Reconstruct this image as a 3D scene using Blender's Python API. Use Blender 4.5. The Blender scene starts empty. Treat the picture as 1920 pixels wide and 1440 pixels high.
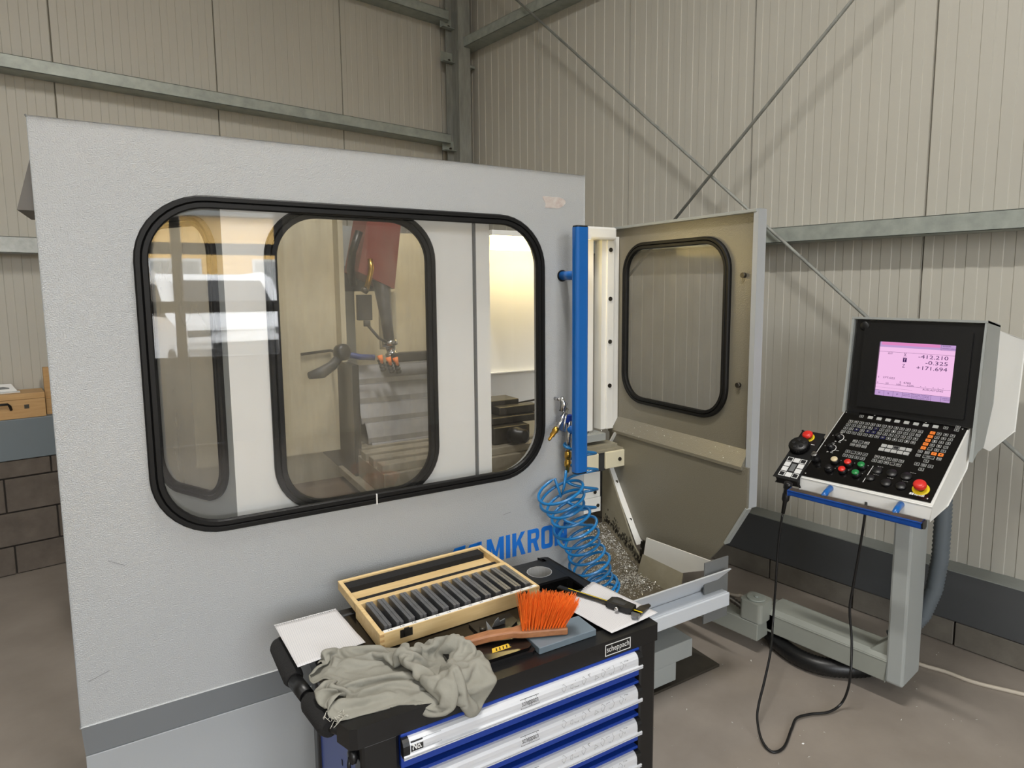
import bpy, math, random
from mathutils import Vector, Matrix, noise
from mathutils.geometry import tessellate_polygon
random.seed(7)
C = bpy.context.scene.collection
sc = bpy.context.scene
R = math.radians

# ------------------------------------------------------------------ camera
cd = bpy.data.cameras.new('camera'); cam = bpy.data.objects.new('camera', cd); C.objects.link(cam)
cd.sensor_width = 36; cd.lens = 1206 / 1920 * 36; cd.shift_x = -48 / 1920; cd.shift_y = -43 / 1920
cd.clip_start = 0.05; cd.clip_end = 200
_r = Vector((0.7536583, -0.6572539, -0.0040558)); _u = Vector((0.0768596, 0.0820014, 0.9936641)); _b = Vector((-0.6527571, -0.7491949, 0.1123173))
cam.matrix_world = Matrix(((_r.x, _u.x, _b.x, -3.706), (_r.y, _u.y, _b.y, -5.402), (_r.z, _u.z, _b.z, 1.80), (0, 0, 0, 1)))
sc.camera = cam

# ------------------------------------------------------------------ light
sc.view_settings.view_transform = 'Standard'; sc.view_settings.look = 'None'
sc.view_settings.gamma = 1; sc.view_settings.use_curve_mapping = False
sc.view_settings.exposure = 0.1
w = bpy.data.worlds.new('world'); sc.world = w; w.use_nodes = True
bg = w.node_tree.nodes['Background']; bg.inputs[0].default_value = (0.93, 0.965, 1.0, 1); bg.inputs[1].default_value = 13.5

def area(name, loc, sx, sy, power, col, rot=(0, 0, 0), portal=False):
    l = bpy.data.lights.new(name, 'AREA'); l.shape = 'RECTANGLE'; l.size = sx; l.size_y = sy; l.energy = power; l.color = col
    if portal: l.cycles.is_portal = True
    o = bpy.data.objects.new(name, l); C.objects.link(o); o.location = loc; o.rotation_euler = rot
    return o
WARM = (1.0, 0.97, 0.92)
area('hall_lamp', (-2.9, -4.4, 5.1), 0.16, 1.3, 112, WARM)
area('hall_lamp', (-6.2, -4.9, 5.0), 0.25, 3.6, 40, WARM)
area('hall_lamp', (-4.5, -8.2, 5.0), 3.6, 0.25, 40, WARM)
area('gate_daylight', (-4.7, -9.93, 2.1), 3.6, 4.2, 1, (1, 1, 1), (R(90), 0, 0), portal=True)

# ------------------------------------------------------------------ materials
def lin(c):
    return tuple(((v / 255 / 12.92) if v / 255 <= 0.04045 else ((v / 255 + 0.055) / 1.055) ** 2.4) for v in c) + (1,)
MATS = {}
def mat(name, rgb, rough=0.5, metal=0.0, var=0.0, vs=8.0, bump=0.0, bs=60.0, coat=0.0, rgb2=None, spec=0.5, stretch=None, emit=0.0):
    m = bpy.data.materials.new(name); m.use_nodes = True; nt = m.node_tree; p = nt.nodes['Principled BSDF']
    col = lin(rgb); p.inputs['Base Color'].default_value = col; p.inputs['Roughness'].default_value = rough
    p.inputs['Metallic'].default_value = metal; p.inputs['Coat Weight'].default_value = coat; p.inputs['Specular IOR Level'].default_value = spec
    tc = nt.nodes.new('ShaderNodeTexCoord'); src = tc.outputs['Object']
    if stretch:
        mp = nt.nodes.new('ShaderNodeMapping'); mp.inputs['Scale'].default_value = stretch
        nt.links.new(src, mp.inputs['Vector']); src = mp.outputs['Vector']
    if var > 0 or rgb2:
        n = nt.nodes.new('ShaderNodeTexNoise'); n.inputs['Scale'].default_value = vs; n.inputs['Detail'].default_value = 5; n.inputs['Roughness'].default_value = 0.6
        nt.links.new(src, n.inputs['Vector'])
        r = nt.nodes.new('ShaderNodeValToRGB'); r.color_ramp.elements[0].position = 0.3; r.color_ramp.elements[1].position = 0.72
        c2 = lin(rgb2) if rgb2 else tuple(v * (1 - var) for v in col[:3]) + (1,)
        r.color_ramp.elements[0].color = c2; r.color_ramp.elements[1].color = col
        nt.links.new(n.outputs['Fac'], r.inputs[0]); nt.links.new(r.outputs[0], p.inputs['Base Color'])
    if bump > 0:
        n = nt.nodes.new('ShaderNodeTexNoise'); n.inputs['Scale'].default_value = bs; n.inputs['Detail'].default_value = 2
        nt.links.new(src, n.inputs['Vector'])
        b = nt.nodes.new('ShaderNodeBump'); b.inputs['Strength'].default_value = bump; b.inputs['Distance'].default_value = 0.004
        nt.links.new(n.outputs['Fac'], b.inputs['Height']); nt.links.new(b.outputs[0], p.inputs['Normal'])
    if emit:
        p.inputs['Emission Color'].default_value = col; p.inputs['Emission Strength'].default_value = emit
    MATS[name] = m
    return m

beige = mat('wall_beige', (184, 181, 171), 0.5, var=0.05, vs=1.5)
beige_dark = mat('wall_backing', (120, 115, 102), 0.8)
ceil_m = mat('ceiling_sheet', (215, 213, 205), 0.7)
floor_m = mat('floor_paint', (156, 147, 138), 0.40, rgb2=(136, 127, 118), vs=2.2, bump=0.05, bs=40)
block_m = mat('concrete_block', (104, 95, 86), 0.85, rgb2=(84, 76, 69), vs=9, bump=0.35, bs=120)
block2_m = mat('grey_block', (112, 107, 98), 0.85, rgb2=(92, 87, 79), vs=7, bump=0.3, bs=110)
mortar_m = mat('mortar', (58, 53, 48), 0.95)
flash_l = mat('flashing_bluegrey', (108, 118, 124), 0.45, var=0.08, vs=3)
flash_r = mat('flashing_anthracite', (76, 78, 80), 0.5, var=0.1, vs=3)
sill_m = mat('sill_lit_flashing', (138, 142, 138), 0.5, var=0.1, vs=5)  # flashing material, lighter colour stands in for light falling on its top
galv = mat('galvanised', (172, 178, 170), 0.45, 0.2, rgb2=(146, 152, 146), vs=14, bump=0.05, bs=60)
galv_lt = mat('galvanised_light', (186, 190, 188), 0.42, 0.25, rgb2=(160, 165, 163), vs=22, bump=0.05, bs=60)
col_m = mat('column_steel', (160, 162, 156), 0.55, 0.15, rgb2=(128, 130, 126), vs=6, stretch=(3, 3, 0.6))
paint = mat('machine_grey', (172, 175, 176), 0.26, var=0.03, vs=2, bump=0.5, bs=330, spec=1.0)
paint_s = mat('machine_grey_smooth', (172, 176, 179), 0.38, var=0.04, vs=3, bump=0.03, bs=150)
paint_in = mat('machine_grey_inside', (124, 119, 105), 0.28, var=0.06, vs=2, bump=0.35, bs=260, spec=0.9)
grey_mid = mat('machine_grey_mid', (160, 164, 162), 0.4, var=0.05, vs=4)
white_p = mat('white_paint', (232, 232, 228), 0.4, var=0.04, vs=6)
cream = mat('cream_paint', (226, 218, 190), 0.45, var=0.05, vs=5)
cream_d = mat('cream_worn', (208, 197, 167), 0.5, rgb2=(190, 179, 150), vs=5)
rubber = mat('black_rubber', (17, 17, 17), 0.5, spec=0.25)
cool_white = mat('cool_white_paint', (206, 211, 217), 0.4, var=0.03, vs=4)
arm_m = mat('arm_grey', (146, 149, 141), 0.42, var=0.06, vs=4)
cover_m = mat('cover_steel', (180, 180, 182), 0.3, 0.75, rgb2=(160, 160, 162), vs=10)
blackp = mat('black_plastic', (18, 18, 19), 0.38)
blackm = mat('black_matt', (14, 14, 15), 0.7)
blackg = mat('black_gloss', (13, 12, 12), 0.16)
darkg = mat('dark_grey', (52, 53, 54), 0.5)
midg = mat('mid_grey', (112, 114, 114), 0.5)
blue = mat('blue_paint', (6, 96, 176), 0.28, var=0.05, vs=4, coat=0.3)
blue_text = mat('blue_print', (10, 110, 205), 0.4)
tblue = mat('trolley_blue', (22, 58, 150), 0.35, var=0.05, vs=6)
hblue = mat('handle_blue', (16, 72, 156), 0.4, rgb2=(14, 60, 132), vs=20)
worn = mat('worn_top', (96, 84, 76), 0.5, 0.3, rgb2=(60, 55, 55), vs=30)
alu = mat('aluminium', (212, 214, 219), 0.36, 0.15)
steel = mat('ground_steel', (132, 133, 136), 0.33, 0.55, rgb2=(108, 109, 112), vs=24)
steel_b = mat('bright_steel', (190, 190, 190), 0.2, 1.0)
steel_d = mat('dark_steel', (92, 88, 80), 0.4, 0.8, rgb2=(60, 57, 52), vs=18)
brass = mat('brass', (190, 150, 70), 0.28, 1.0)
wood = mat('pale_wood', (226, 199, 148), 0.5, rgb2=(208, 176, 122), vs=3, stretch=(2.5, 30, 30))
wood2 = mat('beech_wood', (198, 160, 108), 0.5, rgb2=(180, 140, 90), vs=3, stretch=(2, 25, 25))
woodh = mat('handle_wood', (172, 118, 78), 0.5, rgb2=(140, 90, 56), vs=4, stretch=(4, 30, 30))
foam = mat('black_foam', (24, 23, 23), 0.95, bump=0.4, bs=300)
orange = mat('orange_bristle', (255, 136, 52), 0.5)
orange_k = mat('orange_key', (240, 128, 40), 0.5)
red_m = mat('red_plastic', (214, 44, 36), 0.35)
red_d = mat('red_reflection_tint', (140, 72, 62), 0.5, var=0.15, vs=6)  # colour of a red reflection in the glass, not of a real cover
green_m = mat('green_plastic', (28, 130, 66), 0.35)
yellow = mat('yellow_plastic', (238, 208, 30), 0.4)
ivory = mat('ivory_plastic', (214, 198, 160), 0.4)
whitek = mat('white_print', (226, 226, 224), 0.5)
greyk = mat('grey_key', (176, 177, 174), 0.5)
navy_k = mat('navy_key', (34, 36, 110), 0.5)
hose_b = mat('hose_blue', (16, 110, 170), 0.28, coat=0.3)
hose_g = mat('hose_grey', (92, 100, 106), 0.5)
cloth_m = mat('rag_cloth', (146, 144, 134), 0.9, rgb2=(134, 132, 122), vs=12, bump=0.55, bs=55)
thread_m = mat('thread_pale', (206, 203, 192), 0.9)
slate = mat('slate_block', (110, 124, 134), 0.55, var=0.1, vs=10)
chip_m = mat('metal_chip', (226, 225, 220), 0.3, 0.25)
soil = mat('wet_chip_bed', (112, 104, 88), 0.45, rgb2=(78, 72, 60), vs=30, bump=0.4, bs=120)
stain = mat('chute_grey', (150, 145, 128), 0.4, rgb2=(128, 122, 104), vs=5)
oil = mat('oil_soil', (40, 37, 31), 0.5)
cable_w = mat('cable_white', (190, 180, 165), 0.6)
lamp_m = mat('lamp_glow', (255, 226, 150), 0.5, emit=14)
gold = mat('gold_print', (222, 184, 60), 0.45)
scr_ink = mat('screen_ink', (60, 32, 74), 0.5)

def paper_mat(name, a=(212, 210, 209), b=(180, 180, 188), cell=0.005):
    m = bpy.data.materials.new(name); m.use_nodes = True; nt = m.node_tree; p = nt.nodes['Principled BSDF']; p.inputs['Roughness'].default_value = 0.8
    tc = nt.nodes.new('ShaderNodeTexCoord'); br = nt.nodes.new('ShaderNodeTexBrick')
    br.offset = 0; br.inputs['Scale'].default_value = 1; br.inputs['Brick Width'].default_value = cell; br.inputs['Row Height'].default_value = cell
    br.inputs['Mortar Size'].default_value = 0.00035; br.inputs['Color1'].default_value = lin(a); br.inputs['Color2'].default_value = lin(a); br.inputs['Mortar'].default_value = lin(b)
    nt.links.new(tc.outputs['Object'], br.inputs['Vector']); nt.links.new(br.outputs['Color'], p.inputs['Base Color'])
    return m
paper = paper_mat('squared_paper')
def emission_mat(name, rgb, s):
    m = bpy.data.materials.new(name); m.use_nodes = True; nt = m.node_tree
    for n in list(nt.nodes):
        if n.type == 'BSDF_PRINCIPLED': nt.nodes.remove(n)
    e = nt.nodes.new('ShaderNodeEmission'); e.inputs[0].default_value = lin(rgb); e.inputs[1].default_value = s
    nt.links.new(e.outputs[0], nt.nodes['Material Output'].inputs[0]); return m
scr_pink = emission_mat('screen_pink', (244, 194, 234), 0.92)
scr_bar = emission_mat('screen_bar', (196, 160, 212), 0.9)
scr_hot = emission_mat('screen_red_bar', (226, 140, 196), 0.9)
scr_line = emission_mat('screen_line', (66, 36, 88), 0.9)
def glass_mat(name, dirt=0.05, dirt_rgb=(200, 195, 185), tint=0.96, rough=0.015, ior=1.5, streak=(30, 30, 4), con=1.0):
    m = bpy.data.materials.new(name); m.use_nodes = True; nt = m.node_tree; N = nt.nodes.new; L = nt.links.new
    nt.nodes.remove(nt.nodes['Principled BSDF'])
    tr = N('ShaderNodeBsdfTransparent'); tr.inputs[0].default_value = (tint, tint, tint, 1)
    gl = N('ShaderNodeBsdfGlossy'); gl.inputs['Roughness'].default_value = rough
    fr = N('ShaderNodeFresnel'); ge = N('ShaderNodeNewGeometry'); io = N('ShaderNodeMapRange')   # same reflectance on both faces of a pane
    io.inputs['To Min'].default_value = ior; io.inputs['To Max'].default_value = 1 / ior
    L(ge.outputs['Backfacing'], io.inputs['Value']); L(io.outputs[0], fr.inputs[0])
    mx = N('ShaderNodeMixShader'); L(fr.outputs[0], mx.inputs[0]); L(tr.outputs[0], mx.inputs[1]); L(gl.outputs[0], mx.inputs[2])
    df = N('ShaderNodeBsdfDiffuse'); df.inputs[0].default_value = lin(dirt_rgb)
    tc = N('ShaderNodeTexCoord'); mp = N('ShaderNodeMapping'); mp.inputs['Scale'].default_value = streak
    no = N('ShaderNodeTexNoise'); no.inputs['Scale'].default_value = 1.0; no.inputs['Detail'].default_value = 6
    L(tc.outputs['Object'], mp.inputs[0]); L(mp.outputs[0], no.inputs['Vector'])
    mr = N('ShaderNodeMapRange'); mr.inputs['From Min'].default_value = 0.35; mr.inputs['From Max'].default_value = 0.8
    mr.inputs['To Min'].default_value = dirt * (1 - 0.5 * con); mr.inputs['To Max'].default_value = dirt * (1 + 1.2 * con)
    L(no.outputs['Fac'], mr.inputs['Value'])
    m2 = N('ShaderNodeMixShader'); L(mr.outputs[0], m2.inputs[0]); L(mx.outputs[0], m2.inputs[1]); L(df.outputs[0], m2.inputs[2])
    L(m2.outputs[0], nt.nodes['Material Output'].inputs[0]); return m
glass = glass_mat('window_glass', 0.008, tint=0.99)
glass_d = glass_mat('dirty_glass', 0.085, (190, 183, 165), 0.97)
glass_s = glass_mat('side_glass', 0.32, (132, 130, 122), 0.95, 0.12, 1.25, (4, 4, 2), 0.25)

# ------------------------------------------------------------------ mesh helpers
def rr(a0, a1, b0, b1, r, n=8):
    pts = []
    for cx, cy, s in ((a1 - r, b1 - r, 0), (a0 + r, b1 - r, 90), (a0 + r, b0 + r, 180), (a1 - r, b0 + r, 270)):
        for k in range(n + 1):
            t = R(s + 90 * k / n); pts.append((cx + r * math.cos(t), cy + r * math.sin(t)))
    return pts
def circ(cx, cy, r, n=24): return [(cx + r * math.cos(2 * math.pi * k / n), cy + r * math.sin(2 * math.pi * k / n)) for k in range(n)]
XZ = lambda a, b, d: (a, d, b)      # (u, z) outline, extruded along n
YZ = lambda a, b, d: (d, a, b)      # (n, z) outline, extruded along u
XY = lambda a, b, d: (a, b, d)      # plan outline, extruded upwards

class MB:
    def __init__(s): s.v = []; s.f = []; s.mi = []; s.sm = []
    def add(s, vs, fs, mi=0, smooth=False):
        b = len(s.v); s.v += [tuple(p) for p in vs]
        for f in fs: s.f.append(tuple(i + b for i in f)); s.mi.append(mi); s.sm.append(smooth)
        return s
    def box(s, a, b, mi=0):
        x0, x1 = sorted((a[0], b[0])); y0, y1 = sorted((a[1], b[1])); z0, z1 = sorted((a[2], b[2]))
        return s.add([(x0, y0, z0), (x1, y0, z0), (x1, y1, z0), (x0, y1, z0), (x0, y0, z1), (x1, y0, z1), (x1, y1, z1), (x0, y1, z1)],
                     [(0, 3, 2, 1), (4, 5, 6, 7), (0, 1, 5, 4), (1, 2, 6, 5), (2, 3, 7, 6), (3, 0, 4, 7)], mi)
    def obox(s, c, ax, ay, az, mi=0):       # oriented box: centre, three half vectors
        c = Vector(c); ax = Vector(ax); ay = Vector(ay); az = Vector(az)
        vs = [c + ax * i + ay * j + az * k for k in (-1, 1) for (i, j) in ((-1, -1), (1, -1), (1, 1), (-1, 1))]
        return s.add(vs, [(0, 3, 2, 1), (4, 5, 6, 7), (0, 1, 5, 4), (1, 2, 6, 5), (2, 3, 7, 6), (3, 0, 4, 7)], mi)
    def prism(s, out, M, d0, d1, holes=(), mi=0):
        polys = [list(out)] + [list(h) for h in holes]
        flat = [p for q in polys for p in q]; n = len(flat)
        tri = tessellate_polygon([[Vector((p[0], p[1], 0)) for p in q] for q in polys])
        vs = [M(p[0], p[1], d0) for p in flat] + [M(p[0], p[1], d1) for p in flat]
        fs = [tuple(t) for t in tri] + [tuple(i + n for i in reversed(t)) for t in tri]
        o = 0
        for q in polys:
            k = len(q)
            for i in range(k): fs.append((o + i, o + (i + 1) % k, n + o + (i + 1) % k, n + o + i))
            o += k
        return s.add(vs, fs, mi)
    def tube(s, pts, r, seg=10, mi=0, closed=False, cap=True):
        pts = [Vector(p) for p in pts]; n = len(pts); rs = r if isinstance(r, (list, tuple)) else [r] * n
        t = []
        for i in range(n):
            a = pts[(i - 1) % n] if (closed or i > 0) else pts[i]; b = pts[(i + 1) % n] if (closed or i < n - 1) else pts[i]
            t.append((b - a).normalized() if (b - a).length > 1e-9 else Vector((0, 0, 1)))
        ref = Vector((0, 0, 1)) if abs(t[0].z) < 0.9 else Vector((1, 0, 0))
        nx = (ref - t[0] * ref.dot(t[0])).normalized(); vs = []
        for i in range(n):
            nx = (nx - t[i] * nx.dot(t[i])); nx = nx.normalized() if nx.length > 1e-6 else t[i].orthogonal().normalized()
            ny = t[i].cross(nx)
            for k in range(seg):
                a = 2 * math.pi * k / seg; vs.append(pts[i] + (nx * math.cos(a) + ny * math.sin(a)) * rs[i])
        fs = []
        for i in range(n if closed else n - 1):
            j = (i + 1) % n
            for k in range(seg): fs.append((i * seg + k, i * seg + (k + 1) % seg, j * seg + (k + 1) % seg, j * seg + k))
        s.add(vs, fs, mi, True)
        if cap and not closed:
            b = len(s.v) - len(vs); s.f.append(tuple(b + k for k in reversed(range(seg)))); s.mi.append(mi); s.sm.append(False)
            s.f.append(tuple(b + (n - 1) * seg + k for k in range(seg))); s.mi.append(mi); s.sm.append(False)
        return s
    def cyl(s, a, b, r, r2=None, seg=20, mi=0): return s.tube([a, b], [r, r if r2 is None else r2], seg, mi)
    def lathe(s, prof, o, ax, seg=24, mi=0):      # prof: (radius, height along ax)
        o = Vector(o); ax = Vector(ax).normalized(); e = ax.orthogonal().normalized(); f = ax.cross(e); vs = []
        for r, h in prof:
            for k in range(seg):
                a = 2 * math.pi * k / seg; vs.append(o + ax * h + (e * math.cos(a) + f * math.sin(a)) * r)
        fs = []
        for i in range(len(prof) - 1):
            for k in range(seg): fs.append((i * seg + k, i * seg + (k + 1) % seg, (i + 1) * seg + (k + 1) % seg, (i + 1) * seg + k))
        fs.append(tuple(reversed(range(seg)))); fs.append(tuple((len(prof) - 1) * seg + k for k in range(seg)))
        return s.add(vs, fs, mi, True)
    def sweep(s, loops, mi=0, smooth=False):     # closed loops of equal length, closed profile
        k = len(loops[0]); m = len(loops); vs = [p for l in loops for p in l]; fs = []
        for i in range(m):
            j = (i + 1) % m
            for a in range(k): fs.append((i * k + a, i * k + (a + 1) % k, j * k + (a + 1) % k, j * k + a))
        return s.add(vs, fs, mi, smooth)
    def text(s, txt, M, a0, a1, b0, b1, d, mi=0, off=0.0, thick=0.0):
        vs, fs = text_mesh(txt, off)
        xs = [p[0] for p in vs]; ys = [p[1] for p in vs]; x0, x1, y0, y1 = min(xs), max(xs), min(ys), max(ys)
        P = [M(a0 + (p[0] - x0) / max(x1 - x0, 1e-6) * (a1 - a0), b0 + (p[1] - y0) / max(y1 - y0, 1e-6) * (b1 - b0), d) for p in vs]
        return s.add(P, fs, mi)
    def build(s, name, m, parent=None, off=None, bevel=0.0, label=None, seg=2):
        me = bpy.data.meshes.new(name)
        if parent is not None and (parent.name in TURN or (parent.parent is not None and parent.parent.name in TURN)):
            s.v = [turned(p) for p in s.v]
        vs = s.v if off is None else [(p[0] - off[0], p[1] - off[1], p[2] - off[2]) for p in s.v]
        me.from_pydata(vs, [], s.f); ms = m if isinstance(m, (list, tuple)) else [m]
        for q in ms: me.materials.append(q)
        me.polygons.foreach_set('material_index', s.mi); me.polygons.foreach_set('use_smooth', s.sm); me.update()
        o = bpy.data.objects.new(name, me); C.objects.link(o)
        if parent: o.parent = parent
        if label: o['label'] = label
        if bevel > 0:
            b = o.modifiers.new('bevel', 'BEVEL'); b.width = bevel; b.segments = seg; b.limit_method = 'ANGLE'; b.angle_limit = R(40)
        return o
TURN = set(); TA = R(2.6); TP = (-0.42, 0.262)     # things turned a little about a point of the trolley top
def turned(p):
    x, y = p[0] - TP[0], p[1] - TP[1]; c, q = math.cos(TA), math.sin(TA)
    return (TP[0] + c * x - q * y, TP[1] + q * x + c * y, p[2])
_tc = {}
def text_mesh(txt, off=0.0):
    k = (txt, off)
    if k not in _tc:
        cu = bpy.data.curves.new('t', 'FONT'); cu.body = txt; cu.size = 1; cu.offset = off; cu.resolution_u = 3
        o = bpy.data.objects.new('t', cu); C.objects.link(o); bpy.context.view_layer.update()
        me = bpy.data.meshes.new_from_object(o.evaluated_get(bpy.context.evaluated_depsgraph_get()))
        _tc[k] = ([tuple(v.co) for v in me.vertices], [tuple(p.vertices) for p in me.polygons])
        bpy.data.objects.remove(o); bpy.data.meshes.remove(me); bpy.data.curves.remove(cu)
    return _tc[k]
def thing(name, label, cat, loc=(0, 0, 0), rz=0.0, group=None):
    o = bpy.data.objects.new(name, None); C.objects.link(o); o.location = loc; o.rotation_euler = (0, 0, rz); o.empty_display_size = 0.1
    return tag(o, label, cat, group)
def tag(o, label, cat, group=None):
    o['label'] = label; o['category'] = cat
    if group: o['group'] = group
    return o
def struct(o): o['kind'] = 'structure'; return o
def copy_part(o, parent, loc, rot=None, name=None):
    c = o.copy(); C.objects.link(c); c.parent = parent; c.location = loc
    if rot: c.rotation_euler = rot
    return c
def gasket(u0, u1, z0, z1, r, M, d, wd=0.03, th=0.016, n=10):
    """rubber sealing profile round a rounded window: two lips and a groove"""
    prof = ((0, 0), (0.0, th * 0.7), (0.004, th), (wd * 0.42, th), (wd * 0.5, th * 0.72), (wd * 0.58, th), (wd - 0.003, th), (wd, th * 0.6), (wd, 0))
    L = []
    for o, h in prof:
        k = o - wd * 0.62
        L.append([M(a, b, d - h) for a, b in rr(u0 + k, u1 - k, z0 + k, z1 - k, max(r - k, 0.01), n)])
    return MB().sweep(L, 0, False)

# ================================================================== room
floor = struct(MB().box((-9, -10, -0.1), (0, 0, 0)).build('floor', floor_m))
ceiling = struct(MB().box((-9, -10, 5.4), (0.1, 0.1, 5.5)).build('ceiling', ceil_m))
wl = struct(MB().box((-9.0, 0.012, 0), (0.1, 0.1, 5.4)).build('wall_left', beige_dark))
wr = struct(MB().box((0.012, -10, 0), (0.1, 0.012, 5.4)).build('wall_right', beige_dark))
we = struct(MB().box((-9.1, -10, 0), (-9.0, 0.1, 5.4)).build('wall_end', ceil_m))
def panel_mesh(w, h):
    prof = [(0.003, 0.010), (0.0045, 0.0)]
    x = 0.045
    while x < w - 0.03:
        prof += [(x, 0.0), (x + 0.0035, 0.0032), (x + 0.0465, 0.0032), (x + 0.050, 0.0)]
        x += 0.1
    prof += [(w - 0.0045, 0.0), (w - 0.003, 0.010)]
    b = MB(); n = len(prof)
    b.add([(p[0], p[1], z) for z in (0, h) for p in prof], [(i, i + 1, n + i + 1, n + i) for i in range(n - 1)])
    b.box((0.004, 0.0101, 0), (w - 0.004, 0.0115, h))
    return b
pl = None
for k in range(9):
    x0 = -1.2 - k
    if x0 < -8.8: break
    if pl is None: pl = panel_mesh(1.0, 4.4).build('panel', beige, wl); pl.location = (x0, 0, 0.997)
    else: copy_part(pl, wl, (x0, 0, 0.997))
o = panel_mesh(0.2, 4.4).build('panel', beige, wl); o.location = (-0.2, 0, 0.997)
pr = None
for k in range(8):
    y0 = -0.177 - k
    if pr is None: pr = panel_mesh(1.0, 5.0).build('panel', beige, wr); pr.location = (0, y0, 0.392); pr.rotation_euler = (0, 0, R(-90))
    else: copy_part(pr, wr, (0, y0, 0.392))
o = panel_mesh(0.177, 5.0).build('panel', beige, wr); o.location = (0, 0, 0.392); o.rotation_euler = (0, 0, R(-90))
# masonry upstands
MB().box((-9, -0.235, 0), (0, 0.01, 0.739)).build('mortar_bed', mortar_m, wl)
def block(w, h, m, d=0.02): return MB().box((0.004, -d, 0.005), (w - 0.004, 0.0, h - 0.005))
for z0, z1, x0 in ((0, 0.187, -6.133), (0.187, 0.405, -5.9), (0.405, 0.625, -6.154), (0.625, 0.739, -5.912)):
    b0 = None
    for k in range(12):
        x = x0 + 0.5 * k
        if b0 is None: b0 = block(0.5, z1 - z0, block_m).build('block', block_m, wl, bevel=0.003, seg=1); b0.location = (x, -0.2345, z0)
        else: copy_part(b0, wl, (x, -0.2345 + random.uniform(-0.002, 0.001), z0))
fl = MB().box((-9, -0.262, 0.739), (0, 0.01, 0.997)); fl.build('flashing', flash_l, wl, bevel=0.004)
MB().box((-0.105, -10, 0), (0.01, 0, 0.133)).build('mortar_bed', mortar_m, wr)
b0 = None
for k in range(17):
    y = -0.467 - 0.5 * k
    if b0 is None:
        b0 = block(0.5, 0.133, block2_m).build('block', block2_m, wr, bevel=0.003, seg=1); b0.rotation_euler = (0, 0, R(-90)); b0.location = (-0.1045, y, 0)
    else: copy_part(b0, wr, (-0.1045 + random.uniform(-0.001, 0.002), y, 0))
MB().box((-0.128, -10, 0.133), (0.01, 0, 0.387)).build('flashing', flash_r, wr, bevel=0.003)
MB().box((-0.13, -10, 0.387), (0.01, 0, 0.393)).build('sill', sill_m, wr)
# gate wall with a glazed sectional gate
gx0, gx1, gz = -6.5, -2.9, 4.2
wb = struct(MB().prism([(-9, 0), (gx0, 0), (gx0, gz), (gx1, gz), (gx1, 0), (0.1, 0), (0.1, 5.4), (-9, 5.4)], XZ, -10.1, -10.0).build('wall_back', ceil_m))
dr = struct(MB().box((gx0, -10.06, 0), (gx1, -10.02, 0.95)).build('door_1', midg))
for z in (0.90, 1.54, 2.2, 2.85, 3.5, 4.07): MB().box((gx0, -10.07, z - 0.0), (gx1, -10.01, z + 0.13)).build('rail', darkg, dr)
for x in (gx0, -5.3, -4.08, gx1 - 0.1): MB().box((x, -10.07, 0.95), (x + 0.1, -10.01, 4.2)).build('mullion', darkg, dr)

# ------------------------------------------------------------------ steel frame
def girt(name, a, b, m, label, lip):
    """C section rail: web, two flanges and a lip"""
    bm = MB(); (x0, y0, z0), (x1, y1, z1) = a, b; t = 0.006
    bm.box((x0, y0, z0), (x1, y1, z0 + t)); bm.box((x0, y0, z1 - t), (x1, y1, z1))
    if lip == 'y': bm.box((x0, y0, z0), (x1, y0 + t, z1))
    else: bm.box((x0, y0, z0), (x0 + t, y1, z1))
    return tag(bm.build(name, m, bevel=0.002, seg=1), label, 'beam')
girt('wall_rail', (-9, -0.166, 4.258), (-0.21, 0.0, 4.343), galv, 'galvanised rail at the top of the left wall, cut off by the upper picture edge', 'y')
girt('wall_rail', (-9, -0.166, 3.157), (-0.21, 0.0, 3.241), galv, 'long galvanised rail crossing the left wall just above the milling machine', 'y')
girt('wall_rail', (-9, -0.166, 2.035), (-0.21, 0.0, 2.137), galv_lt, 'short bright stretch of rail left of the machine, above the wooden box', 'y')
girt('wall_rail', (-0.15, -9.9, 4.0), (0.0, -0.2, 4.086), galv, 'galvanised rail rising steeply at the top of the right wall beside the column', 'x')
girt('wall_rail', (-0.15, -9.9, 2.058), (0.0, -0.2, 2.147), galv, 'galvanised rail on the right wall running above the control console', 'x')
col = thing('steel_column', 'grey steel I-section column standing in the corner between both walls', 'column', (-0.145, -0.2, 0))
MB().box((-0.065, -0.110, 0), (0.065, -0.098, 5.4)).build('flange', col_m, col)
MB().box((-0.065, 0.090, 0), (0.065, 0.102, 5.4)).build('flange', col_m, col)
MB().box((-0.004, -0.098, 0), (0.004, 0.090, 5.4)).build('web', col_m, col)
for z in (4.2, 3.9, 3.1):
    MB().box((-0.13, 0.03, z - 0.006), (-0.006, 0.09, z)).box((-0.13, 0.084, z - 0.006), (-0.006, 0.09, z + 0.09)).build('cleat', galv, col)
    MB().cyl((-0.045, 0.088, z + 0.02), (-0.045, 0.07, z + 0.02), 0.012, seg=6).build('bolt', steel_d, col)
MB().box((0.066, -0.09, 3.84), (0.13, 0.0, 3.86)).build('cleat', galv, col)
def rod(p, q, label):
    o = MB().tube([p, q], 0.0095, 10).build('bracing_rod', col_m); return tag(o, label, 'rod')
rod((-0.195, -0.36, 4.80), (-0.195, -5.6, 0.25), 'bracing rod falling from the column to behind the control console')
rod((-0.217, -5.6, 4.885), (-0.217, -2.2, 1.715), 'bracing rod rising to the right from behind the open side wall of the machine')

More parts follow.
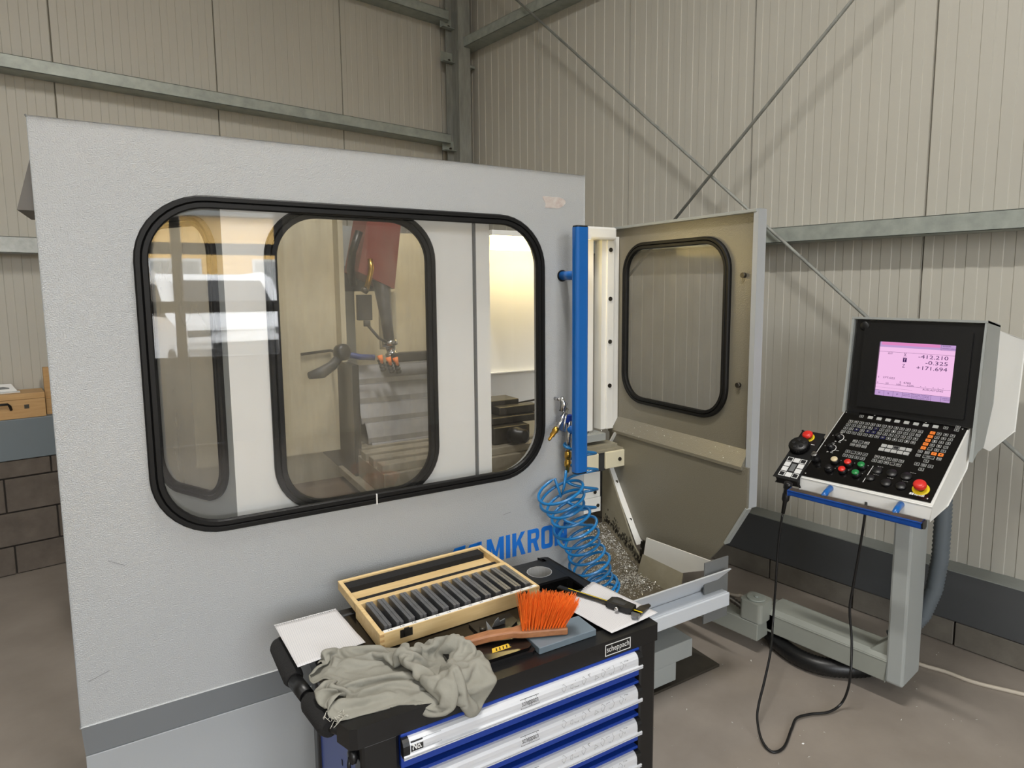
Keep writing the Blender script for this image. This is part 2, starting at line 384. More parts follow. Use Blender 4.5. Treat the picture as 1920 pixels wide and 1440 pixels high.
# things on the ledge of the left wall
bx = thing('wooden_box', 'pale wooden box with black handle on the ledge left of the machine', 'box', (-3.62, -0.14, 0.998))
MB().box((-0.24, -0.11, 0), (0.208, 0.115, 0.118)).build('body', wood2, bx, bevel=0.002)
MB().box((-0.24, -0.11, 0.1195), (0.208, 0.115, 0.156)).build('lid', wood2, bx, bevel=0.002)
hp = [(-0.11, -0.112, 0.085), (-0.11, -0.128, 0.085), (-0.10, -0.135, 0.10), (0.02, -0.135, 0.10), (0.03, -0.128, 0.085), (0.035, -0.112, 0.06)]
MB().tube(hp, 0.008, 8).build('handle', blackp, bx)
MB().box((0.10, -0.1125, 0.06), (0.125, -0.1095, 0.085)).box((0.105, -0.114, 0.066), (0.12, -0.1125, 0.079)).build('latch', steel_d, bx)
ms = MB().prism([(0, 0), (0.16, 0), (0.13, 0.05), (0.0, 0.055)], XZ, 0, 0.004).box((0, -0.08, 0), (0.17, 0.002, 0.003)).add([(0.04, -0.0006, 0.018), (0.12, -0.0006, 0.018), (0.12, -0.0006, 0.026), (0.09, -0.0006, 0.034), (0.04, -0.0006, 0.03)], [(0, 1, 2, 3, 4)], 1)
o = ms.build('leaflet', [whitek, midg]); o.location = (-3.70, -0.10, 1.1545); tag(o, 'white printed leaflet lying on top of the wooden box', 'leaflet')
o = MB().box((-3.405, -0.16, 0.998), (-3.375, -0.10, 1.30)).box((-3.405, -0.19, 0.998), (-3.375, -0.16, 1.10)).build('wooden_board', wood2)
tag(o, 'narrow wooden board standing between the box and the machine edge', 'board')

# ================================================================== milling machine (local u, n, z)
MR = R(-9.2); ML = (-2.4, -3.72, 0)
mm = thing('milling_machine', 'large grey enclosed milling machine with windowed sliding door', 'machine', ML, MR)
U0, U1, Z0, Z1 = -1.203, 0.338, 0.715, 2.19
W = (-1.0, 0.147, 1.175, 2.018, 0.15)
sd = MB().prism([(U0, Z0), (U1, Z0), (U1, Z1), (U0, Z1)], XZ, 0.0, 0.032, [rr(*W, 10)]).build('sliding_door', paint, mm, bevel=0.003)
gasket(*W, XZ, 0.0, 0.032, 0.014).build('window_gasket', rubber, sd)
MB().prism(rr(W[0] + 0.002, W[1] - 0.002, W[2] + 0.002, W[3] - 0.002, 0.148, 10), XZ, 0.012, 0.016).build('window_pane', glass, sd)
MB().prism([(0, Z0), (0.032, Z0), (0.062, 0.607), (0.05, 0.607)], YZ, U0, 0.338).build('skirt', mat('skirt_shaded_grey', (134, 139, 143), 0.4, var=0.05, vs=3), mm)  # darker than the door paint: shade on this band is put into the colour
MB().box((U0, 0.048, 0.06), (0.338, 0.07, 0.6055)).build('base_panel', paint_s, mm, bevel=0.002)
hb = MB().prism(rr(0.218, 0.268, -0.125, -0.09, 0.010, 4), lambda a, b, d: (a, b, d), 1.172, 2.0).build('handle_bar', blue, sd, label='long upright blue handle')
for z in (1.167, 2.0): MB().prism(rr(0.219, 0.267, -0.124, -0.091, 0.010, 4), XY, z, z + 0.005).build('end_cap', blackp, sd)
for z in (1.843, 1.31):
    MB().cyl((0.243, 0.0, z), (0.243, -0.092, z), 0.0155).build('handle_stub', blue, sd)
MB().cyl((0.243, -0.003, 1.843), (0.243, 0.0, 1.843), 0.02).build('stub_washer', blackp, sd)
pts = [(0.205 + 0.042 * math.cos(t) * (1 + 0.28 * math.sin(3 * t + 1)), 2.09 + 0.026 * math.sin(t) * (1 + 0.3 * math.cos(2 * t))) for t in [2 * math.pi * k / 26 for k in range(26)]]
MB().prism(pts, XZ, -0.0006, 0.0).build('scuff', mat('bare_primer', (176, 158, 152), 0.5, rgb2=(200, 196, 190), vs=40), sd, label='chipped paint patch')
# blue lettering MIKRON as condensed block capitals and the slanted logo in front of it
def block_letters(mb, M, a0, b0, h, wl_, gap, d, mi=0):
    st = 0.30
    G = {'M': [[(0, 0), (0.26, 0), (0.26, .6), (.42, .15), (.58, .15), (.74, .6), (.74, 0), (1, 0), (1, 1), (.74, 1), (.5, .42), (.26, 1), (0, 1)]],
         'I': [[(0, 0), (1, 0), (1, 1), (0, 1)]],
         'K': [[(0, 0), (.30, 0), (.30, .32), (.42, .48), (.68, 0), (1, 0), (.62, .66), (.98, 1), (.66, 1), (.30, .58), (.30, 1), (0, 1)]],
         'N': [[(0, 0), (.27, 0), (.27, .55), (.72, 0), (1, 0), (1, 1), (.73, 1), (.73, .46), (.27, 1), (0, 1)]]}
    W_ = {'M': 1.35, 'I': 0.34, 'K': 1.1, 'R': 1.0, 'O': 1.0, 'N': 1.1}
    a = a0
    for ch in 'MIKRON':
        wd = W_[ch] * wl_
        if ch in G:
            for poly in G[ch]: mb.prism([(a + p[0] * wd, b0 + p[1] * h) for p in poly], M, d, d - 0.0008, mi=mi)
        elif ch == 'O':
            q = min(wd, h) * 0.25
            mb.prism(rr(a, a + wd, b0, b0 + h, q, 5), M, d, d - 0.0008, [rr(a + wd * st, a + wd * (1 - st), b0 + h * .2, b0 + h * .8, wd * .12, 4)], mi)
        elif ch == 'R':
            out = [(0, 0), (.3, 0), (.3, .4), (.46, .4), (.68, 0), (1, 0), (.78, .44), (.94, .52), (1, .64), (1, .84), (.92, .96), (.78, 1), (0, 1)]
            mb.prism([(a + p[0] * wd, b0 + p[1] * h) for p in out], M, d, d - 0.0008, [[(a + p[0] * wd, b0 + p[1] * h) for p in ((.3, .58), (.66, .58), (.7, .64), (.7, .78), (.66, .82), (.3, .82))]], mi)
        a += wd + gap
    return a
lm = MB(); block_letters(lm, XZ, -0.064, 0.873, 0.083, 0.0485, 0.0085, -0.0002)
lm.build('lettering', blue_text, sd, label='blue maker lettering')
lg = MB()
for k, x in enumerate((-0.195, -0.14)):
    lg.prism([(x, .93), (x + .012, .952), (x + .052, .955), (x + .04, .873), (x + .02, .873), (x + .03, .93)], XZ, -0.0002, -0.001)
lg.prism([(-.10, .873), (-.085, .873), (-.083, .955), (-.10, .955)], XZ, -0.0002, -0.001)
lg.build('emblem', blue_text, sd, label='blue slanted emblem')
for (a, b, c, d_) in ((0.0, 1.03, 0.03, 1.035), (-1.18, .83, -1.135, .845), (-1.12, 1.13, -1.085, 1.11)):
    MB().prism([(a, b), (c, d_), (c, d_ + 0.0012), (a, b + 0.0012)], XZ, -0.0001, -0.0005).build('scratch', midg, sd)
for a in (-0.44,): MB().box((a - 0.002, -0.0145, 1.154), (a + 0.002, -0.001, 1.186)).build('gasket_joint', whitek, sd)
MB().prism([(-1.195, 2.15), (-1.195, 1.985), (-1.240, 1.985)], XZ, 0.05, 0.30).build('rail_cover', mat('cover_dark', (104, 100, 94), 0.5), mm)

# fixed front panel with its own window, slanted left wall
F = (-0.685, -0.211, 1.150, 2.018, 0.13)
fp = MB().prism([(-0.811, 0.72), (-0.047, 0.72), (-0.047, 2.13), (-0.811, 2.13)], XZ, 0.10, 0.115, [rr(*F, 8)]).build('front_panel', white_p, mm)
gasket(*F, XZ, 0.10, 0.034, 0.016).build('window_gasket', rubber, fp)
MB().prism(rr(F[0] + 0.002, F[1] - 0.002, F[2] + 0.002, F[3] - 0.002, 0.128, 8), XZ, 0.105, 0.109).build('window_pane', glass_d, fp)
MB().box((-0.047, 0.085, 0.72), (0.004, 0.115, 2.13)).build('edge_post', white_p, mm)
MB().box((-0.053, 0.0845, 0.72), (-0.047, 0.0995, 2.13)).build('post_seam', midg, mm)
ca, sa = -0.459, 0.888
SW = lambda a, b, d: (-0.811 + ca * a + sa * d, 0.10 + sa * a - ca * d, b)     # slanted wall: along, height, inwards
S = (0.045, 0.37, 1.20, 1.99, 0.09)
sw = MB().prism([(0, 0.72), (0.68, 0.72), (0.68, 2.13), (0, 2.13)], SW, 0.0, 0.015, [rr(*S, 6)]).build('left_wall', grey_mid, mm)
gasket(*S, SW, 0.0, 0.03, 0.014).build('window_gasket', rubber, sw)
MB().prism(rr(S[0], S[1], S[2], S[3], 0.09, 6), SW, 0.004, 0.008).build('window_pane', glass_mat('left_glass', 0.30, (206, 204, 198), 0.96, 0.08, 1.3, (6, 6, 2), 0.4), sw)

# interior seen through the windows
MB().box((-1.1, 1.30, 0.5), (1.25, 1.32, 2.08)).build('inner_back_wall', cream_d, mm)
MB().box((-0.86, 0.88, 1.115), (-0.29, 0.90, 2.1)).box((-0.31, 0.80, 1.115), (-0.29, 0.90, 2.1)).build('splash_guard', cream_d, mm, label='cream sheet guard')
MB().box((-0.29, 1.05, 1.4), (-0.18, 1.07, 2.08)).build('guard_column', grey_mid, mm)
MB().box((-0.31, 0.96, 1.79), (-0.10, 1.0, 1.90)).build('cable_box', mat('steel_blue', (70, 80, 92), 0.5), mm)
MB().box((0.36, 1.12, 1.36), (1.1, 1.16, 2.02)).build('canopy_wall', white_p, mm)
MB().box((0.36, 1.10, 1.355), (1.1, 1.12, 1.36)).box((0.40, 1.2, 1.12), (1.0, 1.22, 1.355)).build('lower_guard', white_p, mm)
MB().tube([(0.50, 1.195, 1.35), (0.50, 1.19, 1.16), (0.51, 1.19, 1.15), (0.95, 1.19, 1.18)], 0.005, 6).build('pipe', steel_d, mm)
wlamp = MB().box((0.44, 0.86, 1.985), (0.97, 0.91, 2.05)).build('work_lamp', lamp_m, mm, label='glowing yellow work lamp')
MB().box((0.42, 0.85, 2.05), (1.0, 0.95, 2.075)).build('lamp_hood', white_p, mm)
# telescopic way covers
for k in range(5):
    z1 = 1.475 - 0.076 * k; n0 = 0.86 - 0.045 * k
    MB().prism([(n0 + 0.35, z1), (n0, z1), (n0 - 0.035, z1 - 0.055), (n0 - 0.038, z1 - 0.080), (n0 + 0.35, z1 - 0.080)], YZ, -0.285 + 0.012 * k, 0.34).build('way_cover', cover_m, mm, bevel=0.004)
MB().box((-0.312, 0.66, 1.03), (-0.285, 1.2, 1.50)).build('cover_wiper', blackp, mm)
MB().prism([(0.55, 1.03), (0.75, 1.10), (1.0, 1.10), (1.0, 1.0), (0.55, 1.0)], YZ, -0.29, 0.36).build('wiper_lip', steel_d, mm)
# spindle head, hoses and nozzles
MB().prism([(-0.25, 1.87), (-0.10, 1.80), (-0.06, 2.1), (-0.20, 2.1)], XZ, 0.74, 0.95).build('head_red_reflection', red_d, mm, label='spindle head block coloured as a dark red reflection')  # solid block carrying a red window reflection as its own colour
MB().lathe([(0.04, 0), (0.034, 0.08), (0.024, 0.20), (0.022, 0.30)], (-0.145, 0.78, 1.87), (0.03, 0, -0.3), 16).build('spindle_nose', steel, mm)
MB().lathe([(0.03, 0), (0.033, 0.006), (0.033, 0.024), (0.02, 0.026), (0.02, 0.055), (0.028, 0.057), (0.028, 0.078), (0.012, 0.08)], (-0.116, 0.78, 1.585), (0.05, 0, -0.3), 14).build('tool_chuck', steel_b, mm)
MB().tube([(-0.206, 0.72, 1.92), (-0.205, 0.71, 1.88), (-0.215, 0.71, 1.84), (-0.228, 0.71, 1.80)], 0.011, 10).build('coolant_pipe', brass, mm, label='brass coolant pipe')
MB().lathe([(0.010, 0), (0.017, 0.01), (0.014, 0.022)], (-0.228, 0.71, 1.805), (-0.02, 0, -0.03), 10).build('coolant_nozzle', steel_d, mm)
MB().tube([(-0.24, 0.74, 2.03), (-0.27, 0.74, 1.95), (-0.275, 0.76, 1.88), (-0.255, 0.80, 1.82)], 0.016, 8).build('black_conduit', blackp, mm)
MB().box((-0.258, 0.735, 1.673), (-0.198, 0.76, 1.777)).build('probe_box', darkg, mm, bevel=0.003)
MB().cyl((-0.22, 0.745, 1.672), (-0.22, 0.745, 1.648), 0.014).tube([(-0.214, 0.75, 1.65), (-0.17, 0.75, 1.597), (-0.13, 0.76, 1.575)], 0.006, 8).build('probe_arm', darkg, mm)
MB().box((-0.097, 0.95, 1.53), (-0.021, 0.97, 1.786)).build('cream_plate', cream, mm)
for (x, z) in ((-0.178, 1.50), (-0.142, 1.49), (-0.112, 1.487)):
    nb = MB()
    for k in range(4): nb.lathe([(0.011, 0), (0.013, 0.006), (0.008, 0.014)], (x + 0.004 * k, 0.72, z + 0.012 - 0.013 * k), (0.1, -0.15, -1), 10)
    nb.lathe([(0.012, 0), (0.006, 0.035)], (x - 0.003, 0.715, z + 0.028), (0.25, -0.1, -1), 10, 1)
    nb.build('jet_hose', [blackp, orange], mm, label='black link hose with orange tip')
hp = MB().tube([(-0.335, 0.74, 1.545), (-0.26, 0.73, 1.525), (-0.20, 0.72, 1.52)], 0.012, 8)
hp.build('coolant_line', mat('line_blue', (36, 58, 120), 0.5), mm)
MB().lathe([(0.02, 0), (0.034, 0.012), (0.034, 0.04), (0.02, 0.05)], (-0.335, 0.76, 1.545), (0.3, -1, 0.1), 14).build('swivel_joint', blackp, mm)
MB().tube([(-0.33, 0.74, 1.54), (-0.37, 0.72, 1.50), (-0.42, 0.70, 1.475), (-0.47, 0.69, 1.468)], [0.016, 0.02, 0.024, 0.014], 10).build('coolant_gun', darkg, mm)
MB().tube([(-0.46, 0.87, 1.535), (-0.34, 0.87, 1.545), (-0.33, 0.80, 1.54)], 0.006, 8).build('coolant_feed', steel_d, mm)
MB().box((-0.12, 0.74, 1.49), (0.2, 0.80, 1.53)).build('nozzle_ring', blackp, mm, bevel=0.008)
# T-slot table and the vise on it
tb = MB()
for k in range(5): tb.box((-0.30 + 0.0, 0.36 + 0.10 * k, 1.135), (0.42, 0.42 + 0.10 * k, 1.165))
tb.box((-0.30, 0.34, 1.05), (0.42, 0.86, 1.135)); tb.box((-0.33, 0.34, 1.02), (0.42, 0.86, 1.05))
tb.build('slotted_table', mat('table_steel', (170, 163, 145), 0.4, 0.3, rgb2=(140, 132, 114), vs=12), mm, bevel=0.003)
MB().box((-0.8, 0.12, 0.94), (0.42, 0.86, 1.0)).build('bed_floor', mat('oily_bed', (96, 78, 62), 0.4, rgb2=(70, 58, 48), vs=4), mm)
vi = thing('machine_vise', 'dark steel machine vise with round spindle end inside the enclosure, behind the right window edge', 'vise', (-2.4 + 0.3 * math.cos(MR) - 0.42 * math.sin(MR) * 1, -3.72 + 0.3 * math.sin(MR) + 0.42 * math.cos(MR), 1.166), MR)
MB().box((-0.12, -0.02, 0.0), (0.05, 0.12, 0.07)).build('base', steel_d, vi, bevel=0.004)
MB().box((-0.10, 0.03, 0.07), (0.12, 0.20, 0.10)).build('slide', steel_d, vi, bevel=0.004)
MB().box((-0.12, 0.12, 0.075), (0.08, 0.24, 0.155)).build('jaw', steel_d, vi, bevel=0.004)
MB().box((-0.05, 0.06, 0.10), (0.14, 0.12, 0.135)).build('jaw', steel_d, vi, bevel=0.004)
MB().lathe([(0.02, 0), (0.034, 0.004), (0.034, 0.04), (0.028, 0.045), (0.028, 0.075), (0.016, 0.08)], (-0.04, -0.02, 0.035), (0.35, -1, 0.05), 18).build('spindle_end', blackp, vi)

# right side wall with window, ledge and lower chute wall
RW = (0.21, 0.93, 1.19, 2.02, 0.14)
SWL = [(0.053, 2.126), (1.06, 2.126), (1.06, 1.02), (0.08, 1.06)]
rw = MB().prism(SWL, YZ, 1.31, 1.325, [rr(*RW, 8)]).build('side_wall', paint_in, mm)
YZg = lambda a, b, d: (d, a, b)
gasket(*RW, YZg, 1.31, 0.036, 0.02).build('window_gasket', rubber, rw)
MB().prism(rr(RW[0], RW[1], RW[2], RW[3], 0.14, 8), YZ, 1.316, 1.320).build('window_pane', glass_s, rw)
MB().box((1.285, 0.04, 2.126), (1.335, 1.06, 2.14)).build('top_rail', grey_mid, mm, bevel=0.002)
MB().prism([(0.80, 0.03), (2.14, 0.03), (2.14, 0.056), (0.80, 0.056)], lambda a, b, d: (d, b, a), 1.288, 1.34).build('front_edge', paint_s, mm, bevel=0.006)
MB().prism([(1.315, 1.062), (1.31, 1.062), (1.262, 0.99), (1.262, 0.975), (1.315, 0.975)], lambda a, b, d: (a, d, b), 0.06, 1.03).build('side_ledge', paint_in, mm)
MB().prism([(0.03, 0.99), (0.03, 0.80), (0.15, 0.60), (0.26, 0.465), (0.74, 0.42), (1.03, 0.74), (1.03, 0.99)], YZ, 1.272, 1.285).build('lower_side_wall', paint_in, mm)
MB().obox((1.285, 0.09, 0.70), (0.016, 0, 0), (0, 0.06, -0.102), (0, 0.005, 0.003)).build('diagonal_edge', grey_mid, mm)
for (n, z) in ((0.115, 1.855), (0.125, 1.355)): MB().cyl((1.31, n, z), (1.294, n, z), 0.012, seg=10).build('bolt', steel_d, mm)
# rear corner: post, channel, cap, brackets
rp = MB().box((1.213, 0.985, 1.0), (1.262, 1.06, 2.085)).box((1.262, 1.0, 1.0), (1.308, 1.06, 2.085)).box((1.213, 0.985, 2.085), (1.251, 1.06, 2.125)).build('corner_post', white_p, mm, bevel=0.003)
for z in (2.01, 1.74, 1.50, 1.25): MB().cyl((1.233, 0.985, z), (1.233, 0.979, z), 0.012, seg=12).build('post_bolt', steel_d, mm)
MB().box((1.181, 0.995, 1.0), (1.213, 1.06, 2.07)).build('post_lip', white_p, mm)
MB().box((1.12, 1.09, 1.0), (1.181, 1.10, 2.1)).build('channel', cream_d, mm)
MB().box((0.96, 1.0, 1.0), (1.127, 1.09, 2.1)).build('rear_column', white_p, mm)
for z in (1.9, 1.5, 1.06): MB().cyl((1.165, 1.09, z), (1.165, 1.082, z), 0.01, seg=10).build('post_bolt', steel_d, mm)
MB().box((0.90, 0.95, 2.062), (1.251, 1.1, 2.13)).build('cap_box', white_p, mm, bevel=0.012)
MB().box((0.9, 0.96, 0.945), (1.19, 1.1, 0.985)).build('ledge_bar', grey_mid, mm)
MB().box((0.9, 0.93, 0.905), (1.25, 1.05, 0.925)).box((0.9, 0.90, 0.893), (1.27, 1.0, 0.905)).build('shelf_plates', stain, mm)
MB().box((0.90, 0.89, 0.80), (1.09, 0.905, 0.895)).build('bracket', cream, mm, bevel=0.004)
MB().box((1.137, 0.89, 0.80), (1.272, 0.905, 0.895)).build('bracket', cream, mm, bevel=0.004)
MB().box((1.085, 0.905, 0.79), (1.145, 0.915, 0.895)).build('bracket_slot', darkg, mm)
MB().cyl((1.235, 0.89, 0.845), (1.235, 0.884, 0.845), 0.011, seg=10).build('post_bolt', steel_d, mm)
MB().box((0.85, 0.95, 0.63), (1.145, 0.96, 0.82)).box((0.85, 0.945, 0.545), (1.145, 0.955, 0.628)).build('lower_panel', white_p, mm)
for (u, z) in ((1.105, 0.66), (1.125, 0.58)): MB().cyl((u, 0.946, z), (u, 0.94, z), 0.01, seg=10).build('post_bolt', steel_d, mm)
MB().obox((1.273, 0.995, 0.93), (0.022, 0, 0), (0, 0.004, 0), (0.0, -0.035, 0.05)).build('diagonal_strip', white_p, mm)
MB().obox((1.262, 0.87, 0.585), (0.022, 0, 0), (0.006, 0.006, 0), (0.0, -0.13, -0.19)).build('diagonal_strip', white_p, mm)
for (n, z) in ((0.955, 0.695), (0.83, 0.51)): MB().cyl((1.262, n - 0.008, z), (1.255, n - 0.016, z), 0.009, seg=10).build('post_bolt', steel_d, mm)
# chip chute and trough
MB().prism([(1.02, 0.80), (1.02, 0.42), (0.66, 0.24), (0.60, 0.27), (0.74, 0.40), (0.98, 0.80)], YZ, 1.215, 1.225).build('chute_side', stain, mm)
MB().prism([(0.98, 0.455), (0.66, 0.29), (0.66, 0.27), (0.98, 0.435)], YZ, 0.3, 1.214).build('chute_ramp', soil, mm)
MB().box((0.3, 0.30, 0.275), (1.17, 0.66, 0.288)).build('trough_floor', soil, mm)
MB().prism([(0.02, 0.545), (0.03, 0.545), (0.32, 0.285), (0.31, 0.275), (0.12, 0.425), (0.11, 0.425)], YZ, 0.35, 1.09).build('trough_lip', cool_white, mm)
lip = MB(); lip.add([(1.09, 0.02, 0.545), (1.175, 0.02, 0.545), (1.092, 0.11, 0.425), (1.09, 0.11, 0.425), (1.09, 0.03, 0.545), (1.175, 0.03, 0.545), (1.10, 0.13, 0.425), (1.09, 0.13, 0.425)],
    [(0, 1, 2, 3), (4, 7, 6, 5), (0, 4, 5, 1), (1, 5, 6, 2), (2, 6, 7, 3)]); lip.build('trough_lip_end', cool_white, mm)
MB().prism([(0.618, 0.483), (0.12, 0.525), (0.12, 0.50), (0.353, 0.391), (0.637, 0.383)], YZ, 1.20, 1.207).build('trough_end_flange', white_p, mm)
MB().add([(1.2, 0.645, 0.384), (1.2, 0.345, 0.392), (1.15, 0.32, 0.288), (1.16, 0.64, 0.288), (1.205, 0.645, 0.38), (1.205, 0.345, 0.388), (1.155, 0.32, 0.284), (1.165, 0.64, 0.284)], [(0, 1, 2, 3), (7, 6, 5, 4), (0, 4, 5, 1), (1, 5, 6, 2), (2, 6, 7, 3), (3, 7, 4, 0)]).build('trough_end', stain, mm)
MB().box((0.35, 0.02, 0.375), (1.168, 0.032, 0.437)).box((0.35, 0.032, 0.425), (1.168, 0.10, 0.437)).box((1.157, 0.032, 0.375), (1.168, 0.10, 0.425)).build('catch_pan', cool_white, mm, bevel=0.004)
MB().box((1.05, 0.062, 0.30), (1.20, 0.068, 0.585)).build('pan_guard', midg, mm)
MB().box((0.5, 0.13, 0.115), (1.055, 0.45, 0.20)).box((0.5, 0.13, 0.03), (0.955, 0.45, 0.116)).build('pump_box', grey_mid, mm, bevel=0.003)
MB().tube([(0.99, 0.2, 0.125), (0.995, 0.2, 0.06), (0.98, 0.22, 0.02)], 0.012, 8).build('pump_hose', cable_w, mm)
MB().box((-1.1, 0.5, 0.0), (1.05, 1.35, 0.24)).build('machine_foot', darkg, mm)
o = MB().box((0.2, 0.13, 0.0), (1.24, 0.49, 0.012)).build('drip_tray', mat('tray_dark', (66, 60, 52), 0.35, rgb2=(48, 44, 38), vs=8), bevel=0.002)
o.location = ML; o.rotation_euler = (0, 0, MR); tag(o, 'flat dark drip tray on the floor beneath the machine pump box', 'tray')
# chips
def chips(n, fn, size, name, m, parent=None, loc=None, rz=0):
    b = MB()
    for _ in range(n):
        p = Vector(fn()); s = size * random.uniform(0.4, 1.5)
        a = Vector((random.uniform(-1, 1), random.uniform(-1, 1), random.uniform(-0.6, 0.6))).normalized() * s
        c = Vector((random.uniform(-1, 1), random.uniform(-1, 1), random.uniform(-0.6, 0.6))).normalized() * s * 0.6
        b.add([p - a, p + c, p + a, p - c * 0.3 + Vector((0, 0, s * 0.5))], [(0, 1, 2), (0, 2, 3)])
    o = b.build(name, m, parent); o['kind'] = 'stuff'
    if loc: o.location = loc; o.rotation_euler = (0, 0, rz)
    return o
def ramp_pt():
    while True:
        u = random.uniform(0.75, 1.2); t = random.random()
        n = 0.98 - 0.32 * t; z = 0.457 - 0.165 * t
        if random.random() < 0.35 + 0.65 * max(0, noise.noise(Vector((u * 7, n * 9, 3))) + 0.45): 
            if u < 1.19 - 0.0 * t or random.random() < 0.2: return (u, n, z + 0.002)
chips(3400, ramp_pt, 0.0046, 'ramp_chips', chip_m, mm)
chips(1700, lambda: (random.uniform(0.80, 1.15), random.triangular(0.42, 0.66, 0.62), 0.291 + random.random() * 0.014), 0.0045, 'trough_chips', chip_m, mm)
chips(160, lambda: (random.uniform(0.96, 1.17), random.uniform(0.97, 1.06), 0.986 + random.random() * 0.012), 0.004, 'ledge_chips', chip_m, mm)
def side_pt():
    t = random.random(); return (1.25 - 0.11 * random.random(), random.uniform(0.2, 0.62), 0.0)
chips(60, lambda: (1.262 + 0.048 * (a := random.random()) - 0.002, random.uniform(0.08, 0.95), 0.993 + 0.07 * a), 0.003, 'side_chips', chip_m, mm)
ob = MB()
for _ in range(200):
    t = random.random(); n = 0.64 + 0.34 * t + random.gauss(0, 0.012); z = 0.295 + 0.165 * t + abs(random.gauss(0, 0.028)); s = random.uniform(0.002, 0.007)
    ob.obox((1.214, n, z), (0.0008, 0, 0), (0, s * 0.45, 0), (0, 0, s * 1.3))
for _ in range(40):
    n = random.gauss(0.66, 0.012); z = random.uniform(0.33, 0.44); s = random.uniform(0.004, 0.012); ob.obox((1.222, n, z), (0.004, 0, 0), (0, s, 0), (0, 0, s))
o = ob.build('oily_soil', oil, mm); o['kind'] = 'stuff'
fl_o = chips(90, lambda: (random.uniform(-1.9, -0.2), random.uniform(-4.9, -3.7), 0.003), 0.0042, 'floor_chips', chip_m)
tag(fl_o, 'bright metal chips scattered over the grey floor', 'chips')

# ------------------------------------------------------------------ air gun and coiled hose
def mw(p): 
    c, s = math.cos(MR), math.sin(MR); return (ML[0] + c * p[0] - s * p[1], ML[1] + s * p[0] + c * p[1], p[2])
ag_o = (0.20, -0.04, 1.34)
ag = thing('air_gun', 'chrome air blow gun with brass fittings hanging behind the blue door handle', 'air gun', mw(ag_o), MR)
MB().tube([(0.012, -0.005, 0.035), (0.02, -0.005, 0.06), (0.012, -0.003, 0.085)], [0.012, 0.013, 0.008], 10).cyl((0.01, 0.0, 0.075), (0.01, 0.035, 0.075), 0.006, seg=8).build('body', steel_b, ag)
MB().tube([(0.03, -0.01, 0.045), (0.0, -0.015, 0.0), (-0.02, -0.018, -0.02)], [0.008, 0.007, 0.007], 10).build('nozzle_pipe', steel_b, ag)
MB().lathe([(0.007, 0), (0.011, 0.004), (0.011, 0.018), (0.008, 0.02), (0.009, 0.035), (0.005, 0.04), (0.006, 0.052), (0.003, 0.056)], (-0.016, -0.018, -0.016), (-0.62, -0.1, -0.62), 10).build('nozzle', brass, ag)
MB().tube([(0.04, -0.01, 0.0), (0.036, -0.012, -0.06), (0.034, -0.012, -0.105)], [0.012, 0.011, 0.009], 10).build('grip', steel_b, ag)
MB().box((0.008, -0.02, -0.005), (0.05, 0.0, 0.022)).build('collar', tblue, ag, bevel=0.003)
MB().tube([(0.022, -0.02, 0.03), (0.008, -0.028, 0.0), (0.004, -0.028, -0.028)], 0.0035, 8).build('trigger', steel_b, ag)
MB().lathe([(0.009, 0), (0.012, 0.004), (0.012, 0.022), (0.010, 0.024), (0.010, 0.034), (0.012, 0.036), (0.012, 0.052), (0.008, 0.056), (0.006, 0.075)], (0.033, -0.012, -0.108), (-0.03, 0, -1), 12).build('coupling', brass, ag)
def helix(cl, r0, turns, r, seg=8, per=26, ph=0.0, tilt=0.25, ry=0.95):
    P = []; n = int(turns * per); c = [Vector(p) for p in cl]
    for i in range(n + 1):
        t = i / n * (len(c) - 1); k = min(int(t), len(c) - 2); f = t - k
        a, b = c[k], c[k + 1]; q = a.lerp(b, f); ang = 2 * math.pi * turns * i / n + ph
        rad = r0 if not callable(r0) else r0(i / n)
        P.append(q + Vector((math.cos(ang) * rad, math.sin(ang) * rad * ry, math.cos(ang) * rad * tilt)))
    return P
hz = MB()
start = [Vector((0.226, -0.052, 1.165)), Vector((0.215, -0.055, 1.11)), Vector((0.20, -0.06, 1.075))]
coil = helix([(0.165, -0.095, 1.125), (0.20, -0.095, 1.04), (0.255, -0.095, 0.93), (0.295, -0.095, 0.83), (0.338, -0.10, 0.735), (0.352, -0.10, 0.69)], lambda t: 0.070 - 0.012 * t + 0.008 * math.sin(23 * t), 14, 0.005, ph=1.2, tilt=0.42)
hz.tube(start + coil, 0.0052, 8)
coil2 = helix([(0.285, -0.048, 1.255), (0.300, -0.048, 1.16), (0.298, -0.048, 1.05), (0.275, -0.055, 0.955)], 0.064, 4.6, 0.005, ph=2.0, tilt=-0.1, ry=0.42)
hz.tube([Vector((0.27, -0.03, 1.335)), Vector((0.285, -0.035, 1.31)), coil2[0] + Vector((0, 0, 0.02))] + coil2, 0.0052, 8)
o = hz.build('coiled_hose', hose_b, off=(0.28, -0.09, 0.95)); o.location = mw((0.28, -0.09, 0.95)); o.rotation_euler = (0, 0, MR)
tag(o, 'blue coiled air hose dangling in front of the machine lettering', 'hose')

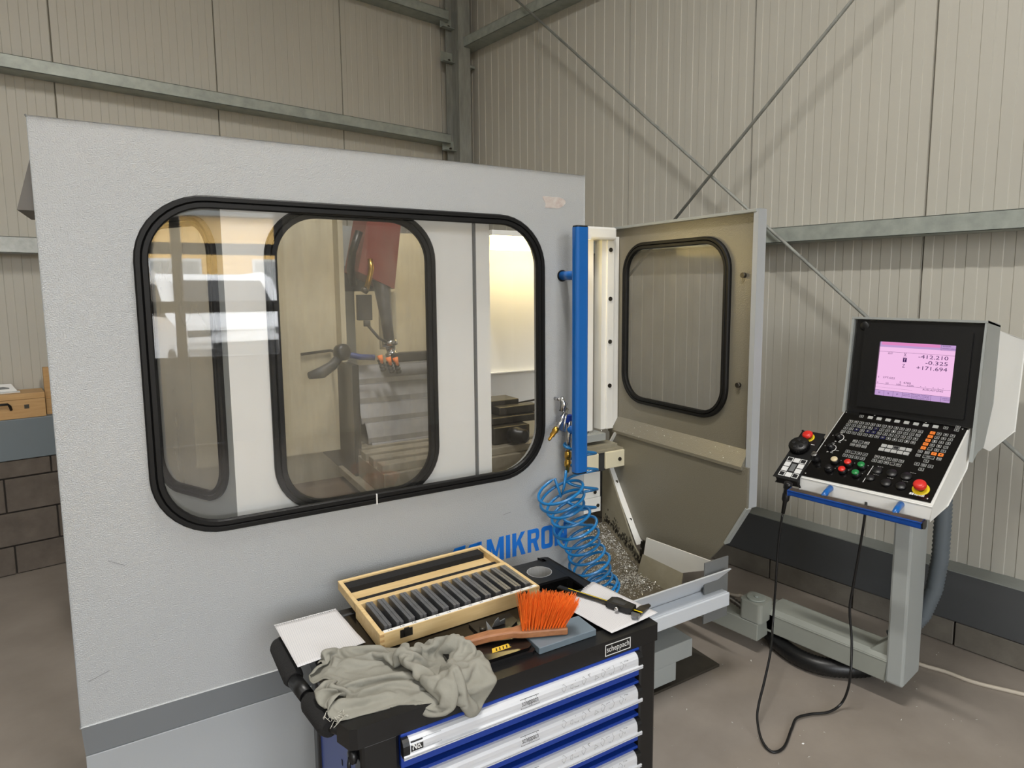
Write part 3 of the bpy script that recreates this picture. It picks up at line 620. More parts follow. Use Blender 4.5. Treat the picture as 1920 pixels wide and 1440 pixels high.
# ================================================================== tool trolley
TR = R(-10.3); T0 = (-2.446, -4.419, 0)
def tw(p):
    c, s = math.cos(TR), math.sin(TR); return (T0[0] + c * p[0] - s * p[1], T0[1] + s * p[0] + c * p[1], p[2])
tt = thing('tool_trolley', 'black and blue tool trolley with aluminium drawer pulls in front of the machine', 'trolley', T0, TR)
MB().box((-0.70, 0.02, 0.13), (-0.05, 0.47, 0.885)).build('carcass', blackm, tt)
for (a, b, n0, n1) in ((-0.764, -0.684, 0.004, 0.06), (-0.054, 0.002, 0.004, 0.06), (-0.764, -0.72, 0.44, 0.495), (-0.07, -0.03, 0.44, 0.495)):
    MB().box((a, n0, 0.11), (b, n1, 0.90)).build('corner_post', blackp, tt, bevel=0.008)
MB().box((-0.756, 0.06, 0.13), (-0.742, 0.44, 0.87)).build('side_panel', tblue, tt, label='blue side panel')
MB().prism([(-0.02, 0.06), (-0.006, 0.06), (-0.034, 0.44), (-0.048, 0.44)], XY, 0.13, 0.87).build('side_panel', blackp, tt)
hprof = [(0, .002), (-.008, .001), (-.014, -.004), (-.0175, -.012), (-.0185, -.022), (-.018, -.034), (-.0225, -.0365), (-.0225, -.0395), (-.0195, -.040), (-.0195, -.042), (-.022, -.0425), (-.022, -.0455), (0, -.047)]
hprof = [(p[0], -0.006 + (p[1] - 0.002) * 0.80) for p in hprof]
for k in range(7):
    zt = 0.8955 - 0.0895 * k
    d = MB().box((-0.684, -0.002, zt - 0.0755), (-0.058, 0.02, zt)).build('drawer', tblue, tt, bevel=0.002, seg=1)
    MB().prism([(p[0], zt + p[1]) for p in hprof], YZ, -0.684, -0.062).build('pull', alu, d, label='aluminium drawer pull')
    for a in (-0.6845, -0.0745):
        MB().prism([(p[0] * 1.0 - (0 if i in (0, 11) else 0.0006), zt + p[1]) for i, p in enumerate([(p[0] * 1.06, p[1] + 0.0006) for p in hprof[:6]] + [(-.0185, -.0425), (0, -.0435)])], YZ, a, a + 0.014).build('end_cap', blackp, d)
    if k > 4: continue
    def PF(a, b, dd, zt=zt):
        q = b - zt
        for (n_a, z_a), (n_b, z_b) in zip(hprof, hprof[1:6]):
            if z_b <= q <= z_a: return (a, n_a + (n_b - n_a) * (q - z_a) / (z_b - z_a) - 0.0002 - dd, b)
        return (a, hprof[5][0] - 0.0002 - dd, b)
    lab = MB()
    zc = zt - 0.0215
    def frame(a0, a1, b0, b1, t, mi=0):
        for q in ((a0, a1, b0, b0 + t), (a0, a1, b1 - t, b1), (a0, a0 + t, b0, b1), (a1 - t, a1, b0, b1)):
            lab.add([PF(q[0], q[2], 0.0004), PF(q[1], q[2], 0.0004), PF(q[1], q[3], 0.0004), PF(q[0], q[3], 0.0004)], [(0, 1, 2, 3)], mi)
    frame(-0.412, -0.364, zc - 0.0105, zc + 0.0100, 0.0008)
    lab.text('scheppach', lambda a, b, dd: PF(a, b, 0.0004), -0.409, -0.367, zc - 0.0085, zc + 0.0085, 0)
    lab.build('maker_label', [blackp, midg, whitek], d); lab = MB(); rnd = random.Random(5)
    for j in range(11):
        a = -0.305 + 0.0188 * j; q = [(a + rnd.uniform(0, .015), zc - 0.010 + rnd.uniform(0, 0.021)) for _ in range(4)]
        if j % 3 == 0: q = [(a + .002, zc), (a + .008, zc + .010), (a + .015, zc + .003), (a + .008, zc - .009)]
        for i in range(4):
            p0, p1 = q[i], q[(i + 1) % 4]
            dx, dz = p1[0] - p0[0], p1[1] - p0[1]; l = max(math.hypot(dx, dz), 1e-5); nx, nz = -dz / l * 0.0003, dx / l * 0.0003
            lab.add([PF(p0[0] - nx, p0[1] - nz, .0005), PF(p1[0] - nx, p1[1] - nz, .0005), PF(p1[0] + nx, p1[1] + nz, .0005), PF(p0[0] + nx, p0[1] + nz, .0005)], [(0, 1, 2, 3)], 1)
    lab.build('icon_print', [blackp, midg, whitek], d)
    if k == 0:
        lab = MB(); lab.add([PF(-.668, zc - .0105, .0004), PF(-.642, zc - .0105, .0004), PF(-.642, zc, .0004), PF(-.642, zc + .0100, .0004), PF(-.668, zc + .0100, .0004), PF(-.668, zc, .0004)], [(0, 1, 2, 5), (5, 2, 3, 4)], 0)
        lab.text('No.', lambda a, b, dd: PF(a, b, 0.0009), -0.665, -0.645, zc - 0.0075, zc + 0.0065, 0, 2, 0.03)
        frame(-.641, -.602, zc - .0105, zc + .0100, 0.0006, 1)
        lab.build('number_label', [blackp, midg, whitek], d)
# top with raised rim, insert with cup and compartment
MB().prism([(-0.80, 0.045), (-0.785, 0.006), (-0.77, 0.0), (0.002, 0.0), (0.006, 0.004), (0.006, 0.05), (-0.75, 0.052), (-0.79, 0.075)], XY, 0.896, 0.94).build('front_rim', blackp, tt, bevel=0.009, seg=3)
MB().prism([(-0.030, 0.05), (0.005, 0.045), (-0.026, 0.490), (-0.034, 0.502), (-0.055, 0.502)], XY, 0.885, 0.94).build('side_rim', blackp, tt, bevel=0.006)
MB().box((-0.79, 0.07, 0.885), (-0.74, 0.50, 0.94)).build('side_rim', blackp, tt, bevel=0.006)
MB().box((-0.78, 0.465, 0.885), (-0.034, 0.502, 0.94)).build('back_rim', blackp, tt, bevel=0.006)
MB().prism([(-0.745, 0.05), (-0.03, 0.05), (-0.03, 0.47), (-0.745, 0.47)], XY, 0.90, 0.9365, [circ(-0.105, 0.413, 0.0385, 24), rr(-0.165, -0.045, 0.255, 0.345, 0.008, 3)]).build('top_mat', blackg, tt)
MB().prism(rr(-0.180, -0.036, 0.235, 0.468, 0.012, 3), XY, 0.9366, 0.944, [circ(-0.105, 0.413, 0.0385, 24), rr(-0.165, -0.045, 0.255, 0.345, 0.008, 3)]).build('tool_insert', blackp, tt, bevel=0.002)
MB().prism(circ(-0.105, 0.413, 0.0383, 24), XY, 0.895, 0.897).build('cup_floor', steel_d, tt)
MB().prism(circ(-0.105, 0.413, 0.0385, 24), XY, 0.895, 0.9445, [circ(-0.105, 0.413, 0.0368, 24)]).build('steel_cup', mat('cup_steel', (205, 205, 203), 0.25, 0.5), tt, label='round stainless cup')
bd = MB(); FX = lambda a, b, d: (a, d, b)
for q in ((-0.165, -0.086, 0.902, 0.904), (-0.165, -0.086, 0.9295, 0.9315), (-0.165, -0.163, 0.902, 0.9315), (-0.088, -0.086, 0.902, 0.9315)): bd.prism([(q[0], q[2]), (q[1], q[2]), (q[1], q[3]), (q[0], q[3])], FX, -0.0004, 0.0003)
bd.text('scheppach', FX, -0.160, -0.091, 0.907, 0.926, -0.0005); bd.build('badge', whitek, tt, label='white framed maker badge')
# push handle on the left
MB().tube([(-0.76, 0.485, 0.915), (-0.815, 0.485, 0.915), (-0.845, 0.465, 0.913), (-0.838, 0.27, 0.913), (-0.824, 0.19, 0.913), (-0.806, 0.08, 0.911), (-0.78, 0.045, 0.91)], 0.011, 10).build('push_handle', blackp, tt)
MB().tube([(-0.846, 0.455, 0.913), (-0.845, 0.44, 0.913), (-0.839, 0.29, 0.913), (-0.838, 0.275, 0.913)], [0.017, 0.0225, 0.0225, 0.018], 16).build('foam_grip', foam, tt)
MB().tube([(-0.825, 0.185, 0.913), (-0.823, 0.17, 0.913), (-0.808, 0.085, 0.911), (-0.806, 0.07, 0.911)], [0.018, 0.0225, 0.0225, 0.018], 16).build('foam_grip', foam, tt)
for n0, n1 in ((0.272, 0.20),): MB().tube([(-0.838, n0, 0.913), (-0.826, n1, 0.913)], 0.0165, 14).build('grip_collar', blackp, tt)
MB().lathe([(0.010, 0), (0.016, 0.003), (0.016, 0.012), (0.01, 0.016)], (-0.765, 0.035, 0.862), (-1, 0, 0), 14).tube([(-0.778, 0.035, 0.862), (-0.782, 0.03, 0.85), (-0.782, 0.028, 0.832)], 0.004, 8).build('lock', blackp, tt)
MB().prism([(-0.012, 0), (0.012, 0), (0.012, -0.018), (0.004, -0.022), (0.004, -0.045), (-0.004, -0.045), (-0.004, -0.022), (-0.012, -0.018)], lambda a, b, d: (-0.782 + d, 0.028 + a, 0.834 + b), 0, 0.002).build('lock_key', steel_b, tt)
for (a, b) in ((-0.72, 0.05), (-0.05, 0.05), (-0.72, 0.44), (-0.05, 0.44)):
    MB().cyl((a - 0.015, b, 0.05), (a + 0.015, b, 0.05), 0.05, seg=20).box((a - 0.022, b - 0.03, 0.06), (a + 0.022, b + 0.03, 0.112)).build('castor', blackp, tt)
for k, (a, z) in enumerate(((-0.757, 0.80), (-0.757, 0.72), (-0.757, 0.64))): MB().box((a, 0.15 + 0.05 * k, z), (a + 0.001, 0.158 + 0.05 * k, z + 0.012)).build('side_slot', blackm, tt)

# ------------------------------------------------------------------ things on the trolley
def on_top(name, label, cat, p, group=None): return thing(name, label, cat, tw(p), TR, group)
def solo(mb, name, m, label, cat, p, bevel=0.0, group=None):
    o = mb.build(name, m, off=p, bevel=bevel); o.location = tw(p); o.rotation_euler = (0, 0, TR); return tag(o, label, cat, group)
ZC = 0.938
cp = (-0.43, 0.355, ZC)
ca_ = on_top('wooden_case', 'open pale wooden case holding paired steel bars on the trolley', 'case', cp)
TURN.add(ca_.name)
a0, a1, n0, n1, zt = -0.647, -0.188, 0.262, 0.447, 0.979
fr = MB(); t = 0.011
fr.box((a0, n0, ZC), (a1, n0 + t, zt)); fr.build('front_board', wood, ca_, off=cp, bevel=0.001, seg=1)
MB().box((a0, n1 - t, ZC), (a1, n1, zt)).build('back_board', wood, ca_, off=cp, bevel=0.001, seg=1)
for x in (a0, a1 - t): MB().box((x, n0 + t, ZC), (x + t, n1 - t, zt)).build('side_board', wood, ca_, off=cp, bevel=0.001, seg=1)
fj = MB()
for x in (a0 - 0.0003, a1 - t - 0.0003):
    for j in range(3): fj.box((x, n0 - 0.0004, ZC + 0.006 + 0.013 * j), (x + t + 0.0006, n0 + 0.0, ZC + 0.012 + 0.013 * j))
fj.build('finger_joint', wood2, ca_, off=cp)
MB().box((a0 + t, n0 + t, ZC), (a1 - t, n1 - t, ZC + 0.006)).build('base_board', blackm, ca_, off=cp)
lz = lambda n: 0.955 + (n - n1) * 0.02
ld = MB(); l0, l1 = n1 + 0.001, 0.605
for (x0, x1, y0, y1, z0, z1) in ((a0, a1, l0, l0 + t, .953, .977), (a0, a1, l1 - t, l1, .953, .979), (a0, a0 + t, l0, l1, .953, .978), (a1 - t, a1, l0, l1, .953, .978), (a0 + t, a1 - t, l0 + t, l1 - t, .953, .958)):
    ld.box((x0, y0, z0), (x1, y1, z1))
ldo = ld.build('lid', wood, ca_, off=cp, bevel=0.001, seg=1)
MB().box((a0 + 0.014, l1 - 0.052, .958), (a1 - 0.018, l1 - 0.013, .974)).build('foam_strip', foam, ldo, off=cp)
MB().box((a0 + 0.014, l0 + 0.012, .958), (a1 - 0.018, l0 + 0.036, .972)).build('foam_strip', foam, ldo, off=cp)
st_ = MB().box((a0 + t + 0.001, n0 + 0.001, zt), (a1 - 0.008, n0 + 0.012, zt + 0.0006), 0)
sizes = (14, 16, 18, 20, 22, 24, 26, 28, 30, 32, 35, 40, 45, 50)
pitch = (a1 - a0 - 2 * t - 0.016) / 13.55
for k, sname in enumerate(sizes):
    x = a0 + t + 0.010 + pitch * k + 0.008
    st_.text(str(sname), XY, x - 0.005, x + 0.005, n0 + 0.0035, n0 + 0.0095, zt + 0.0008, 1)
st_.build('number_strip', [whitek, blackm], ca_, off=cp)
for x in (-0.580, -0.240):
    lt = MB().box((x - 0.016, n0 - 0.0015, ZC + 0.016), (x + 0.016, n0, ZC + 0.036)).box((x - 0.006, n0 - 0.006, ZC + 0.020), (x + 0.006, n0 - 0.0015, ZC + 0.040)).tube([(x - 0.007, n0 - 0.004, ZC + 0.034), (x + 0.007, n0 - 0.004, ZC + 0.034)], 0.002, 6)
    lt.build('latch', steel_d, ca_, off=cp)
bar = None
ORD = ('first', 'second', 'third', 'fourth', 'fifth', 'sixth', 'seventh', 'eighth', 'ninth', 'tenth', 'eleventh', 'twelfth', 'thirteenth', 'last')
for k, sname in enumerate(sizes):
    for j, side in enumerate(('left', 'right')):
        p = (a0 + t + 0.009 + pitch * k + 0.0092 * j + 0.0041, n0 + t + 0.008 + random.uniform(0, 0.003) + 0.071, ZC + 0.0065)
        if bar is None:
            bar = MB().box((-0.0042, -0.0705, 0), (0.0042, 0.0705, 0.0405)).build('parallel_bar', steel, bevel=0.0006, seg=1); o = bar
        else: o = bar.copy(); C.objects.link(o)
        o.location = tw(turned(p)); o.rotation_euler = (0, 0, TR + TA)
        tag(o, '%s bar of the %s steel pair from the left in the wooden case' % (side, ORD[k]), 'bar', 'steel parallel bars in the wooden case')
# squared paper sheets
def sheet(q, teeth, strip, n=16, z=0.945, curl=0.004, seed=1):
    A, B, Cc, D = [Vector((p[0], p[1], z)) for p in q]; m = MB(); rnd = random.Random(seed)
    def P(s, t_):
        v = A.lerp(B, s).lerp(D.lerp(Cc, s), t_)
        return v + Vector((0, 0, curl * (math.sin(3.1 * s + seed) * 0.5 + 0.6 * math.sin(2.2 * t_ + seed * 2) * s) + noise.noise(v * 18) * 0.0015))
    vs = [P(i / n, j / n) for j in range(n + 1) for i in range(n + 1)]
    m.add(vs, [(j * (n + 1) + i, j * (n + 1) + i + 1, (j + 1) * (n + 1) + i + 1, (j + 1) * (n + 1) + i) for j in range(n) for i in range(n)], 0, True)
    for k in range(teeth):
        s0, s1 = (k + 0.15) / teeth, (k + 0.68) / teeth; e = -0.018 if strip else -0.018 * rnd.uniform(0.5, 1.2)
        m.add([P(s0, 0), P(s1, 0), P(s1, e), P(s0, e)], [(0, 1, 2, 3)])
    if strip: m.add([P(0, -0.018), P(1, -0.018), P(1, -0.034), P(0, -0.034)], [(0, 1, 2, 3)])
    return m
def paper_thing(m, label, p):
    o = solo(m, 'paper_sheet', paper, label, 'paper', p)
    s = o.modifiers.new('thickness', 'SOLIDIFY'); s.thickness = 0.0005; return o
paper_thing(sheet([(-0.848, 0.486), (-0.689, 0.502), (-0.669, 0.296), (-0.832, 0.266)], 26, True, z=0.946, seed=2), 'squared paper sheet with punched edge lying over the trolley handle', (-0.76, 0.39, 0.946))
paper_thing(sheet([(-0.165, 0.195), (-0.012, 0.262), (0.030, 0.030), (-0.133, 0.016)], 22, False, z=0.9485, seed=4, curl=0.003), 'squared paper sheet with torn edge under the caliper', (-0.07, 0.13, 0.9485))
# caliper
K = Vector((-0.121, 0.280, 0.958)); E_ = Vector((-0.014, 0.035, 0.958)); ax = (E_ - K).normalized(); ay = Vector((-ax.y, ax.x, 0)); az = Vector((0, 0, 1))
clp = (-0.075, 0.18, 0.9505)
cl = on_top('digital_caliper', 'black and steel digital caliper with yellow scale on the right paper sheet', 'caliper', clp)
def cb(s0, s1, w0, w1, z0, z1, mi=0, mb=None):
    mb = mb or MB(); c = K + ax * (s0 + s1) / 2 + ay * (w0 + w1) / 2; c.z = 0.9535 + (z0 + z1) / 2
    return mb.obox(c, ax * (s1 - s0) / 2, ay * (w1 - w0) / 2, az * (z1 - z0) / 2, mi)
cb(0, 0.262, -0.008, 0.008, 0, 0.0035).build('beam', steel_d, cl, off=clp)
cb(0.0, 0.165, -0.0055, 0.0055, 0.0035, 0.0040).build('scale_strip', blackp, cl, off=clp)
s_ = cb(0.03, 0.165, 0.0030, 0.0055, 0.0040, 0.0042); cb(0.236, 0.262, 0.0, 0.004, 0.0035, 0.004, mb=s_); s_.build('yellow_scale', yellow, cl, off=clp)
CB = lambda a, b, d: tuple((K + ax * a + ay * b).to_2d()) + (0.9535 + d,)
MB().prism([(0.165, -0.018), (0.225, -0.018), (0.238, -0.012), (0.238, 0.012), (0.20, 0.018), (0.192, 0.022), (0.178, 0.022), (0.165, 0.014)], CB, -0.001, 0.013).build('slider', blackp, cl, off=clp, bevel=0.002)
MB().prism([(0.176, -0.010), (0.214, -0.010), (0.214, 0.008), (0.176, 0.008)], CB, 0.013, 0.0135).build('display', darkg, cl, off=clp)
MB().prism([(0.238, -0.012), (0.256, -0.012), (0.262, 0.012), (0.262, 0.052), (0.254, 0.056), (0.240, 0.030)], CB, -0.001, 0.0035).build('jaw', steel_d, cl, off=clp)
MB().prism([(0.240, -0.012), (0.262, -0.012), (0.266, -0.030), (0.250, -0.033), (0.240, -0.02)], CB, -0.001, 0.006).build('jaw', steel, cl, off=clp)
MB().lathe([(0.004, 0), (0.006, 0.002), (0.006, 0.008), (0.004, 0.010)], K + ax * 0.20 + ay * -0.019 + Vector((0, 0, 0.001)), -ay, 12).build('thumb_screw', steel_b, cl, off=clp)
# flat black case with gold print, slate block
bp = (-0.44, 0.10, ZC)
bc = on_top('flat_case', 'flat glossy black plastic case with gold print beside the rag', 'case', bp)
MB().prism([(-0.535, 0.048), (-0.345, 0.044), (-0.333, 0.052), (-0.333, 0.15), (-0.345, 0.165), (-0.535, 0.165)], XY, ZC + 0.0026, ZC + 0.011).build('base', blackp, bc, off=bp, bevel=0.001)
MB().prism([(-0.535, 0.055), (-0.350, 0.052), (-0.338, 0.062), (-0.338, 0.15), (-0.345, 0.160), (-0.535, 0.160)], XY, ZC + 0.0105, ZC + 0.019).build('lid', blackg, bc, off=bp, bevel=0.001)
g = MB().prism([(-0.435, 0.075), (-0.385, 0.075), (-0.385, 0.092), (-0.428, 0.092)], XY, ZC + 0.019, ZC + 0.0194)
for k in range(5): g.prism([(-0.424 + .009 * k, 0.077), (-0.421 + .009 * k, 0.077), (-0.417 + .009 * k, 0.088), (-0.420 + .009 * k, 0.088)], XY, ZC + 0.0194, ZC + 0.0196, mi=1)
g.build('gold_print', [gold, blackm], bc, off=bp)
solo(MB().box((-0.331, 0.036, ZC + 0.0026), (-0.166, 0.115, ZC + 0.019)), 'slate_block', slate, 'blue-grey flat block lying under the orange brush', 'block', (-0.25, 0.07, ZC), 0.0015)
# small offcuts in a dark dish
solo(MB().prism([(-0.415, 0.19), (-0.345, 0.17), (-0.30, 0.20), (-0.30, 0.245), (-0.415, 0.25)], XY, ZC, ZC + 0.004), 'parts_dish', blackp, 'low black dish under the grey offcuts in front of the wooden case', 'dish', (-0.36, 0.21, ZC), 0.001)
solo(MB().add([(-0.392, 0.185, ZC + .005), (-0.376, 0.18, ZC + .005), (-0.39, 0.20, ZC + .028), (-0.378, 0.20, ZC + .008)], [(0, 1, 2), (1, 3, 2), (0, 2, 3), (0, 3, 1)]), 'metal_offcut', midg, 'small pointed grey offcut, left of the pair beside the brush', 'offcut', (-0.385, 0.19, ZC + .005))
solo(MB().prism([(-0.372, 0.0), (-0.335, 0.0), (-0.338, 0.016), (-0.352, 0.012), (-0.358, 0.026), (-0.366, 0.018)], lambda a, b, d: (a, 0.20 + d - b * 0.3, ZC + 0.005 + b), 0, 0.003), 'metal_offcut', midg, 'jagged grey sheet offcut, right of the pair beside the brush', 'offcut', (-0.355, 0.20, ZC + .005))
solo(MB().tube([(-0.41, 0.195, ZC + 0.012), (-0.395, 0.19, ZC + 0.010)], [0.007, 0.006], 10), 'steel_pin', steel_d, 'short dark pin in the dish next to the rag', 'pin', (-0.40, 0.19, ZC + .01))
# hand brush
hp_ = (-0.34, 0.09, 0.958)
br = on_top('hand_brush', 'wooden hand brush with stiff orange bristles lying across the block', 'brush', hp_)
P = [Vector((-0.50, 0.142, 0.962)), Vector((-0.42, 0.122, 0.972)), Vector((-0.365, 0.106, 0.972)), Vector((-0.342, 0.103, 0.970)), Vector((-0.236, 0.064, 0.968))]
wd = (0.013, 0.014, 0.012, 0.019, 0.019); hm = MB(); vs = []
dirb = (P[4] - P[3]).normalized(); sb = Vector((-dirb.y, dirb.x, 0))
for p, q in zip(P, wd): vs += [p - sb * q + Vector((0, 0, -0.009)), p + sb * q + Vector((0, 0, -0.009)), p + sb * q + Vector((0, 0, 0.009)), p - sb * q + Vector((0, 0, 0.009))]
fs = [(4 * i + a, 4 * i + (a + 1) % 4, 4 * i + 4 + (a + 1) % 4, 4 * i + 4 + a) for i in range(4) for a in range(4)] + [(0, 3, 2, 1), (16, 17, 18, 19)]
hm.add(vs, fs).build('wooden_handle', woodh, br, off=hp_, bevel=0.004)
bm_ = MB(); rb = random.Random(11)
for i in range(15):
    for j in range(4):
        s = i / 14; base = P[3].lerp(P[4], 0.02 + 0.9 * s) + sb * (-0.013 + 0.0087 * j) + Vector((0, 0, 0.009))
        for _ in range(16):
            ln_ = rb.uniform(0.070, 0.086) * (1 - 0.16 * max(0, s - 0.55)); a = rb.gauss(0, 0.055)
            d_ = dirb * (-0.02 + 0.58 * s + a) + sb * (rb.gauss(0, 0.07) + (j - 1.5) * 0.07) + Vector((0, 0, 1)); d_.normalize()
            b_ = base + Vector((rb.gauss(0, 0.0008), rb.gauss(0, 0.0008), 0)); e = b_ + d_ * ln_ + Vector((rb.gauss(0, 0.0015), rb.gauss(0, 0.0015), 0))
            s1 = Vector((0.0007, 0, 0)); s2 = Vector((-0.00035, 0.0006, 0)); s3 = Vector((-0.00035, -0.0006, 0))
            bm_.add([b_ + s1, b_ + s2, b_ + s3, e + s1 * .8, e + s2 * .8, e + s3 * .8], [(0, 1, 4, 3), (1, 2, 5, 4), (2, 0, 3, 5), (3, 4, 5)])
o = bm_.build('bristles', orange, br, off=hp_); o['kind'] = 'stuff'
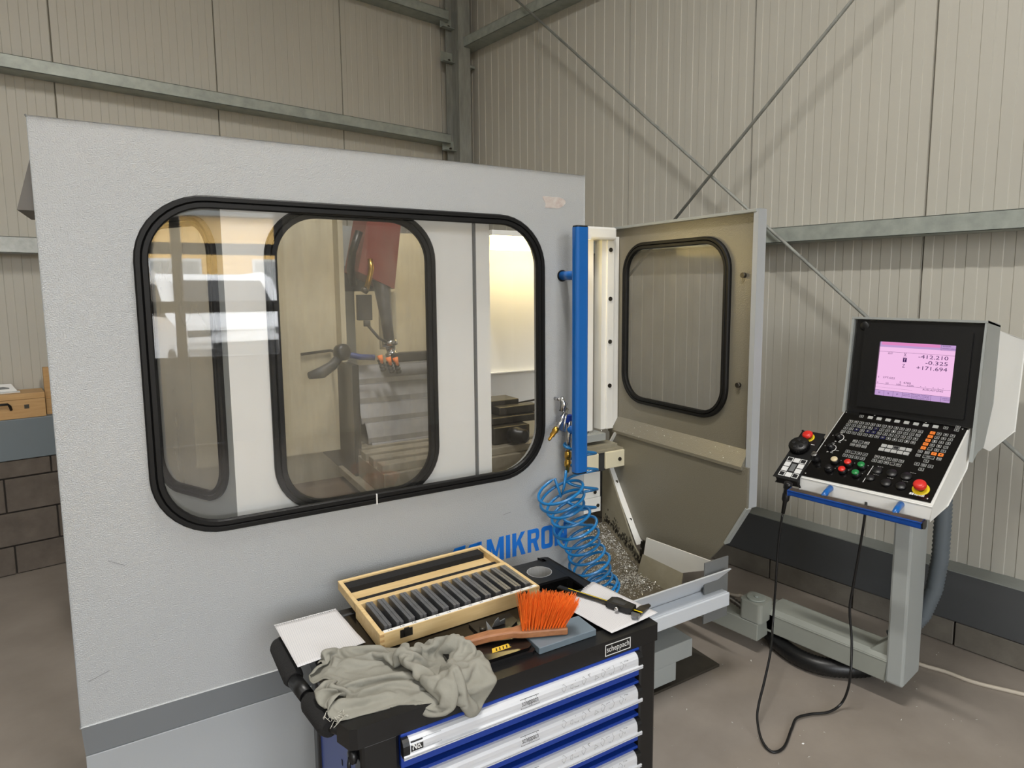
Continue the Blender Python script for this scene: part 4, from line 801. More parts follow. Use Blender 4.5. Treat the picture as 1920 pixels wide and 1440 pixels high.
#RAG0
# folds of the rag as a grid of points (u, n, z in half millimetres), settled by a cloth drop beforehand
RAG = (
    (-1551,194,1905,-1538,201,1898,-1532,191,1903,-1534,191,1923,-1543,182,1933,-1556,176,1942,-1571,169,1935,-1586,160,1933,-1601,149,1927,-1615,138,1922,-1627,127,1911,-1626,112,1896,-1613,102,1888,-1599,92,1883,-1586,80,1883,-1571,76,1883,-1555,77,1883,-1539,75,1883,-1523,74,1883,-1507,74,1883,-1490,74,1883,-1473,73,1883,-1456,72,1883,-1439,72,1883,-1422,71,1883,-1404,71,1883,-1386,70,1883,-1367,70,1883,-1349,68,1883,-1330,62,1883,-1311,54,1883,-1292,43,1883,-1273,31,1883,-1254,19,1883,-1235,8,1830,-1217,0,1832,-1201,-4,1836,-1188,-6,1841,-1175,-7,1847,-1162,-7,1852,-1151,-7,1858,-1141,-7,1865,-1146,-7,1871,-1146,-7,1879,-1128,-5,1885,-1116,-11,1877,-1108,-23,1872,-1100,-27,1866,-1098,-33,1859,-1090,-42,1854,-1091,-44,1847,-1095,-46,1840,-1102,-49,1833,-1107,-56,1827,-1107,-66,1821,-1099,-74,1815,-1086,-75,1810,-1073,-71,1804,-1062,-64,1799,-1052,-55,1794,-1042,-45,1790,-1033,-35,1785),
    (-1564,198,1900,-1554,198,1900,-1545,198,1900,-1540,186,1908,-1554,182,1918,-1569,178,1929,-1583,177,1942,-1598,171,1935,-1611,164,1926,-1623,154,1915,-1623,142,1900,-1612,126,1900,-1604,106,1903,-1589,96,1897,-1575,86,1891,-1561,76,1883,-1546,73,1883,-1530,73,1883,-1514,74,1883,-1497,73,1883,-1481,70,1883,-1465,67,1883,-1449,65,1883,-1433,62,1883,-1416,60,1883,-1400,58,1883,-1383,57,1883,-1365,55,1883,-1348,52,1883,-1329,46,1883,-1311,38,1883,-1292,27,1883,-1273,15,1883,-1254,3,1831,-1235,-7,1832,-1217,-16,1834,-1199,-21,1837,-1183,-23,1841,-1168,-22,1845,-1157,-22,1851,-1151,-23,1857,-1148,-23,1864,-1152,-21,1871,-1138,-12,1874,-1139,-18,1881,-1128,-22,1875,-1122,-21,1867,-1114,-36,1867,-1104,-46,1862,-1105,-50,1855,-1109,-45,1848,-1112,-52,1841,-1113,-61,1835,-1109,-71,1830,-1099,-78,1824,-1085,-79,1819,-1072,-75,1814,-1061,-67,1809,-1051,-59,1804,-1040,-51,1799,-1030,-42,1795,-1022,-30,1790),
    (-1564,204,1900,-1554,204,1900,-1545,204,1900,-1540,197,1917,-1556,193,1926,-1571,189,1935,-1590,187,1935,-1605,181,1927,-1618,174,1919,-1618,166,1904,-1609,151,1908,-1601,134,1912,-1594,120,1898,-1579,110,1894,-1565,100,1888,-1551,88,1891,-1536,78,1887,-1521,74,1883,-1505,72,1883,-1489,69,1883,-1473,66,1883,-1457,63,1883,-1441,61,1883,-1424,59,1883,-1408,56,1883,-1391,55,1883,-1376,62,1883,-1359,63,1883,-1343,52,1883,-1326,40,1883,-1308,29,1883,-1290,16,1883,-1273,1,1834,-1254,-12,1833,-1235,-22,1835,-1217,-30,1837,-1199,-36,1839,-1182,-39,1842,-1179,-31,1848,-1166,-34,1853,-1168,-24,1859,-1165,-25,1866,-1166,-8,1869,-1156,-8,1876,-1154,-22,1878,-1144,-30,1873,-1139,-28,1866,-1130,-42,1864,-1117,-35,1861,-1121,-43,1855,-1123,-54,1849,-1120,-65,1844,-1113,-75,1839,-1101,-81,1834,-1087,-80,1829,-1074,-74,1824,-1063,-67,1819,-1052,-59,1814,-1041,-52,1809,-1033,-42,1804,-1027,-30,1800,-1012,-25,1796),
    (-1564,209,1900,-1554,209,1900,-1545,209,1900,-1546,208,1919,-1557,204,1933,-1575,199,1928,-1592,195,1922,-1604,189,1913,-1613,180,1905,-1606,171,1915,-1597,160,1918,-1598,149,1902,-1584,139,1893,-1570,127,1888,-1554,113,1888,-1540,102,1892,-1525,91,1888,-1510,81,1890,-1495,75,1883,-1479,71,1883,-1463,68,1883,-1447,67,1883,-1431,64,1883,-1415,65,1883,-1399,60,1883,-1383,54,1883,-1366,59,1883,-1351,65,1883,-1334,59,1883,-1319,44,1883,-1302,38,1883,-1284,24,1883,-1270,4,1840,-1254,-15,1840,-1237,-33,1839,-1219,-43,1841,-1201,-49,1843,-1184,-52,1846,-1174,-46,1851,-1182,-36,1857,-1170,-36,1863,-1182,-26,1867,-1180,-17,1873,-1171,-9,1879,-1168,-22,1874,-1160,-34,1870,-1141,-40,1871,-1124,-45,1870,-1118,-50,1864,-1130,-55,1859,-1120,-66,1855,-1115,-77,1849,-1102,-81,1844,-1089,-79,1839,-1077,-72,1834,-1066,-65,1829,-1055,-58,1824,-1043,-52,1820,-1035,-42,1814,-1034,-30,1809,-1022,-21,1805,-1005,-20,1802),
    (-1564,215,1900,-1554,215,1900,-1545,215,1900,-1560,210,1909,-1554,200,1914,-1571,199,1911,-1589,200,1906,-1598,195,1899,-1597,185,1907,-1592,179,1921,-1597,170,1909,-1585,160,1910,-1575,144,1909,-1561,132,1903,-1544,129,1895,-1530,115,1888,-1516,105,1893,-1501,95,1888,-1485,87,1891,-1469,78,1886,-1453,72,1883,-1438,69,1883,-1422,69,1883,-1406,69,1883,-1389,64,1883,-1374,56,1883,-1357,57,1883,-1343,64,1883,-1327,62,1883,-1312,46,1883,-1296,32,1883,-1279,27,1883,-1261,10,1883,-1245,-9,1844,-1234,-28,1845,-1223,-48,1847,-1204,-58,1848,-1186,-64,1851,-1178,-56,1856,-1171,-48,1861,-1182,-44,1866,-1177,-38,1872,-1186,-29,1877,-1184,-17,1888,-1173,-28,1878,-1164,-43,1875,-1147,-52,1874,-1142,-48,1868,-1131,-60,1864,-1114,-61,1862,-1117,-77,1859,-1104,-81,1854,-1091,-77,1849,-1081,-69,1844,-1073,-60,1839,-1061,-54,1834,-1046,-50,1830,-1036,-42,1825,-1037,-30,1819,-1032,-19,1814,-1016,-14,1811,-998,-17,1808),
    (-1564,221,1900,-1554,221,1900,-1545,221,1900,-1552,218,1917,-1564,210,1923,-1576,209,1910,-1585,208,1893,-1583,198,1891,-1585,192,1907,-1580,183,1913,-1580,173,1910,-1576,166,1922,-1565,151,1922,-1553,136,1919,-1540,124,1912,-1523,116,1904,-1506,117,1897,-1492,110,1887,-1476,101,1888,-1460,91,1891,-1444,82,1889,-1428,74,1883,-1412,71,1883,-1396,73,1883,-1381,66,1883,-1366,58,1883,-1349,55,1883,-1334,60,1883,-1318,54,1883,-1303,54,1883,-1292,34,1883,-1275,19,1883,-1256,10,1883,-1239,-7,1850,-1223,-24,1849,-1213,-43,1851,-1209,-58,1855,-1191,-67,1857,-1173,-70,1859,-1163,-61,1864,-1169,-53,1870,-1177,-49,1876,-1184,-41,1885,-1185,-28,1900,-1170,-33,1888,-1155,-32,1879,-1138,-39,1877,-1133,-53,1873,-1128,-67,1870,-1109,-67,1868,-1105,-81,1864,-1093,-75,1859,-1085,-66,1854,-1079,-56,1849,-1067,-49,1844,-1052,-47,1839,-1039,-41,1835,-1037,-30,1829,-1038,-18,1824,-1027,-9,1820,-1009,-11,1817,-992,-15,1815),
    (-1552,227,1911,-1569,224,1912,-1559,229,1898,-1564,216,1905,-1579,216,1917,-1589,206,1921,-1598,206,1904,-1602,199,1885,-1591,188,1888,-1578,181,1894,-1567,180,1909,-1561,172,1920,-1550,161,1926,-1539,146,1927,-1530,129,1927,-1515,115,1921,-1499,112,1912,-1482,111,1903,-1467,115,1892,-1451,106,1889,-1435,97,1888,-1420,87,1892,-1404,79,1887,-1389,72,1883,-1373,66,1883,-1357,61,1883,-1340,53,1883,-1325,54,1883,-1309,49,1883,-1298,55,1883,-1285,36,1883,-1272,16,1883,-1255,0,1857,-1236,-10,1857,-1223,-30,1855,-1204,-37,1856,-1199,-53,1859,-1196,-68,1864,-1178,-74,1866,-1160,-74,1868,-1159,-63,1874,-1163,-54,1880,-1171,-50,1896,-1169,-37,1907,-1165,-21,1898,-1157,-37,1890,-1149,-48,1882,-1137,-60,1879,-1120,-63,1876,-1108,-76,1874,-1095,-73,1869,-1088,-63,1864,-1083,-53,1858,-1074,-45,1853,-1058,-43,1849,-1045,-38,1845,-1048,-30,1838,-1044,-18,1833,-1038,-7,1829,-1020,-7,1826,-1002,-10,1824,-985,-14,1821),
    (-1561,227,1926,-1563,234,1911,-1577,228,1904,-1578,220,1894,-1591,217,1904,-1605,210,1912,-1610,197,1911,-1614,193,1894,-1604,182,1890,-1593,177,1901,-1576,173,1896,-1562,167,1903,-1546,161,1908,-1530,152,1913,-1520,144,1926,-1506,132,1930,-1490,119,1926,-1473,115,1918,-1457,117,1908,-1441,118,1898,-1425,110,1892,-1410,100,1888,-1395,91,1893,-1379,83,1889,-1363,74,1884,-1348,72,1883,-1332,59,1883,-1315,46,1883,-1307,55,1883,-1290,51,1883,-1273,38,1883,-1265,17,1883,-1255,-3,1864,-1237,-18,1863,-1220,-33,1862,-1206,-28,1862,-1196,-44,1865,-1186,-60,1868,-1183,-73,1872,-1165,-77,1875,-1147,-72,1877,-1154,-64,1888,-1153,-50,1896,-1151,-32,1903,-1150,-17,1907,-1144,-26,1892,-1135,-42,1889,-1128,-57,1894,-1112,-63,1887,-1097,-71,1879,-1092,-61,1874,-1086,-51,1869,-1079,-41,1863,-1064,-39,1859,-1051,-33,1854,-1058,-29,1848,-1058,-19,1842,-1049,-7,1838,-1031,-7,1835,-1013,-8,1833,-996,-10,1830,-978,-13,1828),
    (-1574,235,1929,-1581,234,1912,-1584,236,1894,-1592,226,1897,-1599,216,1888,-1615,211,1897,-1623,200,1898,-1630,187,1897,-1618,176,1895,-1603,170,1897,-1588,163,1897,-1571,154,1902,-1554,145,1905,-1537,137,1908,-1519,139,1909,-1503,130,1912,-1485,137,1915,-1467,136,1921,-1449,130,1921,-1436,115,1915,-1418,110,1909,-1401,106,1902,-1386,106,1892,-1370,97,1888,-1356,86,1893,-1341,75,1889,-1324,62,1884,-1308,47,1883,-1301,56,1883,-1284,44,1883,-1266,33,1883,-1251,16,1883,-1243,-6,1868,-1232,-5,1863,-1229,-21,1867,-1211,-36,1867,-1196,-36,1871,-1187,-52,1873,-1175,-65,1877,-1170,-77,1883,-1153,-77,1891,-1137,-66,1896,-1142,-53,1908,-1140,-37,1907,-1137,-21,1915,-1128,-21,1901,-1119,-36,1897,-1112,-51,1899,-1105,-66,1903,-1094,-59,1891,-1089,-48,1879,-1084,-38,1873,-1069,-35,1869,-1058,-28,1864,-1067,-28,1857,-1069,-19,1851,-1060,-7,1847,-1043,-7,1844,-1025,-8,1842,-1007,-9,1839,-989,-10,1837,-972,-13,1834),
    (-1588,243,1931,-1587,244,1912,-1598,242,1897,-1603,232,1887,-1610,222,1883,-1615,210,1883,-1620,199,1883,-1630,188,1883,-1617,180,1883,-1601,172,1883,-1585,165,1883,-1570,156,1887,-1552,147,1889,-1534,141,1890,-1517,134,1891,-1498,131,1895,-1480,129,1899,-1462,131,1904,-1445,140,1907,-1428,135,1913,-1411,128,1918,-1394,117,1914,-1378,110,1907,-1361,104,1901,-1348,99,1888,-1332,87,1888,-1315,73,1888,-1306,55,1895,-1291,53,1887,-1277,36,1883,-1260,24,1883,-1243,14,1883,-1233,-6,1873,-1227,3,1868,-1217,-16,1865,-1222,-21,1871,-1210,-39,1872,-1200,-53,1877,-1186,-55,1883,-1175,-65,1896,-1160,-70,1906,-1143,-66,1913,-1127,-57,1918,-1140,-46,1925,-1149,-33,1917,-1126,-26,1921,-1128,-42,1912,-1116,-51,1916,-1099,-55,1917,-1090,-47,1903,-1087,-36,1888,-1074,-31,1878,-1064,-23,1873,-1074,-24,1867,-1080,-19,1861,-1071,-8,1856,-1054,-7,1854,-1036,-7,1851,-1018,-8,1848,-1000,-10,1846,-983,-10,1843,-965,-12,1841),
    (-1601,251,1931,-1603,251,1912,-1613,241,1908,-1620,233,1895,-1626,225,1883,-1632,214,1885,-1634,204,1883,-1620,196,1883,-1605,189,1883,-1590,182,1883,-1575,175,1883,-1562,169,1890,-1545,164,1894,-1527,158,1891,-1511,150,1896,-1494,147,1888,-1476,143,1888,-1458,138,1888,-1439,135,1890,-1421,135,1896,-1404,135,1903,-1387,137,1912,-1370,130,1909,-1353,117,1906,-1338,107,1897,-1322,97,1888,-1314,82,1900,-1299,67,1892,-1283,53,1902,-1271,47,1888,-1255,29,1888,-1239,12,1884,-1223,-2,1878,-1214,0,1872,-1202,-15,1869,-1214,-15,1874,-1216,-28,1878,-1211,-43,1886,-1196,-50,1898,-1181,-54,1909,-1167,-62,1920,-1150,-56,1926,-1134,-55,1935,-1127,-40,1937,-1147,-39,1935,-1145,-24,1926,-1133,-35,1927,-1114,-38,1927,-1095,-43,1929,-1088,-34,1915,-1081,-25,1901,-1070,-20,1888,-1080,-20,1877,-1088,-18,1871,-1082,-7,1865,-1064,-7,1863,-1047,-8,1860,-1029,-9,1857,-1012,-10,1855,-994,-11,1852,-976,-10,1850,-958,-11,1847),
    (-1613,260,1930,-1619,257,1913,-1627,248,1903,-1637,238,1897,-1644,229,1886,-1638,221,1883,-1625,213,1883,-1610,205,1883,-1594,198,1883,-1579,191,1883,-1569,185,1887,-1557,179,1898,-1539,175,1898,-1521,170,1898,-1507,165,1888,-1488,164,1891,-1472,157,1898,-1456,156,1889,-1437,154,1888,-1418,151,1888,-1400,148,1891,-1382,147,1897,-1364,146,1903,-1355,133,1892,-1337,126,1889,-1324,109,1901,-1309,94,1893,-1292,78,1890,-1279,67,1904,-1264,56,1893,-1247,38,1894,-1231,23,1887,-1217,6,1886,-1204,-4,1878,-1192,-10,1872,-1196,-22,1874,-1198,-36,1879,-1208,-31,1895,-1205,-39,1911,-1191,-48,1923,-1174,-47,1928,-1158,-47,1939,-1142,-47,1949,-1126,-39,1953,-1142,-30,1950,-1148,-17,1940,-1129,-22,1939,-1111,-25,1939,-1093,-30,1941,-1085,-21,1927,-1074,-15,1914,-1084,-14,1898,-1094,-15,1882,-1092,-7,1875,-1075,-9,1872,-1058,-14,1869,-1041,-14,1866,-1023,-12,1864,-1005,-12,1861,-987,-12,1859,-969,-10,1856,-952,-10,1854),
    (-1622,269,1922,-1635,262,1915,-1643,254,1902,-1647,246,1889,-1639,238,1883,-1627,230,1883,-1614,222,1883,-1599,215,1883,-1584,208,1883,-1576,201,1883,-1565,195,1895,-1550,188,1888,-1533,183,1887,-1515,180,1888,-1498,176,1888,-1489,173,1904,-1471,172,1897,-1453,171,1891,-1434,169,1888,-1415,167,1888,-1397,166,1888,-1381,165,1898,-1367,157,1889,-1349,149,1888,-1334,141,1898,-1317,126,1896,-1302,110,1888,-1285,89,1888,-1269,72,1893,-1254,60,1903,-1239,48,1892,-1223,32,1887,-1210,16,1893,-1198,4,1888,-1184,-5,1878,-1197,-16,1880,-1208,-21,1888,-1196,-23,1900,-1197,-29,1918,-1198,-35,1936,-1180,-34,1939,-1163,-32,1945,-1151,-36,1960,-1135,-35,1969,-1129,-21,1958,-1139,-7,1952,-1123,-6,1943,-1109,-14,1952,-1090,-17,1953,-1080,-10,1939,-1084,-3,1922,-1096,-7,1908,-1101,-1,1890,-1084,-6,1883,-1068,-11,1878,-1052,-9,1875,-1034,-11,1872,-1016,-15,1870,-999,-13,1868,-981,-12,1865,-963,-10,1863,-945,-9,1860),
    (-1633,278,1917,-1643,271,1906,-1648,263,1892,-1638,255,1883,-1626,246,1883,-1616,236,1883,-1604,232,1883,-1589,225,1883,-1582,217,1883,-1572,211,1891,-1557,205,1888,-1540,199,1886,-1524,192,1894,-1509,190,1887,-1492,187,1889,-1486,184,1907,-1468,183,1900,-1450,182,1897,-1431,180,1894,-1412,179,1891,-1394,177,1888,-1376,174,1888,-1361,169,1897,-1345,164,1888,-1328,153,1888,-1311,138,1888,-1293,121,1888,-1278,104,1894,-1262,86,1888,-1246,73,1898,-1229,53,1900,-1213,36,1897,-1200,24,1888,-1183,11,1888,-1182,-3,1894,-1198,-7,1894,-1218,-4,1897,-1203,-8,1908,-1208,-13,1923,-1204,-17,1941,-1186,-19,1947,-1169,-19,1954,-1158,-24,1969,-1141,-19,1965,-1127,-12,1975,-1132,2,1965,-1120,8,1952,-1108,-1,1964,-1088,-4,1963,-1085,4,1948,-1097,2,1933,-1105,6,1916,-1091,4,1904,-1076,-4,1899,-1060,-10,1891,-1045,-7,1883,-1027,-9,1879,-1010,-13,1877,-992,-13,1874,-974,-13,1872,-957,-9,1869,-939,-8,1867),
    (-1644,287,1911,-1647,280,1895,-1635,271,1892,-1627,260,1895,-1616,250,1894,-1603,244,1884,-1594,242,1883,-1580,234,1883,-1578,228,1887,-1562,220,1886,-1546,214,1886,-1530,208,1891,-1514,201,1888,-1511,195,1904,-1493,191,1906,-1476,193,1900,-1464,190,1914,-1446,187,1913,-1427,184,1911,-1409,182,1909,-1392,185,1902,-1373,184,1898,-1356,180,1895,-1338,173,1892,-1321,163,1890,-1303,150,1888,-1286,134,1888,-1270,115,1888,-1253,97,1887,-1237,79,1888,-1222,61,1887,-1205,43,1888,-1188,31,1888,-1175,20,1897,-1188,11,1904,-1204,11,1906,-1224,15,1900,-1213,9,1915,-1217,5,1929,-1209,0,1946,-1191,-3,1952,-1178,-7,1965,-1161,-8,1973,-1145,-4,1963,-1139,1,1979,-1122,9,1979,-1121,20,1964,-1105,14,1970,-1087,10,1975,-1096,12,1957,-1104,16,1942,-1095,17,1925,-1082,17,1911,-1072,11,1896,-1055,5,1889,-1039,2,1897,-1021,-2,1892,-1004,-7,1887,-986,-11,1882,-968,-12,1878,-951,-8,1876,-933,-7,1873),
    (-1643,297,1900,-1633,286,1902,-1623,276,1905,-1616,265,1908,-1603,257,1901,-1602,256,1883,-1586,251,1883,-1573,244,1883,-1567,237,1893,-1552,231,1887,-1536,224,1890,-1520,218,1890,-1522,207,1901,-1503,204,1905,-1490,200,1894,-1477,204,1906,-1459,202,1911,-1441,198,1912,-1423,196,1914,-1405,193,1915,-1387,190,1918,-1369,185,1916,-1352,181,1913,-1334,174,1910,-1317,164,1907,-1299,151,1905,-1283,135,1905,-1266,118,1904,-1247,102,1901,-1229,87,1898,-1215,74,1888,-1197,61,1891,-1180,48,1890,-1182,34,1905,-1194,27,1913,-1211,30,1907,-1227,32,1899,-1220,27,1916,-1210,17,1928,-1198,9,1941,-1196,13,1959,-1182,8,1972,-1164,9,1974,-1151,12,1960,-1147,15,1978,-1130,24,1980,-1118,24,1982,-1106,24,1984,-1094,24,1984,-1097,27,1965,-1090,25,1947,-1082,13,1937,-1071,9,1922,-1063,20,1909,-1053,22,1893,-1035,18,1895,-1018,14,1888,-1000,9,1889,-982,3,1891,-964,-3,1889,-946,-6,1887,-928,-8,1882),
    (-1634,301,1914,-1625,291,1917,-1615,280,1920,-1604,271,1918,-1605,269,1898,-1593,266,1885,-1590,254,1892,-1573,249,1896,-1557,243,1903,-1545,234,1903,-1537,224,1908,-1524,215,1908,-1506,213,1906,-1501,211,1888,-1486,211,1899,-1468,210,1892,-1452,211,1902,-1437,204,1896,-1419,200,1897,-1401,197,1899,-1383,197,1904,-1364,196,1908,-1346,191,1911,-1328,183,1914,-1310,172,1915,-1293,158,1915,-1276,143,1911,-1258,129,1905,-1245,116,1893,-1227,101,1889,-1208,88,1888,-1191,75,1888,-1180,63,1900,-1192,54,1909,-1202,43,1920,-1219,45,1915,-1235,49,1910,-1234,40,1925,-1222,30,1939,-1204,27,1942,-1189,26,1953,-1180,9,1954,-1163,14,1956,-1155,26,1967,-1136,24,1966,-1130,34,1979,-1118,34,1982,-1106,34,1984,-1094,34,1984,-1081,30,1971,-1074,30,1953,-1080,28,1935,-1064,22,1930,-1048,22,1919,-1045,33,1904,-1031,34,1892,-1013,29,1891,-994,25,1890,-976,19,1891,-961,12,1898,-942,10,1893,-924,4,1894),
    (-1616,298,1913,-1617,295,1932,-1605,286,1932,-1600,283,1915,-1601,280,1897,-1592,270,1902,-1588,259,1909,-1578,249,1914,-1564,240,1918,-1549,233,1922,-1533,228,1924,-1516,223,1918,-1502,224,1906,-1498,223,1888,-1480,221,1891,-1463,220,1900,-1450,218,1888,-1432,214,1888,-1414,210,1888,-1396,206,1888,-1378,203,1889,-1360,199,1891,-1341,194,1894,-1323,186,1898,-1305,177,1901,-1287,167,1907,-1269,153,1909,-1256,141,1897,-1238,127,1896,-1221,115,1888,-1203,102,1889,-1186,90,1893,-1188,79,1907,-1192,68,1921,-1209,66,1923,-1225,69,1914,-1242,71,1916,-1238,57,1933,-1227,47,1948,-1210,39,1955,-1200,27,1968,-1180,24,1963,-1167,29,1952,-1149,34,1952,-1134,43,1961,-1130,50,1979,-1118,50,1982,-1106,50,1984,-1094,50,1984,-1080,52,1971,-1081,50,1952,-1074,49,1935,-1057,35,1938,-1041,33,1930,-1031,42,1915,-1026,53,1901,-1007,49,1897,-989,44,1895,-972,34,1898,-957,25,1907,-939,22,1905,-924,21,1892),
    (-1604,306,1916,-1603,303,1935,-1590,294,1933,-1596,293,1915,-1588,283,1908,-1589,274,1918,-1586,262,1926,-1577,253,1931,-1561,247,1932,-1543,243,1929,-1527,239,1922,-1525,231,1907,-1510,232,1896,-1495,235,1888,-1476,233,1888,-1460,231,1897,-1444,229,1888,-1426,225,1888,-1408,221,1888,-1390,218,1888,-1372,214,1888,-1354,210,1888,-1336,204,1888,-1318,195,1888,-1300,184,1890,-1281,172,1893,-1266,166,1904,-1250,152,1896,-1233,139,1889,-1219,126,1900,-1202,113,1903,-1183,103,1905,-1184,92,1920,-1199,85,1914,-1214,86,1924,-1231,88,1922,-1249,90,1923,-1237,78,1937,-1232,69,1954,-1218,57,1967,-1200,47,1970,-1181,43,1972,-1165,46,1963,-1153,55,1951,-1142,59,1966,-1124,52,1962,-1113,62,1971,-1107,67,1989,-1101,60,1971,-1092,53,1957,-1082,68,1951,-1070,54,1952,-1051,53,1948,-1035,52,1939,-1021,52,1926,-1020,66,1913,-1003,65,1906,-984,60,1902,-968,53,1907,-954,43,1917,-940,42,1903,-923,42,1894),
    (-1602,318,1922,-1590,311,1932,-1577,303,1929,-1581,300,1913,-1580,290,1920,-1576,279,1929,-1577,270,1939,-1565,261,1937,-1551,255,1926,-1542,249,1914,-1535,238,1906,-1520,240,1895,-1505,242,1905,-1494,246,1892,-1475,244,1889,-1457,242,1887,-1438,239,1888,-1421,236,1888,-1403,233,1888,-1385,229,1888,-1367,225,1887,-1349,221,1887,-1331,214,1887,-1312,205,1887,-1294,195,1888,-1276,183,1889,-1258,171,1892,-1241,161,1901,-1224,146,1901,-1208,134,1892,-1198,129,1908,-1184,118,1917,-1195,108,1925,-1206,104,1911,-1222,105,1920,-1238,106,1915,-1249,107,1929,-1237,95,1943,-1231,86,1960,-1216,68,1954,-1197,59,1957,-1179,49,1955,-1172,64,1961,-1155,70,1962,-1136,74,1959,-1121,67,1952,-1121,77,1968,-1110,84,1981,-1096,77,1969,-1098,70,1951,-1090,61,1936,-1073,68,1941,-1054,71,1941,-1036,70,1940,-1018,63,1940,-1006,66,1925,-997,79,1915,-979,76,1910,-969,65,1921,-950,61,1919,-940,61,1903,-921,59,1902),
    (-1591,310,1913,-1580,316,1923,-1564,310,1926,-1562,302,1916,-1563,293,1926,-1560,283,1935,-1560,271,1933,-1573,266,1921,-1565,257,1912,-1554,251,1901,-1541,245,1891,-1524,251,1896,-1506,254,1902,-1487,252,1904,-1471,247,1905,-1455,240,1905,-1437,245,1904,-1418,243,1903,-1400,240,1901,-1381,238,1899,-1363,235,1897,-1344,231,1895,-1326,225,1893,-1307,216,1891,-1289,206,1890,-1271,196,1888,-1253,183,1888,-1236,168,1888,-1219,154,1887,-1201,147,1892,-1191,142,1907,-1196,134,1921,-1208,125,1926,-1218,122,1913,-1230,116,1905,-1233,117,1924,-1231,102,1933,-1237,112,1949,-1221,96,1956,-1212,80,1943,-1197,63,1939,-1178,57,1938,-1164,67,1945,-1158,84,1951,-1142,80,1942,-1123,82,1942,-1117,91,1957,-1109,100,1973,-1095,94,1961,-1094,86,1944,-1091,78,1927,-1072,79,1927,-1055,73,1923,-1036,71,1921,-1027,79,1937,-1009,78,1939,-991,81,1932,-979,89,1922,-966,79,1931,-955,78,1915,-937,72,1918,-919,74,1911),
    (-1577,319,1912,-1563,312,1913,-1551,318,1919,-1548,307,1922,-1545,296,1925,-1549,284,1920,-1565,279,1920,-1568,270,1907,-1572,260,1897,-1556,258,1888,-1541,256,1898,-1530,253,1913,-1512,251,1919,-1492,248,1921,-1474,245,1922,-1456,242,1923,-1437,240,1921,-1419,237,1919,-1400,234,1917,-1381,232,1915,-1363,229,1914,-1344,225,1912,-1326,220,1910,-1307,212,1909,-1288,203,1908,-1270,193,1906,-1251,184,1905,-1233,178,1899,-1218,171,1888,-1200,166,1894,-1196,158,1913,-1208,150,1922,-1221,143,1925,-1232,133,1924,-1244,132,1911,-1251,124,1921,-1239,121,1936,-1227,115,1936,-1214,106,1950,-1201,89,1949,-1191,78,1935,-1178,66,1924,-1162,74,1928,-1161,91,1935,-1143,94,1932,-1125,98,1934,-1124,106,1951,-1112,115,1963,-1096,110,1952,-1089,102,1937,-1091,94,1919,-1073,91,1913,-1054,89,1914,-1036,89,1922,-1018,90,1926,-1009,96,1942,-997,96,1940,-985,96,1938,-969,97,1928,-954,86,1932,-936,88,1927,-918,89,1922),
    (-1564,318,1900,-1554,318,1900,-1545,318,1900,-1536,311,1912,-1546,299,1908,-1560,292,1911,-1571,284,1906,-1583,274,1901,-1573,270,1887,-1555,269,1892,-1543,266,1906,-1525,264,1913,-1507,262,1918,-1489,260,1922,-1470,257,1925,-1452,254,1926,-1433,251,1926,-1414,248,1925,-1396,245,1925,-1377,242,1925,-1359,239,1924,-1340,234,1924,-1322,227,1924,-1303,220,1922,-1285,213,1918,-1266,205,1913,-1248,197,1909,-1236,194,1894,-1219,187,1887,-1215,178,1899,-1210,161,1901,-1220,156,1909,-1234,158,1921,-1241,147,1912,-1258,149,1918,-1258,139,1932,-1239,131,1937,-1227,125,1936,-1212,110,1931,-1195,96,1936,-1178,86,1942,-1174,84,1924,-1160,80,1911,-1153,96,1919,-1146,112,1927,-1127,115,1927,-1128,123,1944,-1113,130,1953,-1098,126,1944,-1099,115,1928,-1090,111,1911,-1071,109,1911,-1056,105,1922,-1037,108,1923,-1027,101,1937,-1009,108,1939,-997,108,1938,-985,108,1937,-969,104,1945,-952,103,1936,-940,105,1922,-921,107,1922),
    (-1564,326,1900,-1554,326,1900,-1545,326,1900,-1546,311,1899,-1561,306,1905,-1573,299,1903,-1585,292,1905,-1589,284,1890,-1572,281,1887,-1557,280,1898,-1538,278,1902,-1520,274,1905,-1502,270,1905,-1484,267,1908,-1466,264,1910,-1447,262,1915,-1431,257,1910,-1412,254,1910,-1394,251,1909,-1375,248,1909,-1357,245,1908,-1338,240,1909,-1321,238,1916,-1302,232,1915,-1283,227,1919,-1264,220,1915,-1246,213,1910,-1229,207,1901,-1215,202,1887,-1200,185,1897,-1207,173,1912,-1224,174,1909,-1239,170,1907,-1250,165,1917,-1261,162,1929,-1251,148,1940,-1239,142,1939,-1227,136,1938,-1209,123,1940,-1193,111,1947,-1175,103,1942,-1168,101,1925,-1167,97,1906,-1149,103,1903,-1140,117,1911,-1130,131,1919,-1132,139,1936,-1116,146,1944,-1102,141,1934,-1107,129,1920,-1089,128,1916,-1070,127,1915,-1052,123,1923,-1039,120,1936,-1021,118,1941,-1012,117,1924,-997,119,1936,-985,119,1936,-973,119,1936,-954,121,1937,-936,118,1934,-924,126,1922),
